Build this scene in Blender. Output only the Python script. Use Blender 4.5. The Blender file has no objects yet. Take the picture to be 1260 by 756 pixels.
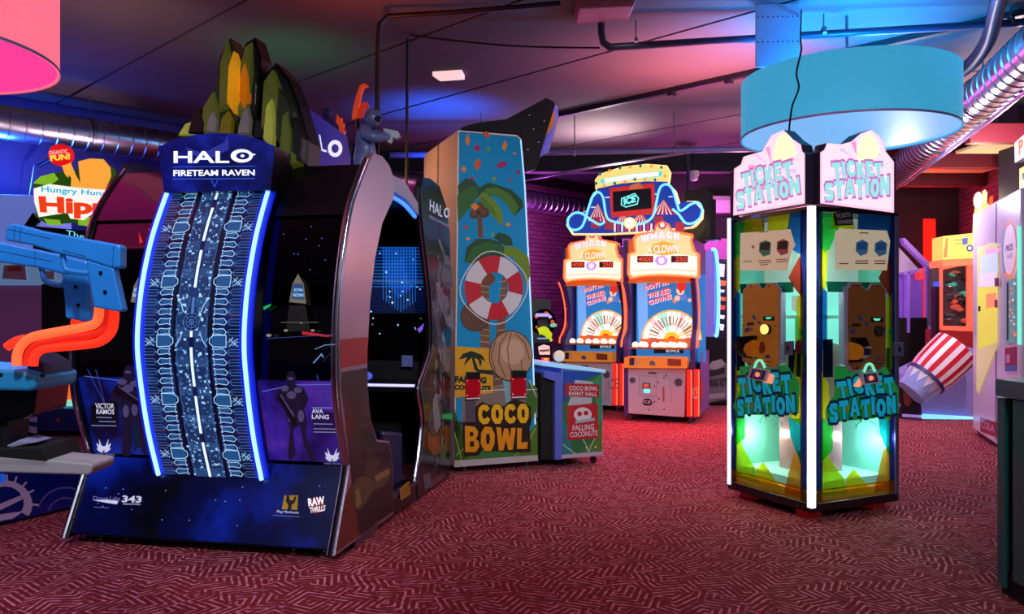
import bpy, bmesh, math, random
from mathutils import Vector, Matrix
random.seed(7)
S = bpy.context.scene
COL = S.collection
PI = math.pi
# ------------------------------------------------------------------ camera
F, CX, HY, CH = 980.0, 630.0, 382.0, 1.2
cd = bpy.data.cameras.new('camera'); cam = bpy.data.objects.new('camera', cd); COL.objects.link(cam)
cam.location = (0, 0, CH); cam.rotation_euler = (PI/2, 0, 0)
cd.sensor_width = 36; cd.lens = 36*F/1260; cd.shift_y = 4/1260; cd.clip_start = .05
S.camera = cam
# ------------------------------------------------------------------ world and exposure
w = bpy.data.worlds.new('world'); S.world = w; w.use_nodes = True
w.node_tree.nodes['Background'].inputs[0].default_value = (.30, .22, .40, 1)
w.node_tree.nodes['Background'].inputs[1].default_value = .06
S.view_settings.view_transform = 'Standard'; S.view_settings.look = 'None'
S.view_settings.gamma = 1; S.view_settings.use_curve_mapping = False
S.view_settings.exposure = 0.0
# ------------------------------------------------------------------ lamps of the room and added lights
def light(kind, name, loc, col, e, to=None, size=.1, spot=100, blend=1.0):
    d = bpy.data.lights.new(name, kind); d.color = col; d.energy = e
    if kind == 'AREA': d.size = size
    else: d.shadow_soft_size = size
    if kind == 'SPOT': d.spot_size = math.radians(spot); d.spot_blend = blend
    o = bpy.data.objects.new(name, d); COL.objects.link(o); o.location = loc
    if to is not None: o.rotation_euler = (Vector(to)-Vector(loc)).to_track_quat('-Z', 'Y').to_euler()
    return o
# downward spots added under the ceiling to light the carpet
for (x, y, e, c) in ((-1.1, 1.7, 48, (1, .38, .85)), (1.7, 2.0, 15, (1, .5, .6)), (.35, 4.3, 58, (1, .45, .55)), (.6, 6.4, 75, (1, .42, .48)),
                     (3.1, 6.6, 55, (1, .5, .6)), (2.2, 8.2, 50, (1, .5, .5)), (-3.4, 3.4, 26, (.9, .5, 1))):
    light('SPOT', 'added_floor_spot', (x, y, 3.3), c, e, (x, y, 0), .12, 110)
# coloured wash lights on the ceiling
for (x, y, z, c, e, tx, ty, sp) in (
        (-.70, 8.5, 2.5, (.002, .11, 1), 300, -.8, 8.7, 105),
        (1.9, 7.0, 2.2, (1, .20, .22), 420, 1.7, 7.0, 112),
        (1.2, 9.8, 2.75, (1, .82, .84), 150, 1.0, 9.7, 140),
        (2.7, 9.3, 2.6, (1, .40, .5), 40, 2.6, 9.2, 125),
        (-1.9, 6.6, 2.5, (.02, .8, .26), 18, -1.85, 6.8, 105),
        (-1.0, 4.9, 2.5, (1, .14, .03), 60, -1.0, 5.2, 105),
        (-2.9, 5.6, 2.4, (1, .6, .55), 26, -2.9, 6.0, 115),
        (-3.9, 6.8, 2.5, (.35, .15, 1), 12, -3.7, 7.0, 115)):
    light('SPOT', 'ceiling_wash_light', (x, y, z), c, e, (tx, ty, 3.4), .1, sp)
light('POINT', 'brick_wash_light', (.5, 12.6, 2.4), (.75, .1, 1), 150, None, .1)
light('POINT', 'blue_wall_light', (-4.9, 7.7, 2.55), (.02, .15, 1), 50, None, .1)
light('SPOT', 'duct_light', (-3.4, 7.5, 2.0), (.9, .65, 1), 70, (-4.7, 8.0, 2.9), .1, 75)
light('SPOT', 'duct_light', (-3.9, 6.6, 2.2), (1, .8, .9), 40, (-5.0, 7.3, 2.95), .1, 60)
light('POINT', 'magenta_wall_light', (2.75, 11.4, 2.6), (1, .12, .8), 60, None, .1)
light('POINT', 'right_hall_light', (4.9, 7.6, 2.7), (1, .7, .8), 120, None, .1)
light('POINT', 'right_hall_light', (3.9, 7.9, 2.3), (.8, .75, 1), 70, None, .1)
light('POINT', 'red_strip_light', (5.9, 11.2, 2.3), (1, .02, .03), 40, None, .1)
light('POINT', 'right_hall_light', (5.5, 9.4, 2.45), (1, .85, .6), 22, None, .1)  # warm point added to brighten the cream infill
light('SPOT', 'added_front_spot', (.8, 5.6, 3.25), (1, .97, 1), 60, (1.5, 8.7, .9), .12, 50)  # spot added to brighten the clown games
light('SPOT', 'red_game_light', (1.75, 8.15, 1.3), (1, .02, .05), 80, (1.5, 7.5, 0), .1, 125)
light('SPOT', 'red_game_light', (1.05, 8.6, 1.2), (1, .02, .05), 65, (.85, 7.9, 0), .1, 120)
light('SPOT', 'red_game_light', (2.6, 9.0, 1.2), (1, .02, .05), 60, (2.7, 8.3, 0), .1, 120)
light('SPOT', 'added_front_spot', (-.6, .3, 3.2), (.85, .92, 1), 240, (-1.25, 2.1, 1.0), .15, 40)  # added to brighten the pistol console
light('SPOT', 'added_front_spot', (1.5, 1.0, 3.2), (.5, 1, .95), 60, (2.2, 3.1, .6), .15, 60)  # teal-tinted spot added for the counter
light('SPOT', 'orange_game_light', (-1.55, 6.4, 2.35), (1, .42, .1), 32, (-.6, 6.3, 2.1), .05, 110)
light('SPOT', 'added_front_spot', (.6, .8, 3.2), (.95, .96, 1), 480, (-.05, 5.9, 1.4), .15, 40)  # added to brighten the front of the bowling cabinet
light('SPOT', 'added_front_spot', (-2.2, .8, 3.2), (.72, .72, 1), 200, (-2.4, 4.2, .7), .15, 70)  # added to brighten the low platform at left
light('SPOT', 'added_front_spot', (2.4, .6, 3.2), (.9, .95, 1), 120, (2.0, 5.0, 1.0), .15, 50)  # front spot added for the kiosk
light('POINT', 'claw_case_fill', (5.38, 9.72, 2.0), (1, .8, .75), 7, None, .03)  # point added inside the case to brighten the prizes
light('AREA', 'room_fill_front', (.6, -1.5, 3.2), (.85, .8, 1), 30, (.2, 4.5, 1.0), 2.5)
# ------------------------------------------------------------------ materials
def lin(c):
    return tuple(((v/255)/12.92 if v/255 <= .04045 else ((v/255+.055)/1.055)**2.4) for v in c)
MATS = {}
def mat(name, c, rough=.5, metal=0.0, emit=0.0, var=.12, vs=18.0, coat=0.0, ecol=None, bump=0.0):
    if name in MATS: return MATS[name]
    m = bpy.data.materials.new(name); m.use_nodes = True; nt = m.node_tree; N = nt.nodes; L = nt.links
    b = N['Principled BSDF']; col = lin(c)
    tc = N.new('ShaderNodeTexCoord'); no = N.new('ShaderNodeTexNoise'); no.inputs['Scale'].default_value = vs
    no.inputs['Detail'].default_value = 3
    L.new(tc.outputs['Object'], no.inputs['Vector'])
    mx = N.new('ShaderNodeMix'); mx.data_type = 'RGBA'
    mx.inputs[6].default_value = tuple(v*(1-var) for v in col)+(1,)
    mx.inputs[7].default_value = tuple(min(1, v*(1+var)) for v in col)+(1,)
    L.new(no.outputs['Fac'], mx.inputs[0]); L.new(mx.outputs[2], b.inputs['Base Color'])
    b.inputs['Roughness'].default_value = rough; b.inputs['Metallic'].default_value = metal
    b.inputs['Coat Weight'].default_value = coat; b.inputs['Coat Roughness'].default_value = .06
    if emit > 0:
        if ecol: b.inputs['Emission Color'].default_value = lin(ecol)+(1,)
        else: L.new(mx.outputs[2], b.inputs['Emission Color'])
        b.inputs['Emission Strength'].default_value = emit
    if bump:
        bp = N.new('ShaderNodeBump'); bp.inputs['Strength'].default_value = bump
        L.new(no.outputs['Fac'], bp.inputs['Height']); L.new(bp.outputs[0], b.inputs['Normal'])
    MATS[name] = m; return m
def pr(r, g, b, rough=.25):      # printed ink under a glossy laminate
    return mat('print_%d_%d_%d' % (r, g, b), (r, g, b), .45, 0, 0, .05, 30, .35)
def em(r, g, b, s=1.0):          # backlit print, lamp or painted reflection
    return mat('glow_%d_%d_%d_%d' % (r, g, b, int(s*100)), (r, g, b), .5, 0, s, .06, 25)
def nebula(name, c1, c2, c3, e=.0, sc=2.2):   # dark print with soft coloured clouds
    if name in MATS: return MATS[name]
    m = bpy.data.materials.new(name); m.use_nodes = True; nt = m.node_tree; N = nt.nodes; L = nt.links; b = N['Principled BSDF']
    tc = N.new('ShaderNodeTexCoord'); no = N.new('ShaderNodeTexNoise'); no.inputs['Scale'].default_value = sc; no.inputs['Detail'].default_value = 5; no.inputs['Roughness'].default_value = .55
    rp = N.new('ShaderNodeValToRGB'); L.new(tc.outputs['Object'], no.inputs['Vector']); L.new(no.outputs['Fac'], rp.inputs[0])
    rp.color_ramp.elements[0].position = .34; rp.color_ramp.elements[1].position = .72; k = rp.color_ramp.elements.new(.52)
    rp.color_ramp.elements[0].color = lin(c1)+(1,); k.color = lin(c2)+(1,); rp.color_ramp.elements[2].color = lin(c3)+(1,)
    L.new(rp.outputs[0], b.inputs['Base Color']); b.inputs['Roughness'].default_value = .3; b.inputs['Coat Weight'].default_value = .3; b.inputs['Coat Roughness'].default_value = .08
    if e: L.new(rp.outputs[0], b.inputs['Emission Color']); b.inputs['Emission Strength'].default_value = e
    MATS[name] = m; return m
def film(r, g, b):               # tinted transparent film
    n = 'film_%d_%d_%d' % (r, g, b)
    if n in MATS: return MATS[n]
    m = bpy.data.materials.new(n); m.use_nodes = True; nt = m.node_tree; N = nt.nodes; L = nt.links
    N.remove(N['Principled BSDF']); out = N['Material Output']
    t = N.new('ShaderNodeBsdfTransparent'); d = N.new('ShaderNodeBsdfTranslucent'); d2 = N.new('ShaderNodeBsdfDiffuse')
    no = N.new('ShaderNodeTexNoise'); no.inputs['Scale'].default_value = 14
    rp = N.new('ShaderNodeMapRange'); rp.inputs[3].default_value = .3; rp.inputs[4].default_value = .55
    c = lin((r, g, b))+(1,)
    t.inputs[0].default_value = c; d.inputs[0].default_value = c; d2.inputs[0].default_value = c
    a = N.new('ShaderNodeAddShader'); x = N.new('ShaderNodeMixShader')
    h = N.new('ShaderNodeMixShader'); h.inputs[0].default_value = .5
    L.new(d.outputs[0], h.inputs[1]); L.new(d2.outputs[0], h.inputs[2])
    L.new(no.outputs['Fac'], rp.inputs[0]); L.new(rp.outputs[0], x.inputs[0])
    L.new(t.outputs[0], x.inputs[1]); L.new(h.outputs[0], x.inputs[2]); L.new(x.outputs[0], out.inputs[0])
    N.remove(a); MATS[n] = m; return m
def glass(name, tint=(235, 245, 245), gl=.12):
    if name in MATS: return MATS[name]
    m = bpy.data.materials.new(name); m.use_nodes = True; nt = m.node_tree; N = nt.nodes; L = nt.links
    N.remove(N['Principled BSDF']); out = N['Material Output']
    t = N.new('ShaderNodeBsdfTransparent'); t.inputs[0].default_value = lin(tint)+(1,)
    g = N.new('ShaderNodeBsdfGlossy'); g.inputs['Roughness'].default_value = .03
    lw = N.new('ShaderNodeLayerWeight'); lw.inputs[0].default_value = .5; pw = N.new('ShaderNodeMath'); pw.operation = 'POWER'; pw.inputs[1].default_value = 4
    fr = N.new('ShaderNodeMath'); fr.operation = 'MULTIPLY_ADD'; fr.inputs[1].default_value = .6; fr.inputs[2].default_value = .035; L.new(lw.outputs['Facing'], pw.inputs[0]); L.new(pw.outputs[0], fr.inputs[0])
    x = N.new('ShaderNodeMixShader'); L.new(fr.outputs[0], x.inputs[0])
    L.new(t.outputs[0], x.inputs[1]); L.new(g.outputs[0], x.inputs[2]); L.new(x.outputs[0], out.inputs[0])
    MATS[name] = m; return m
BLACK = mat('black_laminate', (14, 13, 18), .35, 0, 0, .2, 20, .3)
GLOSSB = mat('black_gloss', (6, 6, 10), .08, 0, 0, .2, 8, .6)
MATTEB = mat('black_matte', (12, 11, 14), .8, 0, 0, .25, 20)
CHROME = mat('chrome', (205, 205, 212), .16, 1, 0, .08, 40)
STEEL = mat('brushed_steel', (150, 150, 158), .3, 1, 0, .12, 60)
WHITE = mat('white_laminate', (225, 222, 228), .35, 0, 0, .04, 10, .3)
RUB = mat('rubber', (20, 20, 22), .7)
# ------------------------------------------------------------------ geometry helpers
EYE = Vector((0, 0, CH))
def at(px, py, Y): return Vector(((px-CX)/F*Y, Y, CH-(py-HY)/F*Y))
class Fr:                        # a flat panel in the room: origin, right, up; n faces out of the print
    def __init__(s, o, u, v=(0, 0, 1)):
        s.o = Vector(o); s.u = Vector(u).normalized(); s.v = Vector(v).normalized()
        s.n = s.u.cross(s.v).normalized(); s.v = s.n.cross(s.u).normalized()
    def w(s, a, b, c=0): return s.o+s.u*a+s.v*b+s.n*c
    def hit(s, px, py):
        d = Vector(((px-CX)/F, 1, -(py-HY)/F)); t = (s.o-EYE).dot(s.n)/d.dot(s.n)
        p = EYE+d*t-s.o; return (p.dot(s.u), p.dot(s.v))
    def hits(s, pts): return [s.hit(*p) for p in pts]
def smooth(pts, n=6, closed=False):
    P = [Vector(p) for p in pts]; out = []; k = len(P)
    rng = range(k if closed else k-1)
    for i in rng:
        p0 = P[(i-1) % k] if closed or i > 0 else P[0]; p1 = P[i]; p2 = P[(i+1) % k]
        p3 = P[(i+2) % k] if closed or i+2 < k else P[-1]
        for j in range(n):
            t = j/n
            out.append(.5*((2*p1)+(-p0+p2)*t+(2*p0-5*p1+4*p2-p3)*t*t+(-p0+3*p1-3*p2+p3)*t**3))
    if not closed: out.append(P[-1])
    return out
TXT = {}
def text_geo(s, bold=0.0):
    k = (s, bold)
    if k in TXT: return TXT[k]
    c = bpy.data.curves.new('lettering', 'FONT'); c.body = s; c.size = 1; c.resolution_u = 3; c.offset = bold
    o = bpy.data.objects.new('lettering', c); COL.objects.link(o)
    me = bpy.data.meshes.new_from_object(o.evaluated_get(bpy.context.evaluated_depsgraph_get()))
    V = [(v.co.x, v.co.y) for v in me.vertices]; P = [tuple(p.vertices) for p in me.polygons]
    bpy.data.objects.remove(o); bpy.data.curves.remove(c); bpy.data.meshes.remove(me)
    x0 = min(v[0] for v in V); x1 = max(v[0] for v in V); y0 = min(v[1] for v in V); y1 = max(v[1] for v in V)
    V = [((v[0]-x0)/(x1-x0), (v[1]-y0)/(y1-y0)) for v in V]
    TXT[k] = (V, P); return TXT[k]
GLY = {  # chunky cartoon capitals: width, outline, counters
 'C': (1, [(1, .78), (.72, .62), (.62, .7), (.45, .72), (.34, .55), (.34, .42), (.48, .27), (.66, .3), (.76, .4), (1, .25), (.8, .03), (.4, 0), (.08, .2), (0, .5), (.1, .82), (.42, 1), (.8, .97)], []),
 'O': (1, [(.3, 1), (.75, .98), (1, .7), (.97, .28), (.72, 0), (.28, .02), (0, .3), (.03, .74)], [[(.42, .72), (.6, .7), (.66, .5), (.58, .28), (.42, .3), (.36, .52)]]),
 'B': (1, [(0, 1), (.68, .97), (.92, .8), (.88, .6), (.74, .52), (.96, .4), (1, .2), (.74, 0), (0, .03)], [[(.34, .78), (.58, .76), (.58, .62), (.34, .6)], [(.34, .42), (.62, .42), (.62, .22), (.34, .22)]]),
 'W': (1.4, [(0, 1), (.24, .98), (.3, .5), (.4, .95), (.6, .95), (.7, .5), (.76, .98), (1, 1), (.86, 0), (.62, 0), (.5, .45), (.38, 0), (.14, 0)], []),
 'L': (.8, [(0, 1), (.42, .98), (.4, .32), (1, .34), (.96, 0), (.02, .02)], []),
 'T': (.95, [(0, .98), (1, 1), (1, .7), (.66, .7), (.68, 0), (.32, .02), (.34, .7), (0, .68)], []),
 'I': (.42, [(.05, 1), (.95, .98), (.9, 0), (.1, .02)], []),
 'K': (1, [(0, 1), (.34, 1), (.34, .62), (.62, 1), (1, .96), (.62, .52), (1, .04), (.62, 0), (.34, .38), (.34, 0), (0, .02)], []),
 'E': (.85, [(0, 1), (.95, .98), (.93, .72), (.36, .72), (.36, .62), (.8, .62), (.8, .4), (.36, .4), (.36, .28), (.97, .28), (1, 0), (0, .02)], []),
 'S': (.9, [(.95, .92), (.9, .66), (.4, .74), (.38, .66), (.92, .5), (1, .22), (.78, 0), (.05, .04), (.02, .32), (.58, .26), (.6, .34), (.1, .5), (0, .78), (.2, 1), (.75, 1)], []),
 'A': (1.05, [(.34, 1), (.66, 1), (1, 0), (.68, 0), (.62, .2), (.38, .2), (.32, 0), (0, 0)], [[(.43, .4), (.57, .4), (.5, .66)]]),
 'N': (1, [(0, 1), (.36, 1), (.66, .5), (.66, 1), (1, 1), (1, 0), (.66, 0), (.34, .5), (.34, 0), (0, 0)], []),
 'H': (1, [(0, 1), (.34, 1), (.34, .62), (.66, .62), (.66, 1), (1, 1), (1, 0), (.66, 0), (.66, .36), (.34, .36), (.34, 0), (0, 0)], [])}
def chunky(mb, fr, word, quad, c, fill, dark, grow=.16, wave=0, jit=0, step=.0006):
    TL, TR, BR, BL = [Vector(h) for h in fr.hits(quad)]
    gap = .10; W_ = sum(GLY[k][0] for k in word)+gap*(len(word)-1)
    def P(x, y):
        if wave: y += wave*4*x*(1-x)
        p = (BL*(1-x)+BR*x)*(1-y)+(TL*(1-x)+TR*x)*y; return (p.x, p.y)
    x0 = 0
    for i, k in enumerate(word):
        wd, out, holes = GLY[k]; dy = jit*((i*37) % 5-2)/2
        f = lambda q, g=0: P((x0+wd*q[0]+(q[0]-.5)*g*wd)/W_, q[1]+dy+(q[1]-.5)*g)
        mb.face(fr, [f(q, grow*1.35) for q in out], c, dark); mb.face(fr, [f(q) for q in out], c+step, fill)
        for h in holes: mb.face(fr, [f(q) for q in h], c+step*2, dark)
        x0 += wd+gap
ROOT = {}                        # object name -> world matrix of its thing
class MB:
    def __init__(s): s.v = []; s.f = []; s.m = []; s.mats = []
    def mi(s, m):
        if m not in s.mats: s.mats.append(m)
        return s.mats.index(m)
    def add(s, V, Fc, m):
        o = len(s.v); s.v += [Vector(v) for v in V]; i = s.mi(m)
        for f in Fc: s.f.append([o+k for k in f]); s.m.append(i)
        return s
    def box(s, fr, a0, a1, b0, b1, c0, c1, m):
        V = [fr.w(a, b, c) for c in (c0, c1) for b in (b0, b1) for a in (a0, a1)]
        return s.add(V, [(0, 2, 3, 1), (4, 5, 7, 6), (0, 1, 5, 4), (2, 6, 7, 3), (0, 4, 6, 2), (1, 3, 7, 5)], m)
    def prism(s, fr, pts, c0, c1, m, side=None):
        if sum(pts[i-1][0]*pts[i][1]-pts[i][0]*pts[i-1][1] for i in range(len(pts))) < 0: pts = pts[::-1]
        n = len(pts); V = [fr.w(p[0], p[1], c0) for p in pts]+[fr.w(p[0], p[1], c1) for p in pts]
        s.add(V, [tuple(range(n-1, -1, -1)), tuple(range(n, 2*n))], m)
        return s.add(V, [(i, (i+1) % n, n+(i+1) % n, n+i) for i in range(n)], side or m)
    def face(s, fr, pts, c, m):
        if sum(pts[i-1][0]*pts[i][1]-pts[i][0]*pts[i-1][1] for i in range(len(pts))) < 0: pts = pts[::-1]
        return s.add([fr.w(p[0], p[1], c) for p in pts], [tuple(range(len(pts)))], m)
    def fpx(s, fr, pts, c, m): return s.face(fr, fr.hits(pts), c, m)
    def ppx(s, fr, pts, c0, c1, m, side=None): return s.prism(fr, fr.hits(pts), c0, c1, m, side)
    def disc(s, fr, a, b, r, c, m, n=20, ry=None, h=0):
        pts = [(a+r*math.cos(2*PI*i/n), b+(ry or r)*math.sin(2*PI*i/n)) for i in range(n)]
        return s.prism(fr, pts, c-h, c, m) if h else s.face(fr, pts, c, m)
    def dpx(s, fr, x, y, rx, c, m, n=20, ry=None, h=0):
        pts = fr.hits([(x+rx*math.cos(2*PI*i/n), y+(ry or rx)*math.sin(2*PI*i/n)) for i in range(n)])
        return s.prism(fr, pts, c-h, c, m) if h else s.face(fr, pts, c, m)
    def line(s, fr, pts, wd, c, m):  # stroke in panel coordinates
        for i in range(len(pts)-1):
            p = Vector(pts[i][:2]); q = Vector(pts[i+1][:2]); d = q-p
            if d.length < 1e-6: continue
            d.normalize(); nn = Vector((-d.y, d.x))*wd/2; d = d*wd*.3
            s.face(fr, [p-nn-d, q-nn+d, q+nn+d, p+nn-d], c, m)
        return s
    def lpx(s, fr, pts, wd, c, m): return s.line(fr, [Vector(p) for p in fr.hits(pts)], wd, c, m)
    def text(s, fr, t, quad, c, m, bold=.0, ext=0, wave=None):
        # quad = photograph corners TL TR BR BL of the word on the panel
        V, P = text_geo(t, bold); TL, TR, BR, BL = [Vector(h) for h in fr.hits(quad)]
        W = []
        for (x, y) in V:
            if wave: y = y+wave*4*x*(1-x)
            p = (BL*(1-x)+BR*x)*(1-y)+(TL*(1-x)+TR*x)*y; W.append(p)
        s.add([fr.w(p.x, p.y, c) for p in W], P, m)
        return s
    def tube(s, pts, r, m, seg=8, cap=True, sm=0):
        P = [Vector(p) for p in pts]
        if sm: P = smooth(P, sm)
        R = r if isinstance(r, (list, tuple)) else [r]*len(P)
        if len(R) != len(P): R = [R[min(len(R)-1, int(i*len(R)/len(P)))] for i in range(len(P))]
        V = []; Fc = []; up = None
        for i, p in enumerate(P):
            d = (P[min(i+1, len(P)-1)]-P[max(i-1, 0)]).normalized()
            if up is None: up = d.orthogonal().normalized()
            up = (up-d*up.dot(d)).normalized(); bi = d.cross(up)
            for k in range(seg):
                a = 2*PI*k/seg; V.append(p+(up*math.cos(a)+bi*math.sin(a))*R[i])
        for i in range(len(P)-1):
            for k in range(seg): Fc.append((i*seg+k, i*seg+(k+1) % seg, (i+1)*seg+(k+1) % seg, (i+1)*seg+k))
        if cap: Fc += [tuple(range(seg-1, -1, -1)), tuple(range((len(P)-1)*seg, len(P)*seg))]
        return s.add(V, Fc, m)
    def lathe(s, o, prof, m, seg=24, ax=(0, 0, 1), a0=0, a1=2*PI):
        z = Vector(ax).normalized(); x = z.orthogonal().normalized(); y = z.cross(x); o = Vector(o); V = []; Fc = []
        full = abs(a1-a0-2*PI) < 1e-6; k = seg if full else seg+1
        for (r, h) in prof:
            for i in range(k):
                a = a0+(a1-a0)*i/seg; V.append(o+z*h+(x*math.cos(a)+y*math.sin(a))*r)
        for j in range(len(prof)-1):
            for i in range(seg):
                Fc.append((j*k+i, j*k+(i+1) % k, (j+1)*k+(i+1) % k, (j+1)*k+i))
        return s.add(V, Fc, m)
    def ball(s, c, r, m, seg=16, rings=10, sc=(1, 1, 1)):
        c = Vector(c); V = []; Fc = []
        for j in range(rings+1):
            t = PI*j/rings
            for i in range(seg):
                a = 2*PI*i/seg
                V.append(c+Vector((math.sin(t)*math.cos(a)*sc[0], math.sin(t)*math.sin(a)*sc[1], math.cos(t)*sc[2]))*r)
        for j in range(rings):
            for i in range(seg): Fc.append((j*seg+i, (j+1)*seg+i, (j+1)*seg+(i+1) % seg, j*seg+(i+1) % seg))
        return s.add(V, Fc, m)
    def sweep(s, prof, org, pu, pz, side, t0, t1, m, th=.01):
        # a bent sheet: profile of (along pu, height) pulled from t0 to t1 along side
        org = Vector(org); n = len(prof); V = []
        for k, t in enumerate((t0, t1)):
            for p in prof: V.append(org+Vector(pu)*p[0]+Vector(pz)*p[1]+Vector(side)*t)
        s.add(V, [(i, i+1, n+i+1, n+i) for i in range(n-1)], m)
        V2 = [v+Vector(pu)*th for v in V]
        s.add(V2, [(i+1, i, n+i, n+i+1) for i in range(n-1)], m)
        return s
    def build(s, name, parent=None, bev=0, sm=False, M=None, kind=None, label=None):
        me = bpy.data.meshes.new(name)
        M = ROOT[parent.name] if parent is not None else (M or Matrix.Identity(4))
        I = M.inverted()
        me.from_pydata([I@v for v in s.v], [], s.f)
        for m in s.mats: me.materials.append(m)
        me.polygons.foreach_set('material_index', s.m)
        if sm: me.polygons.foreach_set('use_smooth', [True]*len(me.polygons))
        me.update()
        if sm or bev:
            bm = bmesh.new(); bm.from_mesh(me); bmesh.ops.remove_doubles(bm, verts=bm.verts, dist=1e-5)
            bm.to_mesh(me); bm.free()
        if sm: me.set_sharp_from_angle(angle=math.radians(42))
        o = bpy.data.objects.new(name, me); COL.objects.link(o)
        if bev:
            b = o.modifiers.new('bevel', 'BEVEL'); b.width = bev; b.segments = 2; b.limit_method = 'ANGLE'; b.angle_limit = math.radians(40)
        if parent is not None: o.parent = parent
        else: o.matrix_world = M
        ROOT[o.name] = M
        if kind: o['kind'] = kind
        if label: o['label'] = label
        return o
def tag(o, label, cat, group=None):
    o['label'] = label; o['category'] = cat
    if group: o['group'] = group
    return o
def thing(name, label, cat, loc, rot=0, group=None):
    o = bpy.data.objects.new(name, None); COL.objects.link(o); o.empty_display_size = .1
    o.location = loc; o.rotation_euler = (0, 0, rot)
    ROOT[o.name] = Matrix.Translation(Vector(loc))@Matrix.Rotation(rot, 4, 'Z')
    return tag(o, label, cat, group)
def copy_thing(root, loc, rot, label, group=None):
    r = root.copy(); COL.objects.link(r); r.location = loc; r.rotation_euler = (0, 0, rot); r['label'] = label
    if group: r['group'] = group
    for ch in list(root.children):
        c = ch.copy(); COL.objects.link(c); c.parent = r
        for g in list(ch.children):
            d = g.copy(); COL.objects.link(d); d.parent = c
    return r
WORLD = Fr((0, 0, 0), (1, 0, 0), (0, 1, 0))     # plan: a = X, b = Y, c = Z
def wbox(mb, x0, x1, y0, y1, z0, z1, m): return mb.box(WORLD, x0, x1, y0, y1, z0, z1, m)
# ------------------------------------------------------------------ the setting
def carpet():
    m = bpy.data.materials.new('patterned_carpet'); m.use_nodes = True; nt = m.node_tree; N = nt.nodes; L = nt.links
    b = N['Principled BSDF']; b.inputs['Roughness'].default_value = .92
    tc = N.new('ShaderNodeTexCoord')
    def mth(op, a, c=None):
        n = N.new('ShaderNodeMath'); n.operation = op
        for i, v in enumerate((a, c)):
            if v is None: continue
            if isinstance(v, (int, float)): n.inputs[i].default_value = v
            else: L.new(v, n.inputs[i])
        return n.outputs[0]
    def wob(sc_, amt):
        n = N.new('ShaderNodeTexNoise'); n.inputs['Scale'].default_value = sc_; L.new(tc.outputs['Object'], n.inputs['Vector'])
        m_ = N.new('ShaderNodeVectorMath'); m_.operation = 'MULTIPLY_ADD'; L.new(n.outputs['Color'], m_.inputs[0]); m_.inputs[1].default_value = (amt, amt, 0)
        L.new(tc.outputs['Object'], m_.inputs[2]); return m_.outputs[0]
    vo = N.new('ShaderNodeTexVoronoi'); vo.voronoi_dimensions = '2D'; vo.distance = 'MANHATTAN'; vo.inputs['Scale'].default_value = 4.6
    L.new(wob(7, .16), vo.inputs['Vector'])
    sc = N.new('ShaderNodeSeparateColor'); L.new(vo.outputs['Color'], sc.inputs[0])
    ang = mth('ADD', mth('MULTIPLY', mth('FLOOR', mth('MULTIPLY', sc.outputs[0], 8)), PI/4), mth('MULTIPLY', sc.outputs[2], .5))
    ca = mth('COSINE', ang); sa = mth('SINE', ang)
    sx = N.new('ShaderNodeSeparateXYZ'); L.new(tc.outputs['Object'], sx.inputs[0])
    x, y = sx.outputs[0], sx.outputs[1]
    u = mth('ADD', mth('MULTIPLY', x, ca), mth('MULTIPLY', y, sa))
    v = mth('SUBTRACT', mth('MULTIPLY', y, ca), mth('MULTIPLY', x, sa))
    wv = mth('ADD', mth('ADD', u, sc.outputs[2]), mth('PINGPONG', mth('ADD', v, sc.outputs[1]), .10))
    st = mth('SINE', mth('MULTIPLY', wv, 2*PI/.043))
    thn = N.new('ShaderNodeTexNoise'); thn.inputs['Scale'].default_value = 30; L.new(tc.outputs['Object'], thn.inputs['Vector'])
    st = mth('ADD', st, mth('MULTIPLY', mth('SUBTRACT', thn.outputs['Fac'], .5), 1.6))
    mr = N.new('ShaderNodeMapRange'); mr.inputs[1].default_value = .4; mr.inputs[2].default_value = .75; L.new(st, mr.inputs[0])
    big = N.new('ShaderNodeTexNoise'); big.inputs['Scale'].default_value = 1.6; L.new(tc.outputs['Object'], big.inputs['Vector'])
    k = N.new('ShaderNodeMapRange'); k.inputs[1].default_value = .3; k.inputs[2].default_value = .7
    k.inputs[3].default_value = .6; k.inputs[4].default_value = 1.0; L.new(big.outputs['Fac'], k.inputs[0])
    brk = N.new('ShaderNodeTexNoise'); brk.inputs['Scale'].default_value = 15; L.new(tc.outputs['Object'], brk.inputs['Vector'])
    k2 = N.new('ShaderNodeMapRange'); k2.inputs[1].default_value = .40; k2.inputs[2].default_value = .54; k2.inputs[3].default_value = .22; k2.inputs[4].default_value = 1.0; L.new(brk.outputs['Fac'], k2.inputs[0])
    f = mth('MULTIPLY', mth('MULTIPLY', mr.outputs[0], k.outputs[0]), k2.outputs[0])
    mx = N.new('ShaderNodeMix'); mx.data_type = 'RGBA'
    mx.inputs[6].default_value = lin((122, 2, 22))+(1,); mx.inputs[7].default_value = lin((232, 150, 162))+(1,)
    L.new(f, mx.inputs[0]); L.new(mx.outputs[2], b.inputs['Base Color'])
    fz = N.new('ShaderNodeTexNoise'); fz.inputs['Scale'].default_value = 420; L.new(tc.outputs['Object'], fz.inputs['Vector'])
    bp = N.new('ShaderNodeBump'); bp.inputs['Strength'].default_value = .25; bp.inputs['Distance'].default_value = .006
    L.new(fz.outputs['Fac'], bp.inputs['Height']); L.new(bp.outputs[0], b.inputs['Normal'])
    return m
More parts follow.
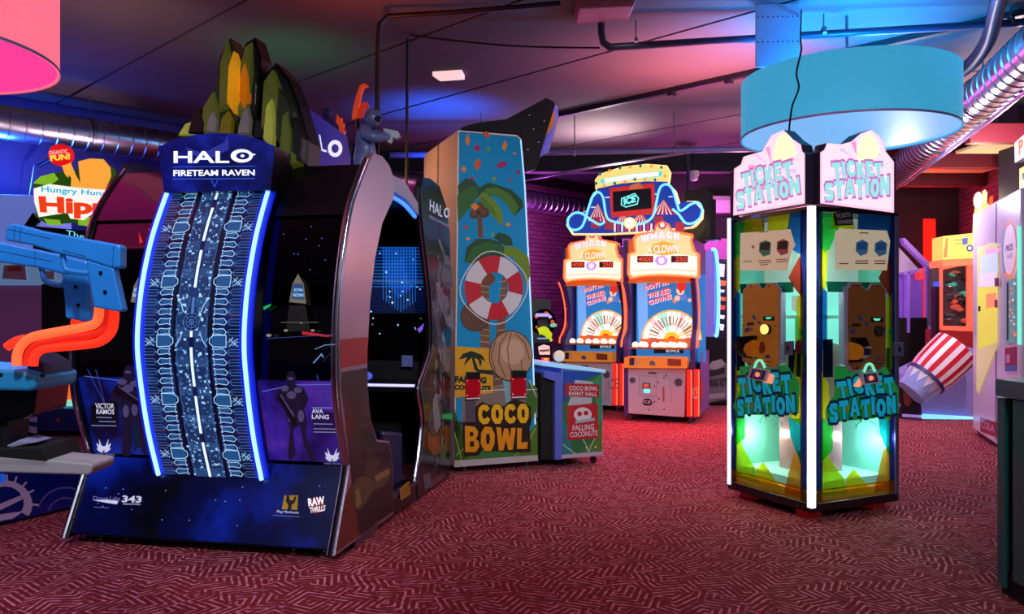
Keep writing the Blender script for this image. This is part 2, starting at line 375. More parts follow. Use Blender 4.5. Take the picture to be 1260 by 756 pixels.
def brick(name, c1, c2, mortar):
    m = bpy.data.materials.new(name); m.use_nodes = True; nt = m.node_tree; N = nt.nodes; L = nt.links
    b = N['Principled BSDF']; b.inputs['Roughness'].default_value = .8
    tc = N.new('ShaderNodeTexCoord'); sx = N.new('ShaderNodeSeparateXYZ'); cb = N.new('ShaderNodeCombineXYZ')
    L.new(tc.outputs['Object'], sx.inputs[0]); L.new(sx.outputs[0], cb.inputs[0]); L.new(sx.outputs[2], cb.inputs[1])
    t = N.new('ShaderNodeTexBrick'); t.inputs['Scale'].default_value = 1; t.inputs['Brick Width'].default_value = .215
    t.inputs['Row Height'].default_value = .075; t.inputs['Mortar Size'].default_value = .006
    t.inputs['Color1'].default_value = lin(c1)+(1,); t.inputs['Color2'].default_value = lin(c2)+(1,); t.inputs['Mortar'].default_value = lin(mortar)+(1,)
    L.new(cb.outputs[0], t.inputs['Vector']); L.new(t.outputs['Color'], b.inputs['Base Color'])
    bp = N.new('ShaderNodeBump'); bp.inputs['Strength'].default_value = .6; bp.invert = True; bp.inputs['Distance'].default_value = .01
    L.new(t.outputs['Fac'], bp.inputs['Height']); L.new(bp.outputs[0], b.inputs['Normal'])
    return m
BRICK = brick('painted_brick', (128, 84, 92), (104, 66, 78), (52, 36, 44))
def struct(o): o['kind'] = 'structure'; return o
H = 3.4
struct(wbox(MB(), -9, 9, -3, 17, -.1, 0, carpet()).build('floor'))
CEILM = mat('ceiling_fabric', (92, 80, 82), .9, 0, 0, .18, 2.2)
CEILB = mat('black_ceiling', (16, 14, 20), .9, 0, 0, .2, 3)
ceil = struct(wbox(MB(), -9, 9, -3, 17, H+.05, H+.15, CEILB).build('ceiling'))
# the ceiling is laid in long panels that run along the room's second axis
A45 = math.atan2(.724, .69); bax = Vector((math.cos(A45), math.sin(A45), 0)); aax = Vector((-math.sin(A45), math.cos(A45), 0))
CF = Fr((0, 0, H), bax, aax)
def clip(poly, f):              # keep the side where f > 0
    out = []
    for i in range(len(poly)):
        p, q = poly[i-1], poly[i]; fp, fq = f(p), f(q)
        if (fp > 0) != (fq > 0):
            t = fp/(fp-fq); out.append((p[0]+(q[0]-p[0])*t, p[1]+(q[1]-p[1])*t))
        if fq > 0: out.append(q)
    return out
seams = [-2.65, -1.29, .06, 1.42, 2.79, 4.13, 5.47, 6.79, 8.24, 9.6, 11.0]
for i in range(len(seams)-1):
    o0, o1 = seams[i]+.016, seams[i+1]-.016
    poly = [(o0, -9), (o1, -9), (o1, 9.35), (o0, 9.35)]
    wx = lambda p: bax.x*p[0]+aax.x*p[1]
    wy = lambda p: bax.y*p[0]+aax.y*p[1]
    poly = clip(poly, lambda p: 11.0-wy(p)); poly = clip(poly, lambda p: wy(p)+2.8)
    poly = clip(poly, lambda p: (4.05+.285*(wy(p)-6))-wx(p)+.5)
    poly = clip(poly, lambda p: wx(p)+8.8)
    if len(poly) >= 3: MB().prism(CF, poly, 0, .03, CEILM).build('ceiling_panel', ceil)
# walls: local x along the wall, z up
def wall(name, p, q, z1, m, th=.12, z0=0):
    p, q = Vector(p), Vector(q); d = q-p; L_ = d.length; a = math.atan2(d.y, d.x)
    M = Matrix.Translation((p.x, p.y, 0))@Matrix.Rotation(a, 4, 'Z')
    mb = MB(); fr = Fr(M@Vector((0, 0, 0)), (math.cos(a), math.sin(a), 0))
    mb.box(fr, 0, L_, z0, z1, -th, 0, m)
    return struct(mb.build(name, M=M))
NAVY = mat('navy_wall_paint', (46, 50, 110), .7, 0, 0, .1, 3)
DARKW = mat('dark_wall_paint', (30, 24, 32), .8, 0, 0, .15, 3)
Lw = Vector((-5.42, 8.1, 0))
wall('wall_left', Lw-bax*7, Lw+bax*3.2, H+.05, NAVY)
wall('wall_left', Lw+bax*3.2, Lw+bax*12, H+.05, BRICK)
wall('wall_back', (1.6, 12.3, 0), (6.9, 12.3, 0), H+.05, DARKW)
wall('wall_back', (-.2, 16.6, 0), (7, 16.6, 0), H+.05, DARKW)
rw = lambda Y: 6.82+.285*(Y-12)
wall('wall_right', (rw(12.4), 12.4, 0), (rw(-2), -2, 0), H+.05, BRICK)
struct(wbox(MB(), -2.6, 4.9, 11.02, 11.2, 3.12, H+.04, MATTEB).build('trim_1'))
struct(wbox(MB(), 5.56, 5.82, 8.75, 9.1, 0, H+.04, mat('dark_column_paint', (26, 20, 28), .7)).build('trim_2'))
MAG = mat('magenta_lit_wall', (190, 120, 190), .6, 0, 0, .05, 3)  # magenta light on the wall partly put into its colour
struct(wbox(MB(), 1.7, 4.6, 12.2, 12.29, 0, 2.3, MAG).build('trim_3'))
# lower ceiling of the right hall: dark red beams and cream infill
BEAM = mat('red_beam_paint', (96, 22, 34), .5, 0, 0, .1, 6)
CREAM = mat('cream_infill', (214, 188, 140), .7, 0, 0, .06, 4)
for k, (Y, z) in enumerate(((8.2, 2.93), (9.5, 2.9), (10.9, 2.9))):
    struct(wbox(MB(), 4.72, rw(Y)-.02, Y, Y+.12, z, z+.2, BEAM).build('trim_%d' % (4+k), bev=.008))
for k, Y in enumerate((8.7, 10.0)):
    struct(wbox(MB(), 5.15, rw(Y)-.02, Y, Y+.55, 3.02, 3.05, CREAM).build('trim_%d' % (7+k)))
# ducts
DUCT = mat('spiral_duct_steel', (190, 188, 196), .28, 1, 0, .1, 14)
def duct(p, q, r, step, label, group):
    p, q = Vector(p), Vector(q); d = (q-p).normalized(); L_ = (q-p).length
    t = thing('ventilation_duct', label, 'duct', (p.x, p.y, p.z-r), 0)
    mb = MB(); prof = []
    n = int(L_/step)
    for i in range(n):
        h = i*step; prof += [(r, h), (r, h+step*.86), (r+.007, h+step*.9), (r+.007, h+step*.96)]
    prof.append((r, n*step)); mb.lathe(p, [(.001, 0)]+prof+[(.001, n*step)], DUCT, 28, d); mb.build('spiral_pipe', t, sm=True)
    for i in range(1, int(L_/1.6)):
        c = p+d*(i*1.6)
        MB().lathe(c, [(r+.008, -.02), (r+.016, -.02), (r+.016, .02), (r+.008, .02)], STEEL, 28, d).build('hanger_band', t, sm=True)
        MB().tube([c+Vector((0, 0, r+.01)), (c.x, c.y, H+.04)], .006, STEEL, 6).build('hanger_rod', t)
    return t
dp = at(0, 150, 7.6)
duct(dp-bax*4, dp+bax*9.6, .165, .14, 'long spiral steel air duct along the left wall', 'ducts')
duct((3.1, 3.65, 3.0), (5.25, 11.2, 3.0), .175, .15, 'spiral steel air duct running back above the right hall', 'ducts')
# ------------------------------------------------------------------ the large science fiction shooting cabinet
HO = Vector((-.839, 3.77, 0)); HU = Vector((.98, -.2, 0)).normalized(); HD = Vector((.2, .98, 0)).normalized(); Z = Vector((0, 0, 1))
hal = thing('shooting_cabinet', 'large dark blue curved shooting cabinet with a glowing pale blue centre strip', 'arcade machine',
            HO-HU*.75+HD*.95, math.atan2(HU.y, HU.x))
hp = lambda t, l, z: HO+HU*t+HD*l+Z*z
NAVYG = nebula('navy_gloss_print', (3, 4, 18), (4, 12, 78), (10, 50, 190), .12)
HBLK = mat('smoked_glass', (5, 5, 9), .06, 0, 0, .3, 4, .8)
PURP = mat('plum_tinted_acrylic', (62, 12, 62), .15, 0, 0, .25, 3, .5)
edge = smooth([(0, .035), (.085, .22), (.17, .41), (.165, .47), (.09, .68), (.06, .84), (.055, 1.05), (.095, 1.346), (.2, 1.67), (.32, 1.85), (.45, 2.0)], 4)
edge = [(p[0], p[1]) for p in [Vector((e[0], e[1])) for e in edge]]
outer = edge+[(.5, 2.04), (.63, 2.05), (.74, 2.02), (.82, 1.95), (.82, 1.85), (.74, 1.78), (.63, 1.68), (.52, 1.48), (.45, 1.24), (.41, .97), (.41, .8), (.46, .62), (.55, .5), (.74, .46), (.8, .3), (.8, .03)]
SIDEM = mat('brushed_side_print', (188, 176, 194), .30, .85, 0, .15, 1.5)
FS = Fr(HO, HD, (0, 0, 1))                     # plane of the right flank, a = away from camera
for t0, nm in ((-.045, 1), (-1.5, 0)):
    mb = MB(); fs = Fr(HO+HU*t0, HD, (0, 0, 1))
    mb.prism(fs, outer, -.0, .045, SIDEM if nm else BLACK)
    sp = mb.build('side_panel', hal, bev=.003)
    tr = MB(); pts = [hp(t0+.0225, p[0]-.004, p[1]) for p in edge]
    tr.tube(pts, .013, CHROME, 8); tr.build('edge_trim', sp, sm=True)
    if nm:
        # printed scene at the foot of the right flank
        a = MB(); q = Fr(HO+HU*.0, HD, (0, 0, 1)); OLV = pr(96, 88, 46); OL2 = pr(150, 138, 70); DK = pr(22, 18, 24); RU = pr(120, 44, 18)
        def P2(*pts): return q.hits(pts)
        a.face(q, [(.02, .05), (.34, .05), (.3, .2), (.2, .34), (.12, .28)], .001, RU)
        a.face(q, [(.3, .05), (.79, .05), (.79, .3), (.73, .45), (.54, .49), (.45, .62), (.41, .8), (.41, .9), (.08, .9), (.07, .84), (.12, .66), (.17, .48), (.2, .34)], .0012, DK)
        a.fpx(q, [(432, 600), (440, 588), (452, 585), (462, 592), (476, 580), (481, 575), (478, 590), (470, 600), (458, 604), (450, 618), (442, 628), (434, 622)], .002, OLV)
        a.fpx(q, [(446, 584), (452, 562), (449, 552), (456, 550), (460, 565), (468, 560), (464, 580), (476, 574), (480, 582), (462, 594)], .0026, pr(60, 56, 44))
        a.fpx(q, [(460, 586), (478, 577), (480, 583), (463, 593)], .003, OL2); a.fpx(q, [(436, 604), (441, 600), (444, 620), (438, 626)], .003, OL2)
        a.fpx(q, [(436, 668), (464, 642), (464, 653), (437, 676)], .003, STEEL)
        a.build('printed_scene', sp)
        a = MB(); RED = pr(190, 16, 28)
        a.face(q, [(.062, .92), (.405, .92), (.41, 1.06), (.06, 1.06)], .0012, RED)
        a.build('red_reflection', sp)  # red reflection on the flank painted as a flat band
# front: toe plate, art plates, dark glass and upper plates in between the flanks
def ez(z):                                     # front edge depth at height z
    for i in range(len(edge)-1):
        if edge[i][1] <= z <= edge[i+1][1]:
            k = (z-edge[i][1])/(edge[i+1][1]-edge[i][1]); return edge[i][0]+(edge[i+1][0]-edge[i][0])*k
    return edge[-1][0]
def strip_prof(z0, z1, inset, n=10): return [(ez(z0+(z1-z0)*i/n)+inset, z0+(z1-z0)*i/n) for i in range(n+1)]
mb = MB(); mb.sweep(strip_prof(.06, .42, .01), HO, HD, Z, HU, -1.455, -.045, NAVYG, .02); toe = mb.build('toe_plate', hal, sm=True)
mb = MB(); mb.prism(Fr(HO-HU*1.455, HD, Z), [(.03, .05), (.8, .05), (.8, .4), (.2, .4)], 0, 1.41, MATTEB); mb.build('base_frame', hal)
mb = MB(); mb.prism(Fr(HO-HU*1.455, HD, Z), [(.24, .4), (.4, .4), (.4, 1.2), (.5, 1.6), (.62, 1.97), (.48, 1.97), (.3, 1.7), (.2, 1.3), (.16, .9)], 0, 1.41, BLACK); mb.build('body_shell', hal)
FA = Fr(hp(0, ez(.44)+.012, .44), HU, (HD*(ez(.85)-ez(.44))+Z*.41))      # lower art plane
FT = Fr(hp(0, ez(.06)+.01, .06), HU, (HD*(ez(.40)-ez(.06))+Z*.34))       # toe plane
hh = (HD*(ez(.85)-ez(.44))+Z*.41).length
def art_plate(t0, t1, kind):
    c1, c2 = ((10, 30, 120), (22, 20, 90)) if kind == 0 else ((44, 26, 120), (24, 18, 80))
    mb = MB(); mb.box(FA, t0, t1, 0, hh, -.02, 0, nebula('art_print_%d' % kind, *(((6, 10, 50), (10, 40, 150), (30, 90, 200)) if kind == 0 else ((20, 14, 80), (60, 36, 150), (110, 60, 190))), .45, 3.2)); pl = mb.build('art_plate', hal, label=('blue' if kind == 0 else 'violet')+' art plate printed with a dark soldier outline')
    a = MB(); dk = pr(50, 48, 84); md = pr(146, 142, 190); lt = em(200, 200, 225, .8)
    ox = 0 if kind == 0 else 206
    if kind == 0:
        body = [(152, 456), (157, 449), (164, 450), (167, 458), (165, 466), (172, 470), (180, 474), (184, 492), (179, 510), (182, 530), (181, 560), (174, 556), (170, 520), (165, 516), (163, 540), (160, 562), (150, 560), (152, 520), (148, 500), (139, 492), (136, 486), (141, 476), (151, 469)]
        gun = [(142, 474), (147, 476), (182, 500), (180, 505), (150, 489), (141, 482)]
        a.fpx(FA, [(112, 498), (146, 492), (146, 526), (112, 524)], .0012, pr(8, 30, 44))
        a.fpx(FA, [(166, 500), (178, 500), (179, 545), (164, 556)], .0011, pr(16, 70, 96))
        names = (('VICTOR', [(117.5, 496), (141, 496.5), (141, 503), (118, 503)]), ('RAMOS', [(119, 503.5), (141, 504), (141, 510), (119, 509.5)]))
        rows = [(119, 513, 138), (122, 518, 143), (113, 523, 144)]; ex, ey = 128, 549; ln = [(104, 463), (136, 467), (182, 474)]
        bm = [(108, 455), (130, 500), (118, 455)]
        lbl = [(119, 557.5), (142, 558.5), (142, 560.5), (119, 560)]
    else:
        body = [(352, 464), (355, 457), (362, 457), (365, 465), (363, 473), (374, 478), (380, 490), (377, 500), (374, 504), (378, 520), (376, 535), (380, 545), (388, 566), (384, 569), (374, 548), (370, 525), (364, 518), (361, 535), (364, 560), (357, 566), (354, 560), (357, 530), (351, 505), (342, 494), (338, 488), (343, 480), (354, 474)]
        gun = [(341, 488), (346, 486), (362, 512), (367, 523), (362, 526), (352, 508)]
        a.fpx(FA, [(384, 505), (420, 508), (420, 535), (386, 533)], .0012, pr(70, 44, 128))
        names = (('AVA', [(384, 503), (398, 503.5), (398, 509), (384, 508.5)]), ('LANG', [(384, 510), (405, 510.5), (405, 516), (384, 515.5)]))
        rows = [(384, 501, 409), (386, 521, 410), (386, 527, 414), (386, 531, 419)]; ex, ey = 409, 560; ln = [(323, 482), (360, 474), (416, 473)]
        bm = [(390, 462), (400, 498), (408, 466)]
        lbl = [(399, 569), (422, 570), (422, 572), (399, 571.5)]
    a.lpx(FA, ln, .004, .0012, em(90, 110, 200, .7)); a.lpx(FA, bm, .006, .0011, em(40, 60, 150, .6))
    a.fpx(FA, body, .002, dk); a.fpx(FA, gun, .0036, pr(26, 24, 44)); a.lpx(FA, [gun[1], gun[2]], .008, .0042, pr(150, 146, 180))
    cx = sum(p[0] for p in body)/len(body)
    # lighter plates on the plain soldier outline
    for (dx, dy, rx, ry) in (((0, -34, 4, 2), (-8, -22, 6, 4), (9, -20, 6, 4), (0, -14, 7, 5), (-3, 14, 4, 8), (9, 12, 4, 8)) if kind == 0 else ((0, -34, 4, 2), (-8, -22, 5, 4), (10, -20, 5, 4), (1, -14, 6, 5), (0, 12, 4, 8), (14, 12, 4, 8))):
        bx, by = (158, 492) if kind == 0 else (358, 500)
        a.dpx(FA, bx+dx*.9, by+dy, rx, .003, md, 8, ry)
    for s_, qd in names: a.text(FA, s_, qd, .003, lt, .02)
    for (x0, y0, x1) in rows: a.fpx(FA, [(x0, y0), (x1, y0+.5), (x1, y0+1.6), (x0, y0+1.1)], .003, em(120, 130, 180, .7))
    # wing emblem
    for s_ in (-1, 1):
        a.fpx(FA, [(ex+s_*1, ey+3), (ex+s_*6, ey-9), (ex+s_*5, ey-1), (ex+s_*9, ey-4), (ex+s_*7, ey+3), (ex+s_*9, ey+3), (ex+s_*5, ey+7), (ex+s_*1, ey+8)], .003, lt)
    a.fpx(FA, [(ex-3, ey), (ex+3, ey), (ex, ey+6)], .0036, lt)
    a.text(FA, 'UNSC PEOPLE', lbl, .003, em(120, 130, 190, .8))
    a.build('printed_art', pl)
art_plate(-1.455, -1.03, 0); art_plate(-.455, -.045, 1)
# toe logos
a = MB(); wl = em(190, 190, 215, .75)
a.text(FT, 'Direct.Labs', [(115, 611), (148, 611.5), (148, 616.5), (115, 616)], .002, em(110, 100, 170, .8))
a.fpx(FT, [(115, 616), (132, 615), (146, 617), (144, 621), (130, 619)], .002, wl)
a.text(FT, '343', [(151, 610), (175, 611), (174, 619), (150, 618.5)], .002, wl, .03)
a.text(FT, 'INDUSTRIES', [(152, 619.5), (173, 620), (173, 622), (152, 621.5)], .002, wl)
a.fpx(FT, [(116, 624), (134, 625), (134, 625.8), (116, 625)], .002, em(90, 90, 150, .6))
a.fpx(FT, [(350, 610), (367, 610), (366, 628), (347, 627)], .002, pr(226, 184, 20))
a.fpx(FT, [(353, 610), (356, 610), (357, 616), (361, 616), (363, 611), (365, 612), (363, 619), (359, 622), (359, 628), (354, 628), (355, 622), (352, 617)], .003, pr(14, 14, 30))
a.text(FT, 'Play Mechanix', [(341, 628), (368, 629.5), (368, 633.5), (341, 632.5)], .002, wl)
a.fpx(FT, [(336, 634), (369, 636), (369, 636.8), (336, 635)], .002, em(90, 90, 150, .6))
a.dpx(FT, 390, 622, 9.5, .002, pr(170, 16, 30), 14, 10.5)
a.text(FT, 'RAW', [(379, 614), (399, 611), (400, 621), (380, 624)], .003, em(235, 235, 240, .8), .04)
a.text(FT, 'THRILLS', [(381, 625), (401, 622), (400, 629), (382, 632)], .003, em(235, 235, 240, .8), .02)
for k in range(16):
    x, y = random.uniform(110, 400), random.uniform(596, 650); a.dpx(FT, x, y, .7, .0015, em(130, 150, 230, .8), 5)
a.build('printed_logos', toe, kind='stuff')
# smoked glass upper front with reflected screens and glints painted on it
for (t0, t1) in ((-1.455, -1.03), (-.455, -.045)):
    mb = MB(); mb.sweep(strip_prof(.86, 1.66, .012), HO, HD, Z, HU, t0, t1, HBLK, .01); gp = mb.build('smoked_panel', hal, sm=True)
    mb = MB(); mb.sweep(strip_prof(1.68, 1.97, .004), HO, HD, Z, HU, t0, t1, PURP if t0 < -1 else BLACK, .012); mb.build('upper_plate', hal, sm=True)
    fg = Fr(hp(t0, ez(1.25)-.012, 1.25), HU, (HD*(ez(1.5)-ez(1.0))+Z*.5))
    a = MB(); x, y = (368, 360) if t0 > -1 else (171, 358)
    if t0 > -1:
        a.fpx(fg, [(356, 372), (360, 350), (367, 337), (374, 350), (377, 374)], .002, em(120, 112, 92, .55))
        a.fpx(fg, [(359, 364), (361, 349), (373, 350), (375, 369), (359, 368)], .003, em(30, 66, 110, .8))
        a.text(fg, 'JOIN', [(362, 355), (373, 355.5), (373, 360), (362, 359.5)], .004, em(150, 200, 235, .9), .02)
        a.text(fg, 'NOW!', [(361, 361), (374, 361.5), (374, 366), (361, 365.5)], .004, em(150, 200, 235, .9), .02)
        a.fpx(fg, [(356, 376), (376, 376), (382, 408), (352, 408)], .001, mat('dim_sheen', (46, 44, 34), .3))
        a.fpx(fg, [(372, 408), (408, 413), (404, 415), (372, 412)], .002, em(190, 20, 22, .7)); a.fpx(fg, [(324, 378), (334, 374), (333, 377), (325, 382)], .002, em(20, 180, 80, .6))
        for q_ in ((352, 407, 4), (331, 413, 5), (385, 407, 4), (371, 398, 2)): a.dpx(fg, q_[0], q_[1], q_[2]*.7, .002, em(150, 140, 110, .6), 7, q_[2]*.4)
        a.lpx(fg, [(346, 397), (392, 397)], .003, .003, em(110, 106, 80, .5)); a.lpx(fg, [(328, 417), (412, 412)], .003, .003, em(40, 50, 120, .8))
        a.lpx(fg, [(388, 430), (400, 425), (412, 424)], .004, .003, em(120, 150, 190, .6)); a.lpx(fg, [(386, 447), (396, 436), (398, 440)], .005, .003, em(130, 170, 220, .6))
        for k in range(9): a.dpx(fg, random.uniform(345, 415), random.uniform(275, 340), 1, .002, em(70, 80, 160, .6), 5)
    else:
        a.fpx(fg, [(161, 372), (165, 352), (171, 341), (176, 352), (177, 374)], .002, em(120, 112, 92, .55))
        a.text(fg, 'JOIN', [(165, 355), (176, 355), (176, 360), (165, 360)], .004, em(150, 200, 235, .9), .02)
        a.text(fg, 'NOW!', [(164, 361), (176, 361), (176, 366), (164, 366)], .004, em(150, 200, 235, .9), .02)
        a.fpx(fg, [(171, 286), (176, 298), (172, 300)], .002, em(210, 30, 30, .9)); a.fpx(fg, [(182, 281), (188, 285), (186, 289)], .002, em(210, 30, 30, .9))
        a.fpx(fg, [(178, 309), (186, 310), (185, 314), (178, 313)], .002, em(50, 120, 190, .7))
    a.build('painted_reflections', gp, kind='stuff')
# backlit centre strip, bulging forward
sprof = [(p[0], p[1]) for p in smooth([(.15, .35), (.07, .58), (.01, .84), (-.015, 1.05), (.015, 1.3), (.09, 1.55), (.19, 1.76), (.27, 1.9)], 8)]
SL = [0]
for i in range(1, len(sprof)): SL.append(SL[-1]+math.hypot(sprof[i][0]-sprof[i-1][0], sprof[i][1]-sprof[i-1][1]))
def SP(x, s, off=0):            # x in -1..1 across, s in 0..1 up the strip
    L_ = max(0, min(.99999, s))*SL[-1]
    for i in range(len(SL)-1):
        if SL[i] <= L_ <= SL[i+1]:
            k = (L_-SL[i])/(SL[i+1]-SL[i]); l = sprof[i][0]+(sprof[i+1][0]-sprof[i][0])*k; z = sprof[i][1]+(sprof[i+1][1]-sprof[i][1])*k; break
    return hp(-.745+x*.262, l-off, z)
mb = MB(); mb.sweep(sprof, HO, HD, Z, HU, -1.025, -.465, nebula('track_backing', (6, 10, 34), (14, 30, 84), (40, 60, 120), .6, 9), .03)
trk = mb.build('track_panel', hal, sm=True, label='backlit curved panel printed with a pale blue track pattern')
mb = MB(); mb.prism(Fr(HO-HU*1.05, HD, Z), [(p[0]+.03, p[1]) for p in sprof]+[(.45, 1.9), (.3, 1.3), (.25, .9), (.3, .35)], 0, .61, NAVYG); mb.build('track_housing', trk)
a = MB(); L1 = em(150, 195, 225, 1.0); L2 = em(66, 112, 170, .9); L3 = em(205, 228, 245, 1.1); D1 = em(16, 44, 96, .8); D2 = em(28, 78, 128, .8); D3 = em(4, 8, 26, .5); WARM = em(60, 26, 60, .7)
def sq(x0, x1, s0, s1, m, off=.002, sk=0): a.add([SP(x0, s0, off), SP(x1, s0+sk, off), SP(x1, s1+sk, off), SP(x0, s1, off)], [(0, 1, 2, 3)], m)
def sl(pts, wd, m, off=.003):
    for (p, q_) in zip(pts[:-1], pts[1:]):
        dx, dy = (q_[0]-p[0])*.262, (q_[1]-p[1])*SL[-1]; n_ = math.hypot(dx, dy)
        if n_ == 0: continue
        ex_, ey_ = -dy/n_*wd/.262, dx/n_*wd/SL[-1]
        a.add([SP(p[0]-ex_, p[1]-ey_, off), SP(q_[0]-ex_, q_[1]-ey_, off), SP(q_[0]+ex_, q_[1]+ey_, off), SP(p[0]+ex_, p[1]+ey_, off)], [(0, 1, 2, 3)], m)
ROWS = 33; rh = 1/ROWS
for i in range(ROWS):
    s0 = i*rh; s1 = s0+rh; big = i % 6 == 2
    for sd in (-1, 1):
        X = lambda v: v*sd
        if big:
            sl([(X(.46), s0+.06*rh), (X(.72), s0+.02*rh), (X(.72), s1+.2*rh), (X(.46), s1+.18*rh), (X(.38), s0+.85*rh), (X(.38), s0+.4*rh), (X(.46), s0+.06*rh)], .0022, L1)
            sq(X(.42), X(.70), s0+.1*rh, s1+.1*rh, D2)
            for (u0, v0, u1, v1) in ((.78, .1, .96, .9), (.78, .9, .96, .1), (.78, .5, .86, 1.0), (.86, .2, .96, .6)): sl([(X(u0), s0+v0*rh), (X(u1), s0+v1*rh)], .0018, L1)
        else:
            sl([(X(.44), s0+.18*rh), (X(.50), s0+.34*rh), (X(.68), s0+.22*rh), (X(.72), s0+.5*rh), (X(.66), s0+.86*rh), (X(.5), s0+.8*rh), (X(.44), s0+.92*rh), (X(.47), s0+.55*rh), (X(.44), s0+.18*rh)], .0018, L1)
            sq(X(.49), X(.66), s0+.3*rh, s0+.8*rh, D2)
        for v in (.2, .5, .8): sl([(X(.73), s0+.5*rh), (X(.80), s0+v*rh), (X(1.0), s0+v*rh)], .0012, L2)
        sq(X(.74), X(1.0), s0+.05*rh, s0+.18*rh, WARM if i % 4 == 1 else D1, .0015)
        sq(X(.345), X(.40), s0, s1, D3, .0018)
        # speckled machinery beside the centre line
        sq(X(.05), X(.33), s0, s1, em(22, 44, 84, .9) if (i*7) % 3 else em(36, 66, 110, .9), .0012)
        for k in range(10):
            u = random.uniform(.06, .31); v = random.uniform(0, .9); w_ = random.uniform(.012, .06); h_ = random.uniform(.06, .3)
            sq(X(u), X(u+w_), s0+v*rh, s0+(v+h_)*rh, random.choice((L1, L1, L2, L2, D2, D1)), .0022)
        sl([(X(.30), s0), (X(.30+.03*math.sin(i*1.7)), s1)], .0012, L2)
        sl([(X(.10), s0), (X(.10), s1)], .001, D2)
    if i % 5 != 4: sq(-.028, .028, s0, s1*.999, L3 if abs(i-17) > 1 else L2, .003)
for (sc, rr) in ((.5, .17),):
    n = 24; a.add([SP(rr*math.cos(2*PI*k/n), sc+rr*.262/SL[-1]*math.sin(2*PI*k/n), .004) for k in range(n)], [tuple(range(n))], em(10, 22, 60, .8))
    for r_ in (.165, .11, .05): sl([(r_*math.cos(2*PI*k/n), sc+r_*.262/SL[-1]*math.sin(2*PI*k/n)) for k in range(n+1)], .0016, L2, .005)
    for k in range(8): sl([(0, sc), (.16*math.cos(PI*k/4), sc+.16*.262/SL[-1]*math.sin(PI*k/4))], .001, L2, .005)
    for sd in (-1, 1):
        for up in (-1, 1):
            sl([(sd*.18, sc+up*.03), (sd*.24, sc+up*.055), (sd*.33, sc+up*.075)], .0022, L1, .005)
a.build('track_print', trk)
for t in (-1.035, -.455):
    mb = MB(); mb.tube([hp(t, p[0]-.012, p[1]) for p in sprof], .0115, em(150, 205, 255, 1.6), 8)
    mb.build('light_strip', trk, sm=True)
    mb = MB(); mb.sweep([(p[0]-.002, p[1]) for p in sprof], HO, HD, Z, HU, t-.034, t+.034, em(8, 30, 190, .75), .012); mb.build('glow_channel', trk, sm=True)  # blue glow beside the tube made as an emissive sheet
# header sign
FH = Fr(hp(0, .16, 1.78), HU, (HD*.03+Z*1))
outl = [(202, 237), (194.5, 181), (215, 171), (240, 166), (264, 164), (290, 165), (315, 170), (338, 180), (333, 234)]
mb = MB(); mb.ppx(FH, outl, -.2, 0, nebula('header_print', (5, 8, 46), (10, 22, 110), (30, 50, 190), .5, 4), BLACK); hd = mb.build('header_sign', hal, label='dark blue arched header sign with white lettering')
a = MB(); hl = em(236, 240, 250, 1.1); ub = em(40, 84, 200, .8)
def hz(x, y): return (180+x/3.4375, 30+y/3.4375)
a.text(FH, 'HAL', [hz(117, 537), hz(352, 537), hz(352, 587), hz(117, 587)], .003, hl, .02)
n = 40; c0 = hz(405, 557)
ring = lambda r1, r2, x0: [(c0[0]+x0+r1*math.cos(2*PI*k/n), c0[1]+r2*math.sin(2*PI*k/n)) for k in range(n+1)]
A_, B_ = FH.hits(ring(13.5, 8.2, 0)), FH.hits(ring(8.2, 4.6, 1.2))
for k in range(n): a.face(FH, [A_[k], A_[k+1], B_[k+1], B_[k]], .003, hl)
a.fpx(FH, [hz(440, 545), hz(466, 551), hz(440, 560)], .003, hl); a.dpx(FH, c0[0]+1, c0[1], 2.4, .004, hl, 12, 1.8)
a.text(FH, 'FIRETEAM RAVEN', [hz(116, 617), hz(460, 615), hz(460, 640), hz(116, 643)], .003, hl, .025)
a.fpx(FH, [hz(112, 603), hz(462, 599), hz(462, 602), hz(112, 606)], .003, ub); a.fpx(FH, [hz(112, 653), hz(462, 651), hz(462, 655), hz(112, 657)], .003, ub)
a.fpx(FH, [hz(165, 520), hz(240, 545), hz(330, 500), hz(345, 470), hz(350, 530), hz(290, 560), hz(240, 570), hz(185, 545)], .0016, em(34, 48, 150, .7))
a.lpx(FH, [hz(275, 655), hz(290, 688), hz(305, 655)], .004, .003, ub)
a.build('lettering', hd)
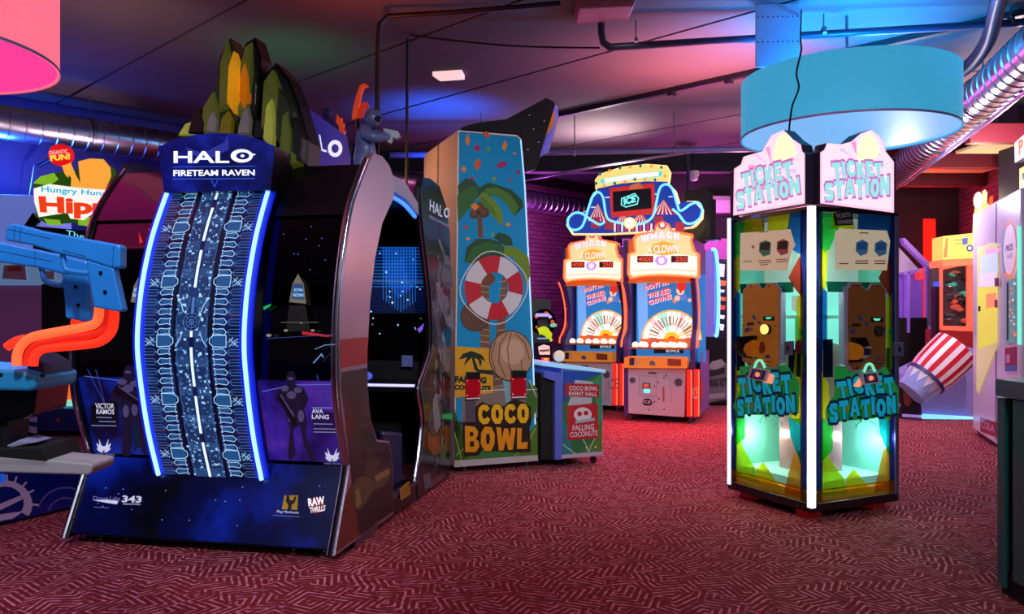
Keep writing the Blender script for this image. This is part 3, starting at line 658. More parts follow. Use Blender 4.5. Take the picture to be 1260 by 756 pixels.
# shard sculpture on top: a plain angular stand-in in olive green, amber and graphite
FTp = Fr(hp(0, .42, 2.0), HU, Z)
def zz(x, y): return (180+x/3.4375, 30+y/3.4375)
G1 = mat('olive_resin', (104, 114, 40), .38, .1, .2, .35, 9, .3); G2 = mat('dark_olive_resin', (50, 58, 26), .4, .1, .08, .35, 9, .2); G3 = mat('pale_olive_resin', (184, 190, 74), .4, .1, .3, .3, 9, .2)  # olive resins given some glow to lighten the crag
GR = mat('graphite_resin', (24, 22, 30), .4, .1, 0, .3, 9, .2); GG = mat('grey_resin', (150, 146, 140), .5, .05, .1, .2, 9); AM = mat('amber_resin', (236, 158, 20), .2, 0, .5, .25, 7, .5); GK = mat('black_green_resin', (12, 16, 12), .4, .1, 0, .3, 9, .2)
shards = [  # (photo outline, depth behind the plane, depth in front, material): a crag of crystals, no figure
    ([(130, 480), (210, 385), (290, 300), (330, 330), (330, 480)], -.10, .02, G2),
    ([(310, 480), (300, 250), (322, 130), (362, 62), (396, 140), (420, 300), (410, 470)], -.10, .03, G2),
    ([(330, 380), (336, 170), (362, 80), (380, 160), (384, 360)], .03, .06, G1),
    ([(395, 440), (398, 200), (428, 88), (470, 60), (496, 150), (490, 300), (470, 440)], -.09, .035, GK),
    ([(410, 400), (418, 200), (440, 110), (466, 90), (470, 220), (450, 380)], .035, .065, G1),
    ([(376, 350), (384, 190), (402, 132), (424, 200), (426, 330), (404, 392)], .03, .09, AM),
    ([(426, 330), (432, 240), (446, 180), (462, 250), (458, 340), (440, 370)], .03, .085, mat('orange_resin', (222, 120, 14), .2, 0, .4, .25, 7, .5)),
    ([(490, 480), (500, 210), (545, 160), (600, 225), (640, 330), (690, 500), (680, 600), (600, 560)], -.14, .0, GK),
    ([(500, 440), (512, 250), (548, 200), (575, 270), (580, 420), (545, 500)], -.02, .05, G1),
    ([(560, 470), (580, 280), (610, 300), (640, 380), (630, 520), (600, 560)], -.04, .06, G2),
    ([(525, 500), (538, 360), (556, 330), (572, 430), (566, 540)], .05, .085, G3), ([(590, 560), (604, 400), (622, 380), (640, 480), (636, 580)], .05, .08, G1),
    ([(620, 560), (648, 400), (680, 490), (672, 590)], -.02, .06, GK), ([(555, 545), (600, 525), (655, 560), (660, 600), (600, 620), (560, 580)], -.02, .08, G1),
    ([(240, 470), (262, 350), (300, 290), (326, 360), (320, 470)], -.02, .05, G1), ([(200, 470), (222, 390), (250, 365), (268, 430), (262, 475)], -.02, .06, GR),
    ([(290, 470), (300, 410), (318, 380), (336, 430), (330, 475)], .06, .085, GG), ([(420, 480), (436, 400), (462, 360), (476, 420), (470, 480)], .06, .09, GG),
    ([(340, 480), (352, 410), (378, 380), (400, 420), (396, 480)], .06, .085, mat('mustard_resin', (140, 130, 16), .4, .1, .12, .3, 9)), ([(455, 470), (480, 400), (505, 420), (515, 490), (470, 490)], .0, .04, GR),
    ([(150, 475), (182, 425), (215, 415), (232, 475)], .0, .04, G3)]
mb = MB()
for (o_, c0_, c1_, m_) in shards:
    pts = [zz(*p) for p in o_]; h_ = FTp.hits(pts); cx = sum(p[0] for p in h_)/len(h_); cy = sum(p[1] for p in h_)/len(h_)
    inn = [(cx+(p[0]-cx)*.86, cy+(p[1]-cy)*.86) for p in h_]
    if sum(h_[i-1][0]*h_[i][1]-h_[i][0]*h_[i-1][1] for i in range(len(h_))) < 0: h_ = h_[::-1]; inn = inn[::-1]
    k = len(h_); c2_ = c1_-.012
    V = [FTp.w(p[0], p[1], c0_) for p in h_]+[FTp.w(p[0], p[1], c2_) for p in h_]+[FTp.w(p[0], p[1], c1_) for p in inn]
    Fc = [tuple(range(k-1, -1, -1)), tuple(range(2*k, 3*k))]
    for j in range(2):
        Fc += [(j*k+i, j*k+(i+1) % k, (j+1)*k+(i+1) % k, (j+1)*k+i) for i in range(k)]
    mb.add(V, Fc, m_)
mb.build('topper_sculpture', hal, label='crag of olive green crystals with an amber core on top')
mb = MB(); mb.box(FTp, -1.0, -.35, -.06, .12, -.1, -.02, BLACK); mb.build('topper_mount', hal)
# roof, inside, second end panel
mb = MB(); mb.prism(Fr(HO-HU*1.46, HD, Z), [(.46, 1.97), (.6, 1.985), (1.35, 1.93), (1.9, 1.93), (1.9, 1.88), (1.3, 1.86), (.7, 1.9)], 0, 1.42, BLACK); mb.build('roof', hal)
rear = smooth([(1.31, 1.98), (1.335, 1.78), (1.43, 1.54), (1.53, 1.25), (1.555, .97), (1.5, .88), (1.33, .74), (1.31, .66), (1.38, .5), (1.33, .3), (1.24, .12), (1.24, .02)], 3)
rear = [(p[0], p[1]) for p in rear]+[(1.98, .02), (2.0, 1.0), (1.98, 1.72), (1.9, 1.92), (1.72, 2.05), (1.5, 2.07), (1.36, 2.05)]
mb = MB(); fs = Fr(HO-HU*.045, HD, Z); mb.prism(fs, rear, 0, .045, mat('dark_metallic_print', (44, 46, 66), .22, .7, 0, .4, 2.5, .3)); rp = mb.build('rear_side_panel', hal, bev=.003, label='tall dark curved flank panel with pale lettering')
mb = MB(); mb.tube([hp(-.0225, p[0]-.003, p[1]) for p in rear[:34]], .012, CHROME, 8); mb.build('edge_trim', rp, sm=True)
a = MB(); q = Fr(HO, HD, Z); lw = em(150, 165, 185, .7)
def r7(x, y): return (420+x/2.907, 180+y/2.907)
a.text(q, 'HAL', [r7(316, 190), r7(362, 215), r7(360, 255), r7(315, 230)], .002, lw, .01)
n = 16; oc = r7(376, 238); A_ = q.hits([(oc[0]+3.6*math.cos(2*PI*k/n), oc[1]+6.2*math.sin(2*PI*k/n)) for k in range(n+1)]); B_ = q.hits([(oc[0]+.4+2.2*math.cos(2*PI*k/n), oc[1]+3.8*math.sin(2*PI*k/n)) for k in range(n+1)])
for k in range(n): a.face(q, [A_[k], A_[k+1], B_[k+1], B_[k]], .002, lw)
a.text(q, 'FIRETEAM RAVEN', [r7(315, 246), r7(386, 282), r7(386, 294), r7(315, 258)], .002, em(110, 120, 140, .6))
GS = pr(84, 92, 104); GT = pr(52, 58, 72); GW = pr(120, 126, 134)
def plates(pts, m): a.fpx(q, [r7(*p) for p in pts], .0015, m)
plates([(345, 335), (352, 332), (372, 385), (385, 400), (388, 440), (370, 430), (362, 390)], GS); plates([(360, 420), (392, 430), (396, 500), (378, 520), (362, 480)], GT)
plates([(335, 490), (350, 480), (358, 520), (380, 540), (392, 600), (370, 620), (345, 560)], GS); plates([(360, 560), (400, 580), (402, 660), (375, 640)], GW); plates([(336, 560), (346, 590), (358, 680), (344, 700), (334, 640)], GT)
def r8(x, y): return (400+x/2.906, 420+y/2.906)
def plates8(pts, m): a.fpx(q, [r8(*p) for p in pts], .0015, m)
plates8([(400, 0), (430, 10), (450, 60), (440, 120), (415, 80)], GS); plates8([(385, 210), (395, 185), (412, 195), (408, 240), (414, 300), (398, 330), (384, 300)], GW); plates8([(372, 250), (384, 240), (392, 330), (380, 345), (366, 300)], GT)
plates8([(365, 330), (410, 340), (412, 400), (386, 410), (366, 380)], pr(130, 66, 28)); plates8([(350, 480), (375, 470), (382, 520), (356, 532)], GS); plates8([(410, 380), (435, 350), (432, 420), (412, 430)], pr(58, 96, 34))
plates8([(378, 500), (424, 468), (424, 490), (380, 524)], STEEL); a.fpx(q, [r8(412, 262), r8(452, 258), r8(455, 280), r8(414, 278)], .002, em(10, 120, 50, .6))
rnd = random.Random(3)
for k in range(150):
    l, z = rnd.gauss(1.74, .09), rnd.uniform(.15, 1.62)
    if not 1.56 < l < 1.93: continue
    r_ = rnd.uniform(.012, .05); t_ = rnd.uniform(0, 6.28); n_ = rnd.choice((3, 4, 5))
    pts = [(l+r_*rnd.uniform(.5, 1.3)*math.cos(t_+6.28*i/n_)*.6, z+r_*rnd.uniform(.6, 1.6)*math.sin(t_+6.28*i/n_)) for i in range(n_)]
    a.face(q, pts, .0018+k*.000004, rnd.choice((GS, GT, GT, GW, pr(30, 34, 50), pr(20, 22, 34), pr(96, 60, 30) if z < .7 else pr(40, 60, 96))))
a.build('printed_art', rp, kind='stuff')
# interior seen through the gap
mb = MB(); mb.prism(Fr(HO-HU*1.455, HD, Z), [(.8, .03), (1.26, .03), (1.26, .13), (.8, .13)], 0, 1.45, BLACK); stp = mb.build('step_platform', hal)
a = MB(); a.box(q, .82, 1.23, .12, .132, -.05, -.002, STEEL); a.build('step_edge', stp)
a = MB(); a.fpx(q, [(491, 602), (503, 592), (505, 608), (493, 616)], .002, pr(200, 160, 20))
a.text(q, 'CAUTION', [(493, 603), (503, 595), (503, 601), (493, 609)], .003, BLACK); a.text(q, 'STEP', [(494, 610), (503, 602.5), (503, 607), (494, 614)], .003, BLACK); a.build('warning_label', stp)
mb = MB(); mb.box(Fr(HO-HU*1.3, HD, Z), .5, 1.95, .1, 1.88, -.03, 0, MATTEB); mb.build('inner_wall', hal)
mb = MB(); mb.box(Fr(hp(0, 1.9, 0), HU, Z), -1.4, -.05, .1, 1.88, -.04, 0, MATTEB); mb.build('inner_wall', hal)
sc = Fr(hp(0, 1.86, 0), HU, Z)
mb = MB(); mb.box(sc, -1.3, -.06, .86, 1.76, -.03, 0, GLOSSB); scr = mb.build('screen', hal)
a = MB(); gl = em(30, 120, 215, .9); gd = em(8, 28, 90, .8)
a.fpx(sc, [(440, 302), (526, 304), (528, 386), (440, 386)], .002, em(3, 10, 44, .9))
a.fpx(sc, [(470, 304), (512, 304), (514, 350), (490, 368), (474, 345)], .0024, em(8, 46, 130, .9))
for k in range(23): x = 443+k*3.6; a.lpx(sc, [(x, 305), (x, 384-abs(k-14)*2.5)], .0035, .003, gl if 7 < k < 20 else gd)
for k in range(20): y = 305+k*4; a.lpx(sc, [(444, y), (525, y)], .0035, .003, gl if k < 13 else gd)
for k in range(26): a.dpx(sc, random.uniform(453, 525), random.uniform(306, 420), random.uniform(.5, 1.4), .004, em(170, 215, 255, .9), 6)
a.fpx(sc, [(514, 405), (522, 398), (520, 406), (516, 410)], .004, em(130, 90, 230, .9)); a.lpx(sc, [(453, 346), (520, 347)], .004, .004, em(100, 120, 150, .6))
a.build('screen_image', scr)
mb = MB(); mb.box(sc, -1.3, -.06, .66, .71, 0, .4, BLACK); cn = mb.build('control_shelf', hal)
a = MB(); a.tube([sc.w(-1.25, .705, .405), sc.w(-.08, .705, .405)], .009, em(190, 190, 255, 1.3), 8); a.build('light_strip', cn)
a = MB(); a.ball(sc.w(-.48, .75, .25), .035, em(70, 90, 210, .8), 12, 8, (1, 1, .8)); a.build('control_ball', cn)
a = MB(); a.box(sc, -.32, -.24, .8, .88, .0, .01, mat('pale_pad', (110, 120, 190), .5)); a.build('reader_pad', cn)
mb = MB(); mb.prism(Fr(HO-HU*.5, HD, Z), [(.85, .13), (1.2, .13), (1.2, .44), (.85, .5)], 0, .42, mat('blue_seat_vinyl', (10, 30, 90), .4)); mb.build('seat', hal, bev=.02)
mb = MB(); mb.tube([hp(-.03, .8, 1.86), hp(-.03, 1.05, 1.845), hp(-.03, 1.28, 1.79)], .012, em(60, 130, 255, 1.5), 8, sm=4); mb.build('light_strip', hal, sm=True)
mb = MB(); mb.prism(Fr(HO-HU*.06, HD, Z), [(.8, 1.98), (1.05, 1.97), (1.28, 1.88), (1.3, 1.8), (1.05, 1.87), (.8, 1.89)], 0, .05, mat('pale_canopy', (150, 150, 175), .3)); mb.build('canopy_edge', hal, bev=.004)
for (t, l) in ((-1.36, .12), (-1.22, .14), (-.26, .1), (-.1, .1), (-1.3, 1.8), (-.15, 1.8)):
    mb = MB(); c = hp(t, l, 0); mb.lathe(c, [(.001, 0), (.022, 0), (.022, .012), (.009, .018), (.009, .06)], STEEL, 12); mb.build('levelling_foot', hal, sm=True)
# second HALO sign over the entrance and the display figure beside it
P1, P2_ = at(373, 170, 5.0), at(432, 185, 5.75)
fr2 = Fr((P1.x, P1.y, 1.93), (P2_-P1)*Vector((1, 1, 0)), Z)
b0 = fr2.hits([(373.5, 146), (380.7, 134), (427, 168), (431.6, 196)])
mb = MB(); mb.prism(fr2, [(b0[0][0], 0), b0[0], b0[1], b0[2], b0[3], (b0[3][0], 0)], -.12, 0, mat('header_print_violet', (38, 40, 150), .35, 0, .4, .5, 6), mat('violet_edge', (110, 110, 160), .4)); s2 = mb.build('side_header_sign', hal, label='blue slanted sign with white lettering seen at an angle')
a = MB()
def z3(x, y): return (360+x/6.3, 90+y/6.3)
a.text(fr2, 'HAL', [z3(60, 420), z3(240, 490), z3(262, 615), z3(80, 560)], .003, em(225, 225, 245, 1))
n = 24; oc = z3(327, 585); A_ = fr2.hits([(oc[0]+8.8*math.cos(2*PI*k/n), oc[1]+10.5*math.sin(2*PI*k/n)) for k in range(n+1)]); B_ = fr2.hits([(oc[0]+4.6*math.cos(2*PI*k/n), oc[1]+5.6*math.sin(2*PI*k/n)) for k in range(n+1)])
for k in range(n): a.face(fr2, [A_[k], A_[k+1], B_[k+1], B_[k]], .003, em(225, 225, 245, 1))
a.build('lettering', s2)
# small soldier display figure (plain generic), plume and flame props, standing on the cabinet roof
def skin_body(name, chains, m, parent, sub=2):
    bm = bmesh.new(); lay = bm.verts.layers.skin.verify(); ids = {}
    for ch in chains:
        prev = None
        for (key, p, r) in ch:
            if key not in ids:
                v = bm.verts.new(p); v[lay].radius = (r, r); v[lay].use_root = (key == 'root'); ids[key] = v
            if prev is not None and bm.edges.get((prev, ids[key])) is None: bm.edges.new((prev, ids[key]))
            prev = ids[key]
    me = bpy.data.meshes.new(name); bm.to_mesh(me); bm.free(); me.materials.append(m)
    o = bpy.data.objects.new(name, me); COL.objects.link(o); o.modifiers.new('skin', 'SKIN').use_smooth_shade = True
    s = o.modifiers.new('subdivision', 'SUBSURF'); s.levels = sub; s.render_levels = sub
    o.parent = parent; return o
YF = 5.35; fb = at(452, 215, YF); fb.z = 1.93
fg_ = thing('soldier_figure', 'small grey blue helmeted soldier display figure aiming a pistol on the cabinet roof', 'display figure', fb, 0)
def L3_(px, py, dy=0): return at(px, py, YF+dy)-fb
ARM = mat('grey_blue_resin', (110, 122, 175), .4, .2, 0, .3, 20)
skin_body('body', [
    [('root', L3_(450, 198), .075), ('w', L3_(450, 185), .07), ('ch', L3_(447, 168), .085), ('nk', L3_(453, 157), .035), ('hd', L3_(459, 148), .03)],
    [('root', L3_(450, 198), .075), ('h1', L3_(443, 204, -.06), .055), ('k1', Vector((-.03, -.06, .12)), .045), ('f1', Vector((-.03, -.06, .025)), .04)],
    [('root', L3_(450, 198), .075), ('h2', L3_(457, 204, .06), .055), ('k2', Vector((.04, .06, .12)), .045), ('f2', Vector((.04, .06, .025)), .04)],
    [('ch', L3_(447, 168), .085), ('s1', L3_(446, 162, -.09), .05), ('e1', L3_(460, 170, -.12), .038), ('a1', L3_(474, 168, -.07), .03), ('d1', L3_(480, 169, -.03), .026)],
    [('ch', L3_(447, 168), .085), ('s2', L3_(450, 160, .08), .05), ('e2', L3_(464, 167, .09), .038), ('a2', L3_(475, 168, .04), .03)]], ARM, fg_)
mb = MB(); c = L3_(458.5, 145.5)+fb; mb.ball(c, .058, ARM, 18, 12, (1, .95, 1.1)); hm = mb.build('helmet', fg_, sm=True)
MB().ball(c+Vector((.03, -.012, -.01)), .043, mat('dark_visor', (20, 26, 70), .1), 14, 10, (.8, .95, .6)).build('visor', hm, sm=True)
gp_ = Fr(L3_(482, 166, -.04)+fb, (1, 0, 0))
mb = MB(); mb.ppx(gp_, [(472, 158), (490, 162), (493, 168), (488, 172), (484, 170), (481, 177), (477, 176), (478, 166), (472, 162)], -.03, .02, mat('pale_pistol', (170, 185, 195), .4)); mb.build('pistol', fg_, bev=.004)
pl_ = thing('plume_prop', 'tall curved orange plume standing behind the display figure', 'prop', at(445, 190, 5.6)*Vector((1, 1, 0))+Vector((0, 0, 1.93)), 0)
ORG = mat('orange_plume', (232, 78, 26), .5, 0, .35, .25, 12)
mb = MB(); fz = Fr(at(440, 150, 5.6), (1, 0, 0))
mb.ppx(fz, [(433, 147), (435, 132), (439, 117), (443, 106), (449, 103), (454, 106.5), (448, 107.5), (445, 116), (442, 132), (441, 146)], -.03, .02, ORG)
mb.ppx(fz, [(440, 147), (441, 136), (447, 127), (452, 126), (455, 131), (450, 134), (447, 144)], -.02, .03, mat('red_plume', (222, 54, 20), .5, 0, .3, .25, 12))
mb.build('plume', pl_, bev=.006)
q0 = at(440, 147, 5.6); MB().tube([(q0.x, q0.y, q0.z), (q0.x+.02, q0.y, 1.94)], .02, GLOSSB, 10).build('stand', pl_)
fl_ = thing('flame_prop', 'small red orange flame prop with blue mannequin bust behind the slanted sign', 'prop', at(412, 190, 6.0)*Vector((1, 1, 0))+Vector((0, 0, 1.93)), 0)
fz = Fr(at(418, 150, 6.0), (1, 0, 0)); mb = MB()
mb.ppx(fz, [(414, 151), (415, 141), (419, 147), (421, 145), (421, 153), (424, 152), (423, 158), (425.5, 162), (421, 170), (416, 160)], -.03, .02, ORG); mb.build('flame', fl_, bev=.004)
mb = MB(); c = at(402, 140, 6.0); mb.ball(c, .035, mat('blue_resin', (50, 74, 150), .4), 14, 10, (1, 1, 1.2)); mb.tube([c-Z*.03, c-Z*.1+Vector((.03, 0, 0)), (c.x+.04, c.y, 1.94)], [.03, .07, .08], mat('blue_resin', (50, 74, 150), .4), 12); mb.build('bust', fl_, sm=True)
b1 = at(419, 165, 6.0); MB().tube([b1, (b1.x, b1.y, 1.94)], .015, BLACK, 8).build('stand', fl_)

# ------------------------------------------------------------------ pistol console in the left foreground
TEAL = mat('teal_plastic', (40, 140, 200), .35, 0, .05, .1, 10)
GUNB = mat('blue_gun_plastic', (36, 132, 225), .38, 0, .05, .1, 10)
con = thing('pistol_console', 'shooting game console with pale shelf, black post and glowing orange holder at left', 'arcade machine', (-1.75, 2.1, 0), 0)
mb = MB(); wbox(mb, -2.35, -1.62, 1.75, 2.5, .03, .77, mat('console_blue', (14, 30, 110), .35, 0, 0, .3, 5, .3)); mb.build('console_body', con, bev=.01)
fr = Fr((0, 2.1, 0), (1, 0, 0)); mb = MB()
h0 = fr.hits([(-90, 556), (0, 560.5), (112, 571), (114, 575), (112, 582), (108, 585), (0, 582), (-90, 580)])
mb.prism(fr, [(-1.9, h0[0][1])]+h0[1:7]+[(-1.9, h0[7][1])], -.12, 0, mat('pale_shelf_edge', (176, 172, 178), .4, 0, 0, .06, 8)); mb.build('shelf', con, bev=.008)
mb = MB(); fr = Fr((0, 2.16, 0), (1, 0, 0))
mb.ppx(fr, [(-25, 548), (70, 545), (76, 562), (76, 572), (-25, 566)], -.1, .06, MATTEB); mb.build('post_foot', con, bev=.006)
mb = MB(); mb.ppx(fr, [(6, 498), (55, 498), (24, 515), (20, 548), (0, 548), (-4, 515)], -.05, .05, mat('post_black', (16, 16, 24), .5)); mb.ppx(fr, [(-8, 505), (4, 505), (6, 545), (-8, 545)], -.02, .055, mat('pale_bracket', (150, 150, 190), .4)); mb.ppx(fr, [(22, 545), (40, 537), (58, 541), (30, 547)], -.03, .055, mat('pale_bracket', (150, 150, 190), .4)); mb.build('post', con, bev=.004)
mb = MB(); mb.ppx(fr, [(-20, 470), (64, 473), (60, 505), (48, 512), (-20, 512)], -.09, .07, GLOSSB); mb.build('holder_box', con, bev=.006)
mb = MB(); mb.ppx(fr, [(-30, 448), (45, 452), (72, 459), (70, 474), (62, 477), (-30, 475)], -.1, .1, TEAL); cl_ = mb.build('holder_collar', con, bev=.008)
a = MB()
for x in (1, 52): a.dpx(Fr((0, 2.06, 0), (1, 0, 0)), x, 462, 3, 0, BLACK, 10, h=.004)
a.build('screw', cl_, kind='stuff')
mb = MB(); mb.ppx(fr, [(46, 434), (66, 446), (71, 458), (47, 453)], -.08, .05, mat('dark_blue_cover', (40, 40, 70), .4)); mb.build('cover', con, bev=.003)
TUB = em(255, 44, 22, 1.25); TUB2 = em(255, 92, 50, 1.3)
g3 = lambda x, y: (x/2.908, 240+y/2.908)
def gt(pts, y, r, m): 
    b = MB(); b.tube([at(p[0], p[1], y) for p in [g3(*k) for k in pts]], r, m, 10, sm=5); b.build('glow_tube', con, sm=True)
gt([(60, 612), (62, 570), (80, 535), (120, 508), (230, 486), (300, 474), (345, 455), (357, 400)], 2.04, .012, TUB2)
gt([(118, 612), (125, 575), (160, 550), (260, 540), (350, 528), (395, 495), (408, 450), (408, 400)], 2.04, .012, TUB)
gt([(25, 545), (55, 525), (90, 515)], 2.1, .012, TUB)
mb = MB(); f_ = Fr((0, 2.06, 0), (1, 0, 0)); mb.ppx(f_, [g3(*p) for p in [(64, 612), (66, 570), (84, 540), (120, 512), (300, 478), (345, 460), (357, 410), (408, 410), (404, 460), (390, 500), (350, 525), (160, 548), (128, 575), (118, 612)]], -.012, 0, em(120, 10, 10, .8)); mb.build('tube_web', con)
gt([(95, 612), (98, 575), (120, 545), (160, 528), (250, 512), (330, 500), (370, 480), (383, 440), (384, 402)], 2.035, .008, em(200, 30, 20, 1.0))
gt([(262, 462), (300, 455), (340, 452)], 2.14, .013, TUB)
def gun(y, outline, slots, screws, guard, label):
    c = at(80, 330, y); t = thing('toy_pistol', label, 'toy pistol', (c.x, y, c.z-.2), 0, 'blue toy pistols in the holder')
    f_ = Fr((0, y, 0), (1, 0, 0)); mb = MB(); mb.ppx(f_, outline[0], -.018, .018, GUNB); sl_ = mb.build('slide', t, bev=.005)
    mb = MB(); mb.ppx(f_, outline[1], -.015, .015, GUNB); gr_ = mb.build('grip', t, bev=.005)
    a = MB()
    for s_ in slots: a.lpx(f_, s_, .0014, .0186, mat('gun_groove', (16, 50, 120), .5))
    a.build('groove', sl_, kind='stuff')
    a = MB()
    for (x, y_) in screws: a.dpx(f_, x, y_, 2.3, .018, BLACK, 10, h=.004)
    a.build('screw', gr_, kind='stuff')
    MB().tube([at(x, y_, y) for (x, y_) in guard], .007, GUNB, 8, sm=5).build('trigger_guard', t, sm=True)
    return t
gun(2.0, ([g3(*p) for p in [(35, 118), (60, 103), (130, 122), (150, 128), (438, 180), (444, 190), (443, 262), (418, 264), (330, 236), (225, 212), (120, 180), (32, 165)]],
          [g3(*p) for p in [(318, 232), (418, 262), (424, 300), (450, 412), (440, 420), (345, 402), (338, 360)]]),
    [[g3(45, 125), g3(200, 160)], [g3(70, 112), g3(66, 165)], [g3(90, 118), g3(86, 172)], [g3(240, 200), g3(320, 222)], [g3(420, 185), g3(416, 258)]], [g3(372, 280), g3(388, 348)], [g3(225, 212), g3(232, 255), g3(250, 272), g3(318, 280), g3(328, 268)],
    'upper blue toy pistol pointing left, its grip on the right')
gun(2.13, ([g3(*p) for p in [(-100, 150), (0, 168), (240, 218), (325, 240), (325, 282), (240, 285), (150, 262), (0, 240), (-100, 225)]],
           [g3(*p) for p in [(230, 275), (325, 278), (330, 380), (336, 450), (325, 458), (244, 440), (240, 370)]]),
    [[g3(0, 200), g3(200, 240)], [g3(140, 200), g3(140, 255)]], [g3(283, 330), g3(292, 395)], [g3(148, 258), g3(158, 300), g3(175, 315), g3(222, 322), g3(236, 300)],
    'lower blue toy pistol pointing left, nearest the frame edge')
# ------------------------------------------------------------------ low game platform behind the console
p0, p1 = Vector((-2.84, 4.42, 0)), Vector((-2.60, 4.86, 0)); d_ = (p1-p0).normalized()
plt_ = thing('game_platform', 'low blue platform printed with a pale gear ring beside the dark cabinet', 'platform', p0, math.atan2(d_.y, d_.x))
fp = Fr(p0, d_, Z); mb = MB(); mb.box(fp, -.9, .52, .015, .34, -.9, 0, mat('platform_blue', (10, 26, 110), .3, 0, .06, .4, 6, .4)); pb = mb.build('platform_body', plt_, bev=.006)
a = MB(); PL = pr(225, 200, 235); PB = em(40, 80, 190, .6)
def q2(x, y): return (x/6.3, 540+y/6.3)
n = 22; O_ = [q2(70+175*math.cos(t)-45*math.sin(t), 490-20*math.cos(t)-165*math.sin(t)) for t in [2*PI*k/n for k in range(n+1)]]; I_ = [q2(55+125*math.cos(t)-30*math.sin(t), 490-16*math.cos(t)-118*math.sin(t)) for t in [2*PI*k/n for k in range(n+1)]]
oo = fp.hits(O_); ii = fp.hits(I_)
def inside(p): return p[1] > .018 and p[1] < .335
for k in range(n):
    qd = [oo[k], oo[k+1], ii[k+1], ii[k]]
    if all(inside(p) for p in qd): a.face(fp, qd, .002, PL)
for t in (PI*.1, PI*.22, PI*.34, PI*.45, -.25):
    a.lpx(fp, [q2(70+170*math.cos(t)-45*math.sin(t), 490-20*math.cos(t)-160*math.sin(t)), q2(70+215*math.cos(t)-55*math.sin(t), 490-26*math.cos(t)-205*math.sin(t))], .012, .0024, PL)
a.fpx(fp, [q2(-10, 510), q2(170, 435), q2(175, 470), q2(-10, 560)], .002, PL); a.fpx(fp, [q2(-10, 590), q2(185, 560), q2(100, 620), q2(-10, 640)], .002, PL)
for (r_, m_) in ((210, PL), (130, PB)):
    pts = [q2(510+r_*1.05*math.cos(t), 590-r_*math.sin(t)) for t in [PI*(.36+.045*k)+(.05 if r_ < 200 else 0) for k in range(13)]]
    hs = [p for p in fp.hits(pts) if inside(p) and p[0] < .5]
    a.line(fp, [Vector(p) for p in hs], .01, .002, pr(120, 110, 190))
a.fpx(fp, [q2(0, 270), q2(40, 275), q2(38, 340), q2(0, 350)], .002, em(30, 90, 210, .6)); a.build('printed_ring', pb, kind='stuff')
# ------------------------------------------------------------------ children's ball game machine, far left
hip = thing('ball_game_machine', 'pale lilac and mauve game machine under a green sign with fat red lettering', 'arcade machine', (-4.35, 7.85, 0), 0)
mb = MB(); wbox(mb, -4.95, -3.72, 7.5, 8.15, .06, .62, mat('hippo_base_blue', (26, 40, 110), .4, 0, 0, .2, 5)); mb.build('base_cabinet', hip, bev=.01)
fm = Fr((0, 7.48, 0), (1, 0, 0))
mb = MB(); mb.ppx(fm, [(-30, 352), (84, 352), (90, 440), (60, 500), (-30, 500)], -.5, 0, mat('mauve_panel', (140, 80, 140), .4, 0, .12, .08, 3)); mb.build('mauve_panel', hip, bev=.01)
mb = MB(); mb.ppx(fm, [(-30, 306), (30, 326), (82, 330), (84, 350), (-30, 350)], -.35, .06, mat('pale_cyan_ledge', (140, 190, 240), .35, 0, .25, .08, 4)); lg = mb.build('ledge', hip, bev=.01)
fm2 = Fr((0, 7.41, 0), (1, 0, 0)); a = MB(); a.fpx(fm2, [(5, 327), (31, 325), (33, 345), (3, 343)], .003, pr(230, 225, 235)); a.fpx(fm2, [(10, 328), (26, 328), (27, 334), (9, 334)], .004, pr(220, 110, 90))
a.fpx(fm2, [(55, 334), (67, 334), (67, 344), (55, 344)], .003, pr(230, 230, 240)); a.build('notice_print', lg, kind='stuff')
mb = MB(); mb.ppx(fm, [(-40, 238), (44, 239), (46, 300), (-40, 308)], -.6, -.05, mat('lilac_lit_panel', (120, 140, 235), .35, 0, .5, .06, 2)); mb.build('back_panel', hip, bev=.01)  # lilac light on the panel put into its colour and glow
mb = MB(); mb.ppx(fm, [(40, 262), (48, 272), (36, 282), (28, 280)], -.04, .0, BLACK); mb.ppx(fm, [(40, 278), (110, 284), (112, 340), (36, 340)], -.5, -.03, MATTEB); mb.build('sign_mount', hip)
mb = MB(); mb.ppx(fm, [(56, 440), (100, 438), (98, 503), (56, 503)], -.3, .0, em(40, 120, 150, .7)); sc_ = mb.build('play_screen', hip)
a = MB(); a.fpx(fm, [(60, 446), (94, 446), (92, 470), (62, 474)], .003, em(190, 210, 110, .8)); a.fpx(fm, [(66, 492), (70, 466), (80, 462), (88, 474), (90, 492)], .006, em(240, 110, 30, .9)); a.fpx(fm, [(58, 490), (98, 490), (98, 500), (58, 500)], .005, em(150, 220, 190, .9)); a.fpx(fm, [(101, 436), (122, 432), (122, 443), (101, 446)], .003, em(240, 60, 40, .9)); a.fpx(fm, [(103, 438), (112, 436), (111, 443), (103, 444)], .005, em(250, 210, 40, .9)); a.build('screen_image', sc_)
a = MB(); fm3 = Fr((0, 7.49, 0), (1, 0, 0)); a.fpx(fm3, [(30, 510), (46, 512), (46, 520), (30, 518)], .004, pr(190, 180, 230)); a.fpx(fm3, [(36, 524), (46, 526), (46, 534), (36, 532)], .004, pr(180, 170, 220)); a.dpx(fm3, 72, 517, 3, .004, pr(150, 60, 60), 8); a.lpx(fm3, [(28, 538), (99, 541)], .02, .004, mat('kick_strip', (170, 160, 200), .3)); a.build('base_print', hip)
s4 = lambda x, y: (x/5.4, 160+y/5.4)
fs4 = Fr((0, 7.3, 0), (1, 0, 0)); mb = MB()
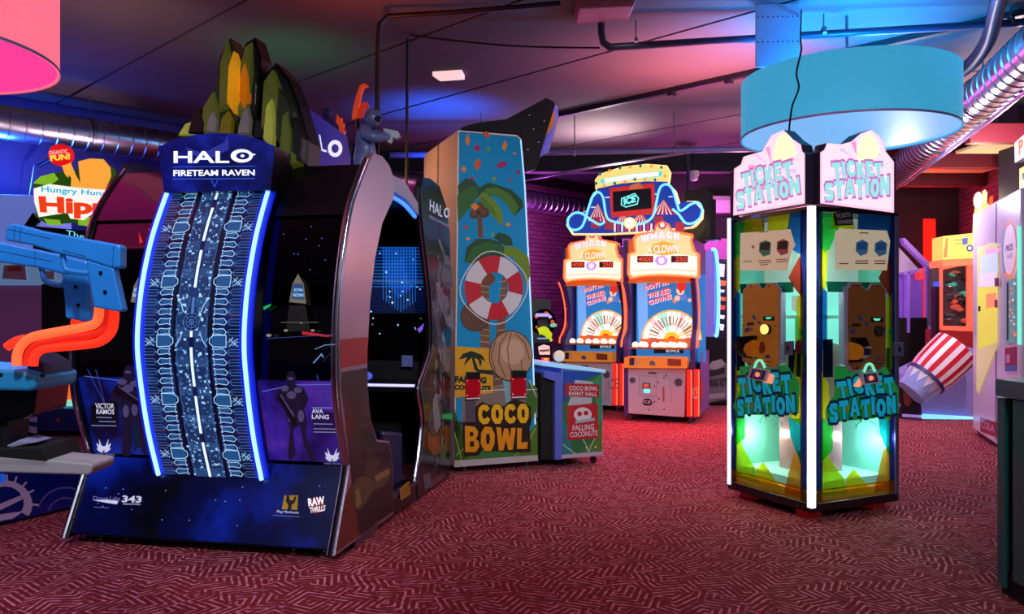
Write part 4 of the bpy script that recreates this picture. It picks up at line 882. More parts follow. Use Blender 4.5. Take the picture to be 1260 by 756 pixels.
mb.ppx(fs4, [s4(*p) for p in [(220, 350), (300, 300), (380, 280), (480, 270), (560, 240), (640, 200), (720, 240), (760, 330), (730, 560), (600, 640), (440, 610), (300, 620), (240, 580), (225, 440)]], -.12, 0, mat('sign_green', (60, 120, 24), .4, 0, .25, .3, 8)); sg = mb.build('topper_sign', hip, bev=.006, label='green topper sign with blue and red lettering on white')
a = MB(); YO = em(250, 168, 60, .95); WH = em(250, 244, 236, 1.0); RD = em(232, 62, 20, 1.0); LG = em(130, 190, 40, .85)
a.fpx(fs4, [s4(*p) for p in [(220, 355), (270, 310), (360, 285), (390, 330), (330, 370)]], .003, LG)
a.fpx(fs4, [s4(*p) for p in [(420, 250), (470, 215), (505, 300), (560, 400), (470, 400), (475, 320)]], .003, YO)
a.fpx(fs4, [s4(*p) for p in [(520, 210), (600, 190), (690, 195), (735, 250), (740, 310), (700, 400), (540, 400), (530, 300)]], .0036, YO)
a.fpx(fs4, [s4(*p) for p in [(225, 390), (330, 360), (520, 385), (720, 400), (690, 500), (560, 600), (470, 590), (450, 550), (260, 580), (230, 480)]], .005, WH)
a.fpx(fs4, [s4(*p) for p in [(290, 590), (400, 600), (410, 635), (320, 630)]], .004, LG); a.fpx(fs4, [s4(*p) for p in [(520, 600), (600, 580), (585, 640), (520, 632)]], .004, LG)
a.text(fs4, 'Hungry Hungry', [s4(275, 372), s4(790, 412), s4(780, 455), s4(280, 425)], .007, em(70, 185, 225, .9), .03)
a.text(fs4, 'Hippos', [s4(258, 440), s4(980, 470), s4(960, 610), s4(272, 580)], .008, RD, .05)
a.build('lettering', sg)
mb = MB(); mb.dpx(Fr((0, 7.27, 0), (1, 0, 0)), 73.5, 190.5, 14.5, 0, em(214, 20, 24, .95), 22, 13.5, h=.05); dd = mb.build('red_disc', hip, label='round red disc with white and yellow lettering')
a = MB(); f7 = Fr((0, 7.265, 0), (1, 0, 0)); a.text(f7, 'GIGANTIC', [s4(325, 140), s4(450, 128), s4(455, 152), s4(328, 165)], .003, em(240, 225, 225, .9)); a.text(f7, 'FUN!', [s4(332, 170), s4(466, 155), s4(466, 195), s4(338, 208)], .003, em(250, 225, 80, 1), .04); a.build('lettering', dd)
MB().tube([at(80, 203, 7.3), at(92, 235, 7.36)], .03, YO, 8).build('disc_arm', hip)
mb = MB(); wbox(mb, -4.4, -4.1, 7.45, 7.7, .6, 1.5, MATTEB); mb.build('neck_column', hip)
a = MB(); a.text(Fr((0, 7.46, 0), (1, 0, 0)), 'The', [(82, 283), (104, 288), (104, 295), (82, 291)], .006, em(120, 220, 240, 1)); a.build('small_sign', hip)
mb = MB(); mb.tube([at(47, 205, 8.3), at(70, 192, 8.3)], .02, BLACK); mb.tube([at(42, 203, 8.3), at(36, 240, 8.3)], .006, STEEL)
tag(mb.build('wall_bracket'), 'thin black wall bracket with wire beside the red disc', 'bracket')
# ------------------------------------------------------------------ palm tree bowling cabinet
CO = Vector((-.39, 5.87, 0)); CR = Vector((.935, .353, 0)).normalized(); CB = Vector((-.353, .935, 0)).normalized()
FC = Fr(CO+Z*.05, CR, Z)
coc = thing('bowling_cabinet', 'tall turquoise palm tree cabinet with a printed red and white lifebuoy', 'arcade machine', CO+CR*.3+CB*.5, math.atan2(CR.y, CR.x))
CW = mat('pale_laminate', (232, 214, 205), .35, 0, 0, .04, 4, .25)
fo = FC.hits([(558.5, 575), (563.5, 160), (636, 166), (642, 171), (647, 230), (652, 330), (657, 440), (661.5, 567)])
mb = MB(); mb.prism(FC, fo, -1.0, 0, CW, mat('cream_side_laminate', (226, 205, 205), .3, 0, 0, .05, 3, .3)); mb.build('body', coc, bev=.006)
fo2 = FC.hits([(560, 566), (565, 162), (636, 168.3), (640, 172), (645, 230), (650, 330), (655, 440), (659, 558)])
mb = MB(); mb.prism(FC, fo2, .0, .004, mat('turquoise_print', (38, 150, 205), .22, 0, 0, .12, 2.5, .5)); ar = mb.build('front_panel', coc)
a = MB(); ED = em(170, 215, 245, .8); a.lpx(FC, [(640.5, 173), (645.5, 230), (650.5, 330), (655.5, 440), (659.5, 556)], .012, .006, ED); a.build('light_edge', ar)
a = MB(); OR = pr(236, 136, 30); RO = pr(226, 88, 24); MA = pr(170, 20, 90); YG = pr(120, 160, 30); RD_ = pr(196, 24, 48)
def dia(x, y, rx, ry, m, sk=0): a.fpx(FC, [(x-rx, y+sk), (x, y-ry), (x+rx, y-sk), (x, y+ry)], .005, m)
z1 = lambda x, y: (550+x/4.2, 150+y/4.2)
for (x, y, rx, ry, m, sk) in ((106, 95, 14, 34, OR, 0), (203, 66, 22, 18, RO, -8), (155, 136, 20, 20, MA, 0), (213, 142, 11, 14, YG, 0), (297, 125, 15, 28, OR, 8), (157, 220, 22, 30, RO, 8), (282, 222, 32, 20, MA, 8), (348, 164, 10, 8, OR, 0),
                          (86, 245, 15, 18, OR, 0), (243, 296, 15, 14, YG, 0), (367, 260, 12, 15, MA, 0), (127, 296, 12, 18, MA, 6), (326, 302, 11, 9, RD_, 0), (200, 360, 12, 15, MA, 0), (316, 532, 15, 12, OR, 0), (96, 546, 15, 12, RD_, 0), (107, 605, 12, 10, OR, 0), (236, 585, 11, 14, YG, 0), (207, 655, 12, 22, RD_, 6)):
    c = z1(x, y); dia(c[0], c[1], rx/4.2, ry/4.2, m, sk/4.2)
a.build('confetti_print', ar, kind='stuff')
a = MB(); G1_ = pr(40, 100, 40); G2_ = pr(74, 124, 36); G3_ = pr(112, 142, 34); G4_ = pr(30, 74, 44); BR = pr(112, 66, 40); BR2 = pr(78, 44, 30); TR = pr(120, 84, 62)
def poly1(pts, m, c=.0055): a.fpx(FC, [z1(*p) for p in pts], c, m)
poly1([(155, 490), (180, 490), (186, 600), (160, 600)], BR, .005)
poly1([(55, 330), (95, 292), (140, 305), (160, 330), (175, 350), (158, 395), (110, 390), (60, 420)], G4_); poly1([(52, 380), (110, 340), (155, 330), (160, 385), (120, 440), (55, 520)], G1_, .006)
poly1([(155, 380), (170, 340), (210, 315), (250, 325), (330, 350), (385, 400), (395, 440), (345, 490), (330, 440), (290, 400), (240, 380), (180, 390)], G4_, .006); poly1([(195, 345), (260, 340), (320, 370), (370, 440), (345, 490), (310, 430), (260, 385), (200, 375)], G2_, .0064)
poly1([(155, 400), (185, 360), (250, 410), (285, 470), (290, 545), (235, 490), (190, 440)], G3_, .007); poly1([(158, 405), (186, 385), (235, 440), (262, 500), (220, 470)], G2_, .0074)
for (x, y, r) in ((140, 475, 26), (190, 470, 26), (162, 445, 28)): c = z1(x, y); a.dpx(FC, c[0], c[1], r/4.2, .0078, BR2, 16); a.dpx(FC, c[0]-.8, c[1]-1, r/4.2*.7, .0082, BR, 14)
poly1([(120, 432), (146, 420), (166, 440), (140, 460)], OR, .0086)
poly1([(88, 720), (100, 650), (150, 605), (220, 605), (280, 625), (300, 690), (260, 740), (150, 745)], G4_); poly1([(90, 735), (130, 650), (210, 620), (290, 640), (300, 680), (200, 670), (130, 720)], G1_, .006)
poly1([(240, 600), (262, 572), (300, 580), (330, 600), (340, 640), (300, 640), (285, 630)], G4_, .006); poly1([(300, 640), (360, 650), (420, 700), (430, 790), (410, 850), (385, 770), (340, 700), (290, 690)], G3_, .0062)
z2_ = lambda x, y: (550+x/4.2, 300+y/4.2)
def poly2(pts, m, c=.005): a.fpx(FC, [z2_(*p) for p in pts], c, m)
poly2([(170, 200), (215, 200), (222, 545), (172, 540)], TR); poly2([(285, 170), (312, 170), (300, 420), (285, 760), (235, 756), (250, 480)], TR)
for y in range(215, 540, 32): poly2([(170, y), (218, y+6), (218, y+10), (170, y+4)], pr(190, 160, 120), .0054)
for y in range(190, 740, 36): poly2([(245+(700-y)*.05, y+6), (305-(y-190)*.03, y), (305-(y-190)*.03, y+4), (245+(700-y)*.05, y+10)], pr(190, 160, 120), .0054)
c = z2_(145, 375); a.dpx(FC, c[0], c[1], 78/4.2, .0058, BR2, 24, 80/4.2); a.dpx(FC, c[0], c[1], 73/4.2, .0062, pr(104, 70, 52), 24, 75/4.2)
for k in range(5): a.lpx(FC, [z2_(90+k*26, 335+k*4), z2_(100+k*26, 400), z2_(122+k*22, 440)], .004, .0066, BR2)
c = z2_(208, 182); a.dpx(FC, c[0], c[1], 40/4.2, .006, pr(120, 66, 44), 18, 34/4.2)
a.build('palm_print', ar, kind='stuff')
a = MB(); c = z2_(240, 228); n = 8
for k in range(n):
    t0 = 2*PI*k/n+.23; t1 = 2*PI*(k+1)/n+.23; m = RD_ if k % 2 else pr(214, 208, 214)
    arc = [t0+(t1-t0)*j/4 for j in range(5)]
    a.fpx(FC, [(c[0]+152/4.2*math.cos(t), c[1]+166/4.2*math.sin(t)) for t in arc]+[(c[0]+4/4.2+72/4.2*math.cos(t), c[1]+80/4.2*math.sin(t)) for t in reversed(arc)], .009, m)
n = 32; rope = [(c[0]+(168+8*math.cos(4*t+.6))/4.2*math.cos(t), c[1]+(182+8*math.cos(4*t+.6))/4.2*math.sin(t)) for t in [2*PI*k/n for k in range(n+1)]]
rope = [p for p in rope if p[0] < 655]; a.lpx(FC, rope, .008, .0105, pr(220, 214, 220)); a.build('lifebuoy_print', ar)
a = MB()
a.fpx(FC, [z2_(40, 530), z2_(228, 545), z2_(240, 770), (560, 490)], .0062, pr(222, 162, 26))
SG = pr(20, 44, 34)
for lf in ([(60, 600), (80, 570), (125, 555), (180, 575), (198, 610), (165, 590), (135, 585), (95, 590)], [(120, 570), (95, 600), (85, 635), (105, 610), (130, 585)], [(130, 585), (160, 600), (170, 640), (180, 610), (165, 585)], [(125, 585), (138, 585), (160, 650), (235, 655), (240, 680), (160, 668), (140, 650)]): a.fpx(FC, [z2_(*p) for p in lf], .0068, SG)
z3_ = lambda x, y: (550+x/5.4, 440+y/5.4)
a.text(FC, 'FALLING', [z3_(50, 122), z3_(262, 130), z3_(260, 175), z3_(50, 168)], .0068, SG, .07); a.text(FC, 'COCONUTS', [z3_(46, 180), z3_(290, 188), z3_(288, 222), z3_(46, 215)], .0068, SG, .07)
a.build('warning_sign_print', ar)
a = MB(); c = z2_(328, 580); a.dpx(FC, c[0], c[1], 114/4.2, .0088, BR2, 28, 132/4.2); a.dpx(FC, c[0], c[1], 109/4.2, .0094, pr(182, 140, 106), 28, 126/4.2)
a.dpx(FC, c[0]+2, c[1]-5, 60/4.2, .0098, pr(202, 166, 134), 20, 66/4.2)
for pts in ([(310, 462), (270, 520), (265, 610), (300, 690)], [(330, 462), (310, 540), (320, 640), (360, 700)], [(350, 465), (400, 510), (425, 600)], [(250, 500), (225, 580), (250, 660)], [(380, 600), (385, 650), (360, 690)]): a.lpx(FC, [z2_(*p) for p in pts], .006, .0102, BR2)
a.build('coconut_print', ar)
a = MB(); a.fpx(FC, [z3_(100, 250), z3_(240, 200), z3_(430, 180), z3_(600, 230), z3_(600, 400), z3_(100, 440)], .0060, pr(132, 116, 108)); a.fpx(FC, [z3_(370, 150), z3_(415, 150), z3_(420, 300), z3_(390, 310)], .0064, pr(130, 180, 190))
for pts, m in (([(45, 330), (70, 420), (120, 520), (130, 690), (48, 690)], pr(52, 92, 32)), ([(100, 450), (150, 560), (180, 690), (90, 690)], pr(82, 124, 32)), ([(540, 170), (590, 190), (600, 330), (560, 420), (520, 300)], pr(64, 112, 44)), ([(470, 560), (560, 480), (600, 420), (600, 665), (470, 670)], pr(80, 124, 34)), ([(170, 640), (250, 610), (460, 612), (475, 660), (440, 672), (180, 686)], pr(50, 130, 60)), ([(45, 420), (100, 430), (80, 540), (48, 560)], pr(40, 70, 30)), ([(120, 280), (190, 280), (190, 420), (120, 430)], pr(86, 76, 92))): a.fpx(FC, [z3_(*p) for p in pts], .0072, m)
for pts in ([(48, 500), (75, 600), (98, 690)], [(440, 665), (540, 560), (585, 470)], [(60, 650), (160, 560)], [(520, 215), (596, 212)], [(212, 222), (385, 214)], [(545, 150), (590, 260)]): a.lpx(FC, [z3_(*p) for p in pts], .006, .0076, pr(160, 200, 110) if pts[0][0] < 500 and pts[0][1] > 300 else pr(225, 225, 225))
a.build('jungle_print', ar, kind='stuff')
a = MB(); DKB = pr(34, 18, 12); YL = pr(244, 188, 20); YO_ = pr(240, 156, 14)
a.fpx(FC, [z3_(*p) for p in [(185, 330), (230, 295), (290, 318), (380, 325), (400, 298), (450, 275), (520, 305), (556, 330), (556, 440), (545, 465), (556, 630), (460, 632), (230, 618), (210, 650), (110, 660), (100, 430), (190, 425)]], .0084, DKB)
chunky(a, FC, 'COCO', [z3_(200, 312), z3_(540, 306), z3_(542, 436), z3_(206, 446)], .009, YL, DKB, .06)
chunky(a, FC, 'BOWL', [z3_(116, 452), z3_(536, 470), z3_(532, 606), z3_(118, 634)], .0105, YO_, DKB, .06); a.build('lettering', ar)
for k, (x0, x1, y0, y1) in enumerate(((118, 212, 95, 278), (418, 518, 85, 270))):
    mb = MB(); fq = FC
    mb.ppx(fq, [z3_(x0, y0+42), z3_(x1, y0+42), z3_(x1, y1-12), z3_(x0, y1-10)], .004, .035, mat('red_acrylic', (176, 14, 34), .2, 0, .1, .08, 10, .5)); dsp = mb.build('ticket_dispenser', coc, bev=.003)
    mb = MB(); mb.ppx(fq, [z3_(x0+2, y0), z3_(x1-4, y0), z3_(x1-4, y0+44), z3_(x0+2, y0+44)], .004, .05, BLACK); mb.build('ticket_slot', dsp, bev=.003)
    a = MB(); a.fpx(fq, [z3_(x0, y1-10), z3_(x1-4, y1-14), z3_(x1-4, y1-6), z3_(x0, y1-2)], .036, WHITE)
    for (sx_, sy_) in ((x0+8, y0+58), (x1-10, y0+58), (x0+8, y1-28), (x1-10, y1-28)): c = z3_(sx_, sy_); a.dpx(fq, c[0], c[1], .9, .037, WHITE, 8)
    a.build('screw', dsp, kind='stuff')
mb = MB(); hh_ = FC.hits([(559, 575), (558.5, 567), (661, 560), (661.5, 567)]); mb.prism(FC, hh_, .0, .012, mat('kick_plate', (205, 200, 205), .3, .2)); mb.build('kick_plate', coc)
a = MB(); fs = Fr(CO+Z*.05, -CB, Z)
for k, (b, l) in enumerate(((1.83, .25), (1.9, .58), (1.6, .06))): a.box(fs, -l-.18, -l, b, b+.014, 0, .004, BLACK)
a.build('vent_slot', coc, kind='stuff')
for (x, y) in ((.06, .06), (.56, .06), (.06, .9), (.56, .9)):
    c = CO+CR*x+CB*y; MB().lathe(c, [(.001, 0), (.025, 0), (.025, .012), (.01, .018), (.01, .055)], STEEL, 12).build('levelling_foot', coc, sm=True)
# black backed marquee on top
tp = Fr(CO+CR*.25+CB*.2+Z*2.4, (CR+Vector((.15, 0, 0))), Z); TB = [(568, 157), (586, 152), (622, 147.5), (640, 138), (671, 121), (680, 125), (682, 130), (668, 175), (659, 208), (649, 211), (646, 190), (640, 166), (600, 162), (568, 160)]
mb = MB(); mb.ppx(tp, TB, -.04, .03, MATTEB); mq = mb.build('marquee_back', coc, bev=.006, label='black angular marquee seen from behind')
a = MB(); a.ppx(tp, [(682, 124), (689, 129), (690, 143), (678, 186), (673, 189), (671, 182), (681, 150), (683, 131)], -.2, -.05, mat('lilac_marquee_print', (120, 115, 215), .3, 0, .15, .2, 10)); a.ppx(tp, [(678, 140), (684, 137), (684, 150), (677, 162), (673, 165)], -.05, -.03, pr(226, 140, 40)); a.ppx(tp, [(666, 178), (670, 178), (660, 208), (652, 211)], -.08, -.03, mat('lilac_marquee_print', (120, 115, 215), .3)); a.build('marquee_face', mq)
a = MB()
for (x, y) in ((655, 160), (661, 176), (650, 143), (668, 150), (648, 185)): a.dpx(tp, x, y, .9, .031, WHITE, 6)
a.build('screw', mq, kind='stuff')
# ------------------------------------------------------------------ low lane cabinet beside it
LO = Vector((.385, 6.08, 0)); LR = Vector((.935, .353, 0)).normalized(); LB = Vector((-LR.y, LR.x, 0)); FL = Fr(LO+Z*.06, LR, Z)
lan = thing('lane_cabinet', 'low cabinet with jungle print, red notice panel and glowing blue top', 'arcade machine', LO+LR*.15+LB*.5, math.atan2(LR.y, LR.x))
lo = FL.hits([(691, 565), (691, 452), (742, 458), (741.5, 560)])
mb = MB(); mb.prism(FL, lo, -1.1, 0, mat('lane_lilac', (150, 160, 230), .35, 0, 0, .05, 4), mat('lane_side', (96, 110, 215), .35, 0, 0, .08, 4)); mb.build('body', lan, bev=.004)
mb = MB(); fs = Fr(LO+Z*.06, LB, Z); mb.prism(Fr(LO+LB*.02-LR*.2+Z*.06, LR, Z), [(.04, 0), (.19, 0), (.19, .6), (.1, .62), (.04, .66)], -.9, -.02, MATTEB); mb.prism(Fr(LO+LB*.0+Z*.06, LR, Z), [(-.06, 0), (0, 0), (0, .66), (-.15, .68), (-.15, .63), (-.06, .6)], -.4, 0, mat('lane_side', (96, 110, 215), .35, 0, 0, .08, 4)); mb.build('side_recess', lan)
mb = MB(); mb.ppx(FL, [(665, 447.5), (668, 445.5), (744, 455), (744, 459), (691, 453.5), (665, 450)], -1.1, .02, mat('lane_top', (150, 215, 250), .25, 0, .35, .06, 5, .4)); mb.build('lane_top', lan, bev=.003)
a = MB(); a.fpx(FL, [z3_(768, 85), z3_(1030, 105), z3_(1030, 622), z3_(765, 645)], .002, pr(44, 116, 66)); a.fpx(FL, [z3_(768, 85), z3_(1030, 105), z3_(900, 150), z3_(770, 310)], .003, pr(30, 76, 180)); a.fpx(FL, [z3_(850, 150), z3_(970, 160), z3_(960, 310), z3_(800, 320), z3_(830, 240)], .0034, pr(190, 190, 200)); a.fpx(FL, [z3_(970, 150), z3_(1030, 105), z3_(1030, 420), z3_(1000, 460)], .0036, pr(60, 150, 96)); a.fpx(FL, [z3_(768, 400), z3_(810, 480), z3_(830, 640), z3_(766, 642)], .0036, pr(30, 130, 140)); a.fpx(FL, [z3_(960, 560), z3_(1030, 430), z3_(1030, 622), z3_(900, 632)], .0036, pr(96, 132, 40))
a.fpx(FL, [z3_(785, 170), z3_(1012, 180), z3_(1010, 268), z3_(780, 258)], .005, pr(180, 20, 40)); a.fpx(FL, [z3_(795, 325), z3_(1000, 300), z3_(1005, 535), z3_(800, 550)], .005, pr(196, 24, 40))
wt = pr(230, 222, 226); a.text(FL, 'COCO BOWL', [z3_(810, 188), z3_(1000, 194), z3_(1000, 222), z3_(810, 218)], .006, wt, .02); a.text(FL, 'EVENT HALL', [z3_(808, 226), z3_(995, 232), z3_(995, 258), z3_(808, 252)], .006, wt, .02)
a.text(FL, 'FALLING', [z3_(832, 452), z3_(975, 440), z3_(975, 480), z3_(832, 488)], .006, wt, .02); a.text(FL, 'COCONUTS', [z3_(815, 498), z3_(998, 482), z3_(998, 520), z3_(815, 532)], .006, wt, .02)
c = z3_(900, 380); a.dpx(FL, c[0], c[1], 11, .006, wt, 18, 9); a.dpx(FL, c[0]-4, c[1]-1, 3, .007, pr(196, 24, 40), 10); a.dpx(FL, c[0]+4, c[1]-2, 3, .007, pr(196, 24, 40), 10); a.fpx(FL, [z3_(850, 420), z3_(980, 400), z3_(980, 420), z3_(850, 440)], .0065, pr(170, 190, 200))
for pts in ([(900, 540), (930, 600), (940, 632)], [(980, 540), (950, 600), (940, 632)], [(770, 580), (850, 640)]): a.lpx(FL, [z3_(*p) for p in pts], .008, .005, pr(170, 215, 190))
for (x, y) in ((925, 598), (985, 595)): c = z3_(x, y); a.dpx(FL, c[0], c[1], 1.3, .006, wt, 8)
a.build('printed_art', lan, kind='stuff')
mb = MB(); mb.ppx(FL, [z3_(760, 650), z3_(1032, 628), z3_(1032, 650), z3_(760, 672)], 0, .01, mat('kick_plate', (205, 200, 205), .3, .2)); mb.build('kick_plate', lan)
for (x, y) in ((.05, .08), (.30, .08), (.05, .95), (.30, .95)):
    c = LO+LR*x+LB*y; MB().lathe(c+Z*.025+LB*-.012, [(.001, 0), (.025, 0), (.025, .024), (.001, .024)], RUB, 14, LB).build('caster', lan, sm=True); 
    MB().box(Fr(c+Z*.02, LR, Z), -.012, .012, .0, .045, -.01, .01, STEEL).build('caster_fork', lan)
c = at(688, 438.5, 6.45); mb = MB(); mb.ball(c, .047, mat('cream_ball', (226, 216, 190), .35, 0, .15, .05, 10), 20, 14); b_ = mb.build('game_ball', sm=True); tag(b_, 'cream white ball raised on the glowing top of the low cabinet', 'ball')
mb = MB(); mb.tube([c-Z*.04, (c.x, c.y, .77)], .01, STEEL, 8); mb.build('peg', b_)
# ------------------------------------------------------------------ clown game cabinets
WO = Vector((1.235, 8.66, 0)); WR = Vector((.935, -.355, 0)).normalized(); WB = Vector((.355, .935, 0)).normalized(); FW = Fr(WO, WR, Z)
RAISE = Fr(WO-WB*0, WR, Z)
wck = thing('clown_game', 'right clown game with white coin door and a red 4000 score display', 'arcade machine', WO+WR*.36, math.atan2(WR.y, WR.x), 'pair of clown games')
NE = em(255, 100, 60, 1.4); ORC = mat('orange_cabinet', (232, 112, 36), .35, 0, .4, .1, 8); PUR = mat('purple_side_print', (84, 60, 130), .3, 0, 0, .2, 3, .3)
zc = lambda x, y: (640+x/3.978, 340+y/3.978)
zt = lambda x, y: (670+x/4.446, 190+y/4.446)
sidep = FW.hits([(0, 0)])
mb = MB()
prof = [(-.0, .05), (0, .78), (-.02, .86), (-.16, 1.0), (-.18, 1.2), (-.08, 1.42), (.02, 1.56), (.02, 1.96), (-.8, 1.96), (-.85, .05)]
for a0 in (-.02, .74):
    fs = Fr(WO+WR*a0, -WB, Z); mb.prism(fs, prof, 0, -.05 if a0 < 0 else .05, PUR)
mb.build('side_panel', wck, bev=.004)
mb = MB(); mb.box(FW, -.02, .74, .05, 1.9, -.85, -.34, MATTEB); mb.box(FW, .0, .72, 1.5, 1.96, -.4, -.02, ORC); mb.build('body', wck)
mb = MB(); mb.ppx(FW, [(773, 509), (772.5, 452), (843.5, 453), (842, 514)], -.35, .0, mat('white_door_print', (214, 208, 216), .35, 0, 0, .03, 6, .3)); dr = mb.build('coin_door', wck, bev=.006)
a = MB(); dk = pr(22, 20, 26)
for (x, y, r) in ((775, 520, 20), (550, 510, 15)):
    c = zc(x, y); a.dpx(FW, c[0], c[1], r/3.978, .002, pr(120, 118, 126), 18)
    for i in range(-3, 4):
        for j in range(-3, 4):
            if i*i+j*j < 10: a.dpx(FW, c[0]+i*r/3.978/3.6, c[1]+j*r/3.978/3.6, r/3.978*.1, .003, dk, 6)
a.build('speaker_grille', dr, kind='stuff')
a = MB(); a.ppx(FW, [zc(600, 522), zc(637, 524), zc(637, 549), zc(601, 547)], 0, .02, BLACK); a.fpx(FW, [zc(604, 526), zc(633, 527), zc(633, 546), zc(605, 545)], .021, em(180, 70, 50, 1.0)); a.fpx(FW, [zc(606, 552), zc(636, 553), zc(634, 572), zc(606, 571)], .004, em(110, 235, 240, 1.1)); a.build('card_reader', dr)
a = MB()
for pts in ([(583, 488), (668, 490), (668, 585), (583, 583), (583, 488)], [(600, 590), (650, 592), (655, 640), (640, 655)], [(700, 490), (735, 500), (740, 620)]): a.lpx(FW, [zc(*p) for p in pts], .004, .002, pr(150, 146, 156))
a.fpx(FW, [zc(598, 620), zc(605, 602), zc(625, 598), zc(640, 604), zc(648, 622), zc(640, 634), zc(606, 632)], .002, dk); a.text(FW, 'ICE', [zc(605, 606), zc(640, 608), zc(638, 624), zc(604, 622)], .004, pr(220, 220, 224), .03)
a.fpx(FW, [zc(628, 470), zc(668, 472), zc(668, 479), zc(628, 477)], .002, dk); a.fpx(FW, [zc(697, 545), zc(706, 540), zc(707, 615), zc(698, 615)], .002, pr(180, 110, 80))
for (x, y) in ((657, 539), (658, 616), (704, 498), (714, 486), (675, 520), (630, 655), (705, 652), (680, 600)): c = zc(x, y); a.dpx(FW, c[0], c[1], 1, .004, dk, 8)
a.build('door_print', dr, kind='stuff')
mb = MB(); mb.ppx(FW, [zc(515, 448), zc(515, 398), zc(540, 392), zc(815, 396), zc(822, 408), zc(820, 450)], -.1, .07, mat('orange_ledge', (226, 142, 48), .35, 0, .35, .12, 10, .3)); lg = mb.build('ledge', wck, bev=.006)  # ledge given a glow so it looks brighter
a = MB(); FW7 = Fr(WO-WB*.07, WR, Z); a.fpx(FW7, [zc(536, 400), zc(560, 400), zc(558, 436), zc(534, 436)], .003, pr(70, 40, 50)); a.fpx(FW7, [zc(564, 404), zc(574, 402), zc(576, 432), zc(566, 434)], .003, pr(220, 190, 180)); a.fpx(FW7, [zc(632, 424), zc(645, 412), zc(662, 424), zc(660, 438), zc(634, 436)], .003, pr(110, 110, 150)); a.fpx(FW7, [zc(722, 404), zc(788, 408), zc(788, 440), zc(722, 438)], .003, pr(150, 80, 40)); a.build('ledge_print', lg, kind='stuff')
# playfield
FP = Fr(WO+WB*.26, WR, Z)
mb = MB(); mb.ppx(FP, [(783, 338), (868, 338), (868, 446), (783, 446)], -.03, 0, em(40, 120, 190, .85)); pf = mb.build('playfield', wck)
a = MB(); a.fpx(FP, [(784, 340), (796, 340), (798, 420), (786, 420)], .002, em(110, 165, 235, .9))
for (t_, q_) in (("DON'T HIT", [(605, 42), (722, 8), (727, 34), (608, 66)]), ('THE RED', [(618, 82), (728, 50), (730, 78), (620, 104)]), ('CLOWNS!', [(620, 116), (732, 80), (737, 106), (624, 138)])):
    qq = [zc(p[0]+6, p[1]+4) for p in q_]; g_ = [(p[0]+.6, p[1]+.6) for p in qq]
    a.text(FP, t_, g_, .003, em(240, 225, 235, .9), .07); a.text(FP, t_, qq, .004, em(212, 30, 30, .95), .03)
hc = zc(742, 312); n = 30
arc = [(hc[0]+37.5*math.cos(PI*k/n), hc[1]-37*math.sin(PI*k/n)) for k in range(n+1)]; a.fpx(FP, arc, .003, em(220, 165, 70, .95))
cols = [em(238, 236, 232, 1.05), em(250, 246, 240, 1.05)]; 
for k in range(18):
    t0, t1 = PI*k/18+.012, PI*(k+1)/18-.012
    m = em(150, 225, 215, 1) if k in (10, 11) else (em(245, 205, 150, 1) if k in (2, 3) else (em(235, 190, 200, 1) if k in (6, 13) else cols[k % 2]))
    a.fpx(FP, [(hc[0]+35.5*math.cos(t0), hc[1]-35*math.sin(t0)), (hc[0]+35.5*math.cos(t1), hc[1]-35*math.sin(t1)), (hc[0]+10*math.cos(t1), hc[1]-9.5*math.sin(t1)), (hc[0]+10*math.cos(t0), hc[1]-9.5*math.sin(t0))], .005, m)
    tm = (t0+t1)/2; a.lpx(FP, [(hc[0]+18*math.cos(tm), hc[1]-18*math.sin(tm)), (hc[0]+29*math.cos(tm), hc[1]-29*math.sin(tm))], .012 if k % 3 else .02, .006, em(120, 110, 110, .6) if k % 2 else em(170, 120, 110, .7))
a.fpx(FP, [(hc[0]+10*math.cos(PI*k/12), hc[1]-10*math.sin(PI*k/12)) for k in range(13)], .006, em(245, 180, 30, 1)); a.fpx(FP, [(hc[0]+5*math.cos(PI*k/12), hc[1]-5*math.sin(PI*k/12)) for k in range(13)], .007, em(215, 70, 30, 1))
# plain jolly faces: balloon shapes in red, cream and orange
for (x, y, r, m) in ((790, 50, 24, em(205, 50, 40, .9)), (785, 72, 20, em(245, 205, 175, .95)), (855, 82, 20, em(200, 30, 36, .9)), (860, 145, 18, em(220, 80, 50, .9)), (770, 108, 14, em(230, 190, 160, .9)), (800, 105, 18, em(90, 120, 200, .9)), (756, 122, 10, em(220, 120, 80, .9)), (830, 118, 9, em(225, 180, 150, .9)), (786, 78, 6, em(210, 40, 40, .9))): c = zc(x, y); a.dpx(FP, c[0], c[1], r/3.978, .004+r*.00002+(.003 if r < 10 else 0), m, 14)
a.build('playfield_print', pf, kind='stuff')
mb = MB(); mb.ppx(FP, [zc(590, 306), zc(875, 306), zc(880, 345), zc(588, 345)], 0, .05, ORC); mb.build('orange_shelf', wck, bev=.006)
a = MB(); FPs = Fr(WO+WB*.20, WR, Z); a.fpx(FPs, [zc(655, 338), zc(800, 338), zc(800, 378), zc(655, 378)], .003, em(16, 22, 30, .8)); a.text(FPs, 'SELECT', [zc(715, 342), zc(792, 342), zc(792, 355), zc(715, 355)], .004, em(225, 230, 230, 1)); a.text(FPs, 'BONUS', [zc(715, 360), zc(780, 360), zc(780, 373), zc(715, 373)], .004, em(225, 230, 230, 1)); a.build('bonus_display', wck)
mb = MB(); mb.box(FW, .02, .7, .78, .8, -.3, -.02, mat('deck_orange', (200, 90, 36), .4, 0, .1)); mb.build('deck', wck)
for i in range(2):
    for k in range(6 - i):
        p = FW.w(.09+k*.105+i*.05, .82, -.08-i*.1); mb = MB(); mb.ball(p, .038, em(245, 240, 225, .9) if not (i == 1 and k == 1) else em(200, 50, 40, .8), 12, 8); mb.build('target_ball', wck, sm=True)
